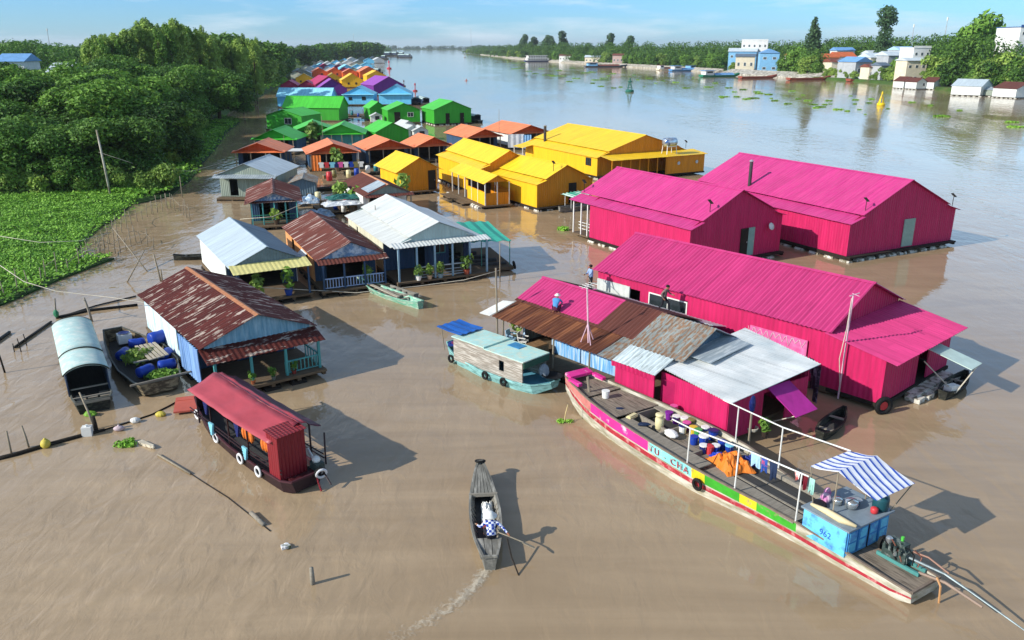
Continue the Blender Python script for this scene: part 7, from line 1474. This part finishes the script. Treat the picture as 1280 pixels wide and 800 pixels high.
for a in [('orange curtain hanging at the left of the washing hung orange house', 397, 213, 1.2, 2.0, '#df7a35'), ('purple washing under the open green roof', 339, 190, 2.8, 1.0, '#7a3ab0'), ('white side tarp on the orange house farthest right', 645, 184, 2.6, 2.1, '#e2e4e4'), ('blue side tarp next to the white one at the far right orange house', 659, 185, 1.3, 2.1, '#8fc0ea')]:
    q = P(a[1], a[2], .5); m = MB()
    for i in range(6): m.prism([(-a[3] / 2 + a[3] * i / 6, .06 * (i % 2), 0), (-a[3] / 2 + a[3] * (i + 1) / 6, .06 * ((i + 1) % 2), 0), (-a[3] / 2 + a[3] * (i + 1) / 6, .06 * ((i + 1) % 2) + .03, 0), (-a[3] / 2 + a[3] * i / 6, .06 * (i % 2) + .03, 0)], [(-a[3] / 2 + a[3] * i / 6, .06 * (i % 2), a[4]), (-a[3] / 2 + a[3] * (i + 1) / 6, .06 * ((i + 1) % 2), a[4]), (-a[3] / 2 + a[3] * (i + 1) / 6, .06 * ((i + 1) % 2) + .03, a[4]), (-a[3] / 2 + a[3] * i / 6, .06 * (i % 2) + .03, a[4])])
    place('hanging_cloth', a[0], 'cloth', q + Vector((0, -.4, 0)), m, mat('cloth_' + a[5][1:], a[5], rough=.7, var=.2), .2)
for i in range(9):
    q = P(404 + i * 6 + RND.uniform(-1, 1), 211 - i * .15, 1.0); c_ = ('white', 'red', 'cyan', 'navy', 'pink', 'white', 'blue', 'olive', 'white')[i]
    o = place('washing', 'garment hung in the washing line under the orange eaves', 'washing', q + Vector((0, -.6, .2)), MB().box(-.25, -.02, 0, .25, .02, .7).box(-.38, -.02, .45, -.25, .02, .68).box(.25, -.02, .45, .38, .02, .68), M_bucket[c_], .2, 'washing under the orange eaves')
# barrels, crates and bundles on the rafts between the houses
rr = random.Random(8); pd = None
for i in range(26):
    px, py = [(346, 240), (356, 242), (362, 238), (372, 246), (380, 236), (392, 244), (398, 252), (420, 262), (430, 265), (438, 260), (446, 262), (412, 226), (418, 222), (436, 222), (446, 220), (460, 216), (470, 214), (484, 212), (500, 212), (512, 210), (526, 208), (448, 146), (458, 147), (440, 144), (466, 148), (434, 256)][i]
    c_ = ('blue', 'white', 'teal', 'navy', 'red', 'olive', 'cream')[i % 7]; q = P(px, py, .32)
    t = thing('plastic_drum', 'drum standing among the clutter on the rafts between the houses', 'drum', q, rr.random() * 6, 'drums on the rafts between the houses'); s_ = rr.uniform(.8, 1.3); t.scale = (s_, s_, s_)
    MB().lathe([(.22, 0), (.28, .05), (.28, .4), (.29, .42), (.28, .45), (.27, .8), (.2, .86)], n=10).build('drum_body', M_bucket[c_], t, True); MB().lathe([(.05, .86), (.05, .9)], (.1, 0, 0), 6).build('bung', M_black, t)
for i in range(12):
    px, py = [(352, 247), (366, 243), (388, 247), (404, 258), (424, 259), (442, 268), (408, 223), (452, 219), (476, 213), (508, 212), (454, 149), (372, 249)][i]
    q = P(px, py, .3); t = thing('wooden_crate', 'wooden crate in the clutter on the rafts between the houses', 'crate', q, rr.random() * 3, 'crates on the rafts between the houses')
    w_, d_, h_ = rr.uniform(.5, .9), rr.uniform(.4, .7), rr.uniform(.4, .8); MB().box(-w_ / 2, -d_ / 2, 0, w_ / 2, d_ / 2, h_).build('box', (M_wood, M_grey, M_raft)[i % 3], t); MB().box(-w_ / 2 - .03, -d_ / 2 - .03, h_ + .002, w_ / 2 + .03, d_ / 2 + .03, h_ + .05).build('lid', (M_grey, M_wood)[i % 2], t)
# hung things in the gap between workshop and hall
gc = MB()
for k, (y_, w_, z1, z0) in enumerate([(-.5, .5, 2.2, 1.2), (.05, .42, 2.15, .9), (.5, .4, 2.2, 1.5), (-.3, .45, 1.1, .4)]): gc.grid(6, 5, lambda u, v_: (.05 * math.sin(u * 9 + k) + .03 * k, y_ + w_ * u, z1 + (z0 - z1) * v_ + .06 * math.sin(u * 7)))
o = place('hanging_cloth', 'dark purple clothes hanging in the gap between the workshop and the ribbed hall', 'washing', LW(ws, 4.3, -1.7, .3), gc, mat('dark_purple_cloth', '#2c2238', var=.4, nscale=5, alt='#8a8098', altamt=.3), .72 - .7); s_ = o.modifiers.new('thickness', 'SOLIDIFY'); s_.thickness = .015
sampan('small dark skiff nosing out below the magenta flap', LW(ws, 2.2, -3.3, 0), .72 - 1.4, 3.2, .45, M_bh, M_deckd, zs=.3, bow=.45, seats=2)
sampan('small dark skiff tied below the pale flap door', LW(p3, -.2, -4.0, 0), .725 - 1.5, 3.4, .5, M_bh, M_deckd, zs=.32, bow=.5, seats=2)
place('white_box', 'white box lying in the skiff below the pale flap door', 'box', LW(p3, .6, -4.1, .3), MB().box(-.35, -.2, 0, .35, .2, .25).box(-.3, -.15, .25, .1, .15, .3), M_bucket['white'], .5)
m = MB(); m.tube([(0, 0, 0), (.0, 0, 2.35)], .05, 6)
bp_ = thing('rag_post', 'post with a navy rag at the front corner of the big tin roof', 'pole', LW(ws, -1.0, -1.9, .2), .72); m.build('pole', M_post, bp_); MB().ell((0, 0, 2.0), .16, .12, .4, jit=.3).build('rag', M_bucket['navy'], bp_)
m = MB()
for k in range(3): m.torus((0, 0, k * .05), .2 + .02 * k, .03, (0, 0, 1), 14, 5)
place('rope_coil', 'coil of white rope on the raft edge in front of the tin roofed room', 'rope', LW(ws, .1, -1.35, .5), m, M_rope)
# ------------------------------------------------------------------ buoys
b = thing('green_buoy', 'dark green lattice buoy standing in mid river', 'buoy', P(787, 115)); s = 1.0
MB().lathe([(.5, -.3), (1.5, -.1), (1.6, .5), (1.3, .8), (.3, .9)], n=14).build('float_body', mat('buoy_green', '#1f6a58', var=.2), b, True)
m = MB()
for k in range(4): a_ = k * PI / 2 + .4; m.tube([(math.cos(a_) * 1.1, math.sin(a_) * 1.1, .7), (math.cos(a_) * .35, math.sin(a_) * .35, 3.6)], .1, 5)
for z in (1.6, 2.6): m.torus((0, 0, z), .95 - z * .16, .07, (0, 0, 1), 10, 4)
m.build('lattice', mat('buoy_green', '#1f6a58'), b); MB().lathe([(.8, 3.6), (.8, 3.9), (.2, 4.0), (.2, 4.9)], n=10).build('lantern', mat('buoy_green', '#1f6a58'), b)
b = thing('yellow_buoy', 'bright yellow conical buoy in front of the right bank', 'buoy', P(1101, 132)); b.scale = (.82, .82, .82); M_by = mat('buoy_yellow', '#e8c61c', var=.1)
MB().lathe([(.6, -.3), (1.35, 0), (1.35, .7), (1.1, .9)], n=14).build('float_body', M_by, b, True)
m = MB()
for k in range(4):
    a_ = k * PI / 2 + .5; m.prism([(math.cos(a_ - .35) * 1.1, math.sin(a_ - .35) * 1.1, .9), (math.cos(a_ + .35) * 1.1, math.sin(a_ + .35) * 1.1, .9), (math.cos(a_) * 1.0, math.sin(a_) * 1.0, .9)], [(math.cos(a_ - .35) * .22, math.sin(a_ - .35) * .22, 3.9), (math.cos(a_ + .35) * .22, math.sin(a_ + .35) * .22, 3.9), (math.cos(a_) * .1, math.sin(a_) * .1, 3.9)])
m.build('tower', M_by, b); MB().lathe([(.3, 3.8), (.3, 4.3), (.1, 4.8)], n=10).build('topmark', M_by, b)
def small_buoy(label, px, py, s, c):
    b = thing('channel_buoy', label, 'buoy', P(px, py)); b.scale = (s, s, s * (.3 if 'low' in label else 1)); MB().lathe([(.4, -.2), (1.1, 0), (1.1, .5), (.3, .7)], n=12).build('float_body', mat('buoy_' + c[1:], c, var=.15), b, True); MB().lathe([(.25, .7), (.18, 2.6), (.4, 2.7), (.4, 3.3), (.1, 3.8)], n=8).build('tower', mat('buoy_' + c[1:], c), b)
small_buoy('red channel buoy far out beside the distant houses', 486.5, 86, 1.6, '#c33a4a'); small_buoy('low orange buoy in the open river right of the purple roofs', 583, 101, .8, '#b5674a'); small_buoy('small red marker behind the blue houses', 519, 114, .8, '#a8404a'); small_buoy('tiny dark marker beside the purple roof', 505, 108, .7, '#5d4a52'); small_buoy('pale marker far up the river', 581, 72, 1.6, '#9a9a92')
# ------------------------------------------------------------------ right bank: village, boats, revetment
def block(name, label, px, py, W, D, Hh, th, wall, roof=None, kind='flat', nwin=(3, 1), rise=1.6, z=1.0, back=0, cat='building', winm=None, group=None):
    q = P(px, py, z); u = Vector((q.x, q.y, 0)).normalized(); q = q + u * back
    t = thing(name, label, cat, q, th, group); MB().box(-W / 2, 0, -1.2, W / 2, D, Hh).build('wall', wall, t)
    if kind == 'flat':
        m = MB(); m.box(-W / 2 - .2, -.2, Hh, W / 2 + .2, D + .2, Hh + .25); m.box(-W / 2, -.05, Hh + .25, W / 2, .1, Hh + .9); m.build('roof', roof or wall, t)
    elif kind == 'gable':
        m = MB(); m.prism([(-W / 2 - .5, -.5, Hh + .003), (W / 2 + .5, -.5, Hh + .003), (0, -.5, Hh + rise)], [(-W / 2 - .5, D + .5, Hh + .003), (W / 2 + .5, D + .5, Hh + .003), (0, D + .5, Hh + rise)]); m.build('roof', roof, t)
    else:
        m = MB(); m.prism([(-W / 2 - .5, -.7, Hh + .003), (-W / 2 - .5, D + .7, Hh + .003), (-W / 2 - .5, D / 2, Hh + rise)], [(W / 2 + .5, -.7, Hh + .003), (W / 2 + .5, D + .7, Hh + .003), (W / 2 + .5, D / 2, Hh + rise)]); m.build('roof', roof, t)
    nx, nz = nwin
    for i in range(nx):
        for k in range(nz):
            x0 = -W / 2 + W * (i + .5) / nx; z0 = Hh * (k + .42) / nz
            o = MB().box(x0 - W / nx * .2, -.06, z0 - Hh / nz * .06, x0 + W / nx * .2, .02, z0 + Hh / nz * .2).build('window', winm or M_white, t); MB().box(x0 - W / nx * .16, -.09, z0 - Hh / nz * .04, x0 + W / nx * .16, -.062, z0 + Hh / nz * .18).build('pane', mat('grey_pane', '#4d575c', rough=.2, spec=.6), o)
    return t
F_ = lambda n, c, **k: mat(n, c, rough=.7, var=k.pop('var', .12), nscale=.5, **k)
W1 = F_('render_white', '#dcdcd8'); W2 = F_('render_blue', '#7fb6dc'); W3 = F_('render_cream', '#d8cdb4'); W4 = F_('render_grey', '#a9adb0'); W5 = F_('render_ochre', '#e09a3c')
R1 = F_('sheet_blue', '#6f9fce'); R2 = F_('sheet_pale', '#c3cfd6'); R3 = F_('tile_orange', '#c4663c'); R4 = F_('sheet_rust', '#7a4638'); R5 = F_('sheet_slate', '#5f6f80')
BL = [   # name, label, centre px, width px, top py, metres behind the shore, depth, wall, roof, kind, windows, roof rise, turn
 ('office_block', 'white office block above the blue riverside sheds', 940, 30, 51, 46, 14, W1, None, 'flat', (5, 3), 0, -.3),
 ('blue_warehouse', 'pale blue warehouse with a grey pitched roof at the foot of the office block', 926, 32, 60, 24, 14, W2, R2, 'side', (4, 2), 2.2, -.3),
 ('blue_warehouse', 'bright blue warehouse with a gable front at the water', 960, 22, 61, 14, 14, W2, R1, 'gable', (2, 2), 2.4, -.2),
 ('low_house', 'low house with a blue grey roof between the two blue warehouses', 930, 22, 67, 8, 9, W3, R5, 'side', (3, 1), 1.8, -.3),
 ('village_house', 'ochre house with an orange tile roof, leftmost in the far village', 1036, 18, 67, 44, 9, W5, R3, 'side', (2, 2), 2.0, .1),
 ('village_house', 'long house under an orange tile roof in the far village', 1054, 24, 65, 58, 10, W3, R3, 'side', (3, 2), 2.4, .1),
 ('village_house', 'white walled house with a blue roof behind the orange tiles', 1053, 22, 59, 88, 9, W1, R1, 'side', (4, 2), 1.8, .1),
 ('village_house', 'house with a rusty roof before the orange tiled ones', 1046, 18, 73, 22, 9, W3, R4, 'side', (2, 1), 1.8, .15),
 ('village_house', 'small grey roofed house beside the rusty one', 1062, 14, 72, 24, 8, W4, R5, 'side', (2, 1), 1.6, .2),
 ('village_house', 'house with a pale gable and blue sheet roof in the far village', 1077, 24, 71, 16, 12, W4, R1, 'gable', (2, 1), 2.4, .35),
 ('village_house', 'wide low shed with a pale roof in the middle of the far village', 1098, 30, 66, 36, 10, W3, R2, 'side', (3, 1), 2.2, .25),
 ('village_house', 'second pale roofed shed right of the wide one', 1116, 22, 64, 44, 10, W4, R2, 'side', (3, 1), 2.0, .25),
 ('village_house', 'house with a sky blue roof above the pale sheds', 1129, 22, 58, 84, 10, W1, F_('sheet_sky', '#a9cdea'), 'side', (3, 1), 1.8, .2),
 ('town_house', 'tall white town house with balconies beside the clump of trees', 1146, 22, 60, 20, 10, W1, None, 'flat', (3, 3), 0, .15),
 ('town_house', 'lower white town house with a ledge in front of the tall one', 1142, 26, 72, 8, 8, W3, R2, 'side', (3, 2), 1.2, .15),
 ('village_house', 'tiny red roofed house low by the far village shore', 1090, 12, 80, 8, 7, W3, R4, 'side', (2, 1), 1.4, .2),
 ('village_house', 'tiny grey roofed house low by the far village shore', 1104, 12, 78, 12, 7, W4, R5, 'side', (2, 1), 1.4, .3),
 ('village_house', 'small orange roofed house between the conical tree and the ochre house', 1026, 11, 74, 30, 8, W3, R3, 'side', (2, 1), 1.6, .1),
 ('village_house', 'small pale house behind the wide low shed', 1090, 14, 63, 70, 8, W1, R2, 'side', (2, 1), 1.6, .2),
 ('village_house', 'small blue walled house behind the second pale shed', 1110, 14, 61, 78, 8, W2, R4, 'side', (2, 1), 1.6, .2),
 ('village_house', 'small white house peeping left of the conical tree', 990, 12, 66, 60, 8, W1, R3, 'side', (2, 1), 1.6, .0),
 ('apartment_block', 'white apartment block at the right edge above the trees', 1274, 28, 34, 52, 14, W1, F_('tank_blue', '#3f5f9a'), 'flat', (3, 5), 0, .1),
 ('bank_house', 'long pale roofed shed half hidden in the far tree belt', 740, 18, 69, 10, 8, W3, R2, 'side', (4, 1), 1.8, -.3),
 ('bank_house', 'reddish house with a pale gable at the edge of the tree belt', 772, 13, 67, 6, 9, F_('render_pink', '#b79c94'), R4, 'side', (3, 1), 1.4, -.3),
 ('bank_house', 'low white shed by the shore behind the white ferry', 706, 14, 68, 6, 7, W1, R4, 'side', (4, 1), 1.2, -.3)]
for n_, lb_, px, wp, tp, bk_, D_, wa, ro, k_, nw, ri, th_ in BL:
    q = behind(px, bk_); d_ = q.y; H_ = max(2.5, ztop(tp, d_) - 1.0 - ri); W_ = wp / FPX * d_
    t_ = block(n_, lb_, px, 0 + 300, W_, D_, H_, th_, wa, ro, k_, nw, ri or 1.5, cat='building' if 'house' not in n_ else 'house'); t_.location = (q.x, q.y, 1.0)
for lb_, px, tp, y_, wp, ro in [('blue roofed shed among the trees at the upper left edge', 12, 67, 250, 30, R1), ('small white shed in a gap of the upper left trees', 70, 79, 215, 22, R2)]:
    W_ = wp / FPX * y_; H_ = ztop(tp, y_) - 3; t_ = block('bank_house', lb_, px, 300, W_, 12, H_, .15, W1, ro, 'side', (4, 1), 2.2, cat='house'); t_.location = (col(px, y_, 12), y_, .8)
# floating houses moored at the right bank
for a in [('white walled floating house with a brown roof, leftmost under the town houses', 1137, 111, 6.5, 6, .35, 2.8, 4.6, M_brown, M_offw), ('second brown roofed floating house under the town houses', 1152, 112, 6, 6, .4, 2.8, 4.4, M_brown, M_offw), ('brown roofed floating house nearest the big white one', 1175, 112, 8, 6, .5, 2.8, 4.6, M_brown, M_offw), ('big white floating house with a pale blue roof at the right bank', 1233, 120, 11, 10, .75, 3.2, 5.4, M_bluegrey, M_offw), ('brown roofed white floating house at the right edge', 1284, 123, 11, 9, .4, 3.0, 5.0, M_brown, M_offw), ('dark low floating shed between the white houses of the right bank', 1251, 121, 5.5, 5, .4, 2.2, 3.0, M_gry, M_gboard)]:
    far_house('floating_house', *a, wins=[('F', 1.2, 1.0, 1.0, 2.0, D0)], floats='white')
# revetment and covered barges
m = MB(); rv = [tuple(P(*q)[:2]) for q in [(900, 92.5), (940, 95), (985, 97.5), (1020, 99), (1048, 100.5)]]
def strip(name, label, pl, z, w_, mt, cat):
    m = MB(); pl = [Vector(p) for p in pl]
    for a_, b_ in zip(pl, pl[1:]):
        d = (b_ - a_).normalized(); n_ = Vector((d.y, -d.x)); n_ = n_ if n_.x > 0 else -n_
        m.prism([(*a_, -.4), (*b_, -.4), (*(b_ + n_ * w_), -.4), (*(a_ + n_ * w_), -.4)], [(*a_, z * .25), (*b_, z * .25), (*(b_ + n_ * w_), z), (*(a_ + n_ * w_), z)])
    return tag(m.build(name, mt), label, cat)
strip('stone_revetment', 'long pale stone revetment at the foot of the far right tree belt', [tuple(P(*q)[:2]) for q in [(600, 68.5), (640, 73.2), (700, 78.2), (760, 82.4), (830, 86.6), (895, 91)]], 2.4, 5, M_conc, 'embankment')
strip('stone_revetment', 'pale revetment below the blue warehouses', rv, 3.0, 8, M_rev, 'embankment')
def barge(label, px, py, L_, B_, th, hm, cm, cab=None):
    t = thing('river_barge', label, 'boat', P(px, py), th); st = [(0, 0, B_ * .4, B_ * .3, 1.3, .2), (L_ * .12, 0, B_ * .5, B_ * .4, 1.0, -.2), (L_ * .8, 0, B_ * .5, B_ * .4, 1.0, -.2), (L_, 0, B_ * .1, B_ * .05, 2.0, .8)]
    hull(t, st, [hm], floors=[(.1, L_ * .95, .7, M_deckw)], rim=hm)
    if cm:
        m = MB()
        for i in range(10):
            y0, y1_ = L_ * (.3 + .05 * i), L_ * (.3 + .05 * (i + 1)); 
            for x0, z0, x1, z1 in ((-B_ * .45, 1.0, -B_ * .2, 2.1), (-B_ * .2, 2.1, B_ * .2, 2.1), (B_ * .2, 2.1, B_ * .45, 1.0)): m.poly((x0, y0, z0), (x1, y0, z1), (x1, y1_, z1 + .1 * (i % 2)), (x0, y1_, z0))
        m.build('cargo_cover', cm, t)
    if cab:
        MB().box(-B_ * .35, L_ * .06, .7, B_ * .35, L_ * .28, 3.4).build('wheelhouse', cab, t); MB().box(-B_ * .42, L_ * .03, 3.4, B_ * .42, L_ * .31, 3.6).build('roof', cm or R2, t)
        for s in (-1, 1): MB().box(s * B_ * .35 - .05, L_ * .1, 2.2, s * B_ * .35 + .05, L_ * .24, 3.0).build('window', M_glass, t)
    return t
M_rh = F_('barge_red', '#8f4a3a'); 
barge('open red hulled barge, left of two below the blue warehouses', 925, 98.5, 24, 4.5, -1.15, M_rh, None); barge('open red hulled barge, right of two below the blue warehouses', 985, 100.5, 26, 4.5, -1.2, M_rh, None)
barge('small brown barge at the end of the pale revetment', 1060, 102, 16, 4.5, -1.2, M_rh, R2)
barge('green and blue cargo boat moored at the right bank', 876, 96.5, 26, 6, -1.15, F_('hull_green2', '#1f7a5a'), R1, W1)
barge('white and blue wheelhouse boat behind the green cargo boat', 838, 89, 26, 7, -1.2, F_('hull_blue2', '#4f86b8'), R1, W1); barge('blue hulled boat right of the white wheelhouse boat', 858, 88.5, 22, 7, -1.0, F_('hull_blue3', '#2f5f9a'), R5, W2); barge('pale brown houseboat left of the white wheelhouse boat', 822, 88, 14, 6, -1.2, W3, R4, W1)
barge('dark low cargo boat with a blue end before the far trees', 731, 84, 36, 7, -1.35, F_('hull_dark2', '#3f4a58'), R4, W2); barge('short red boat right of the dark low cargo boat', 767, 83.5, 14, 5, -1.3, M_rh, None)
barge('small dark boat far up the river by the line of barges', 515, 72, 22, 8, 1.3, F_('hull_dark2', '#3f4a58'), None, R5)
f = thing('white_ferry', 'white double deck ferry far up on the right bank', 'boat', P(673, 77), -1.25)
hull(f, [(-16, 0, 3.5, 2.8, 1.4, .1), (-12, 0, 4.2, 3.4, 1.2, -.2), (12, 0, 4.2, 3.4, 1.3, -.2), (17, 0, .6, .3, 2.2, .6)], [F_('hull_navy', '#33446a')], floors=[(-15.5, 15, .8, M_deckw)])
MB().box(-3.8, -14, .8, 3.8, 11, 3.6).build('lower_deck', W1, f); MB().box(-3.6, -13, 3.9, 3.6, 9, 6.3).build('upper_deck', W1, f); MB().box(-4.0, -14.5, 3.6, 4.0, 11.5, 3.9).build('deck_slab', W1, f); MB().box(-4.0, -14, 6.3, 4.0, 10, 6.6).build('roof', W1, f)
for i in range(8):
    for z in (1.9, 4.6):
        for s in (-1, 1): MB().box(s * 3.8 - .06 - (.2 * s if z > 4 else 0), -12.4 + i * 2.8, z, s * 3.8 + .06 - (.2 * s if z > 4 else 0), -10.8 + i * 2.8, z + 1.1).build('window', M_glass, f)
# masts on the skyline
for a in [('thin lattice mast on the skyline above the far left bank', 443, 66, 46, 900), ('thin lattice mast on the skyline above the far right bank', 589, 66, 60, 1500), ('thin red and white mast on the upper left skyline', 66, 80, 30, 0), ('slim pale mast with a flag left of the big clump', 1135, 84, 31, 120), ('slim pale mast right of the village', 1175, 84, 36, 120)]:
    q = P(a[1], a[2], 1); u = Vector((q.x, q.y, 0)).normalized(); t = thing('radio_mast', a[0], 'mast', q + u * a[4] * .1); 
    MB().tube([(0, 0, 0), (0, 0, a[3])], [.5, .2], 5).build('mast', W4, t); MB().lathe([(.6, a[3] * .93), (.6, a[3])], n=8).build('antenna', W1, t)
q = P(1038, 90, 1); t = thing('lofty_tree', 'small lollipop tree on a bare trunk left of the loftiest tree', 'tree', q + Vector((10, 60, 0)))
v, f_ = leaf_cloud(91, [((0, 0, 23.5), (3, 3, 2.2)), ((1.5, 0, 21.5), (1.8, 1.8, 1.3))], 700, .8); m = MB(); m.v = v; m.f = f_; m.m = [0] * len(f_); m.build('crown', M_leaf['blue'], t); MB().tube([(0, 0, -1), (.3, 0, 12), (0, 0, 22)], [.4, .3, .15], 6).build('trunk', M_bark, t)
# ------------------------------------------------------------------ thin river haze
hz = bpy.data.materials.new('thin_haze'); hz.use_nodes = True; hz.node_tree.nodes.clear()
ho = N(hz.node_tree, 'ShaderNodeOutputMaterial'); pv_ = N(hz.node_tree, 'ShaderNodeVolumePrincipled'); pv_.inputs['Color'].default_value = (.88, .94, 1, 1); pv_.inputs['Density'].default_value = .00008; pv_.inputs['Anisotropy'].default_value = .2
hz.node_tree.links.new(pv_.outputs[0], ho.inputs['Volume'])
tag(MB().box(-9500, -400, -1.9, 9500, 14500, 95).build('haze', hz), kind='stuff')
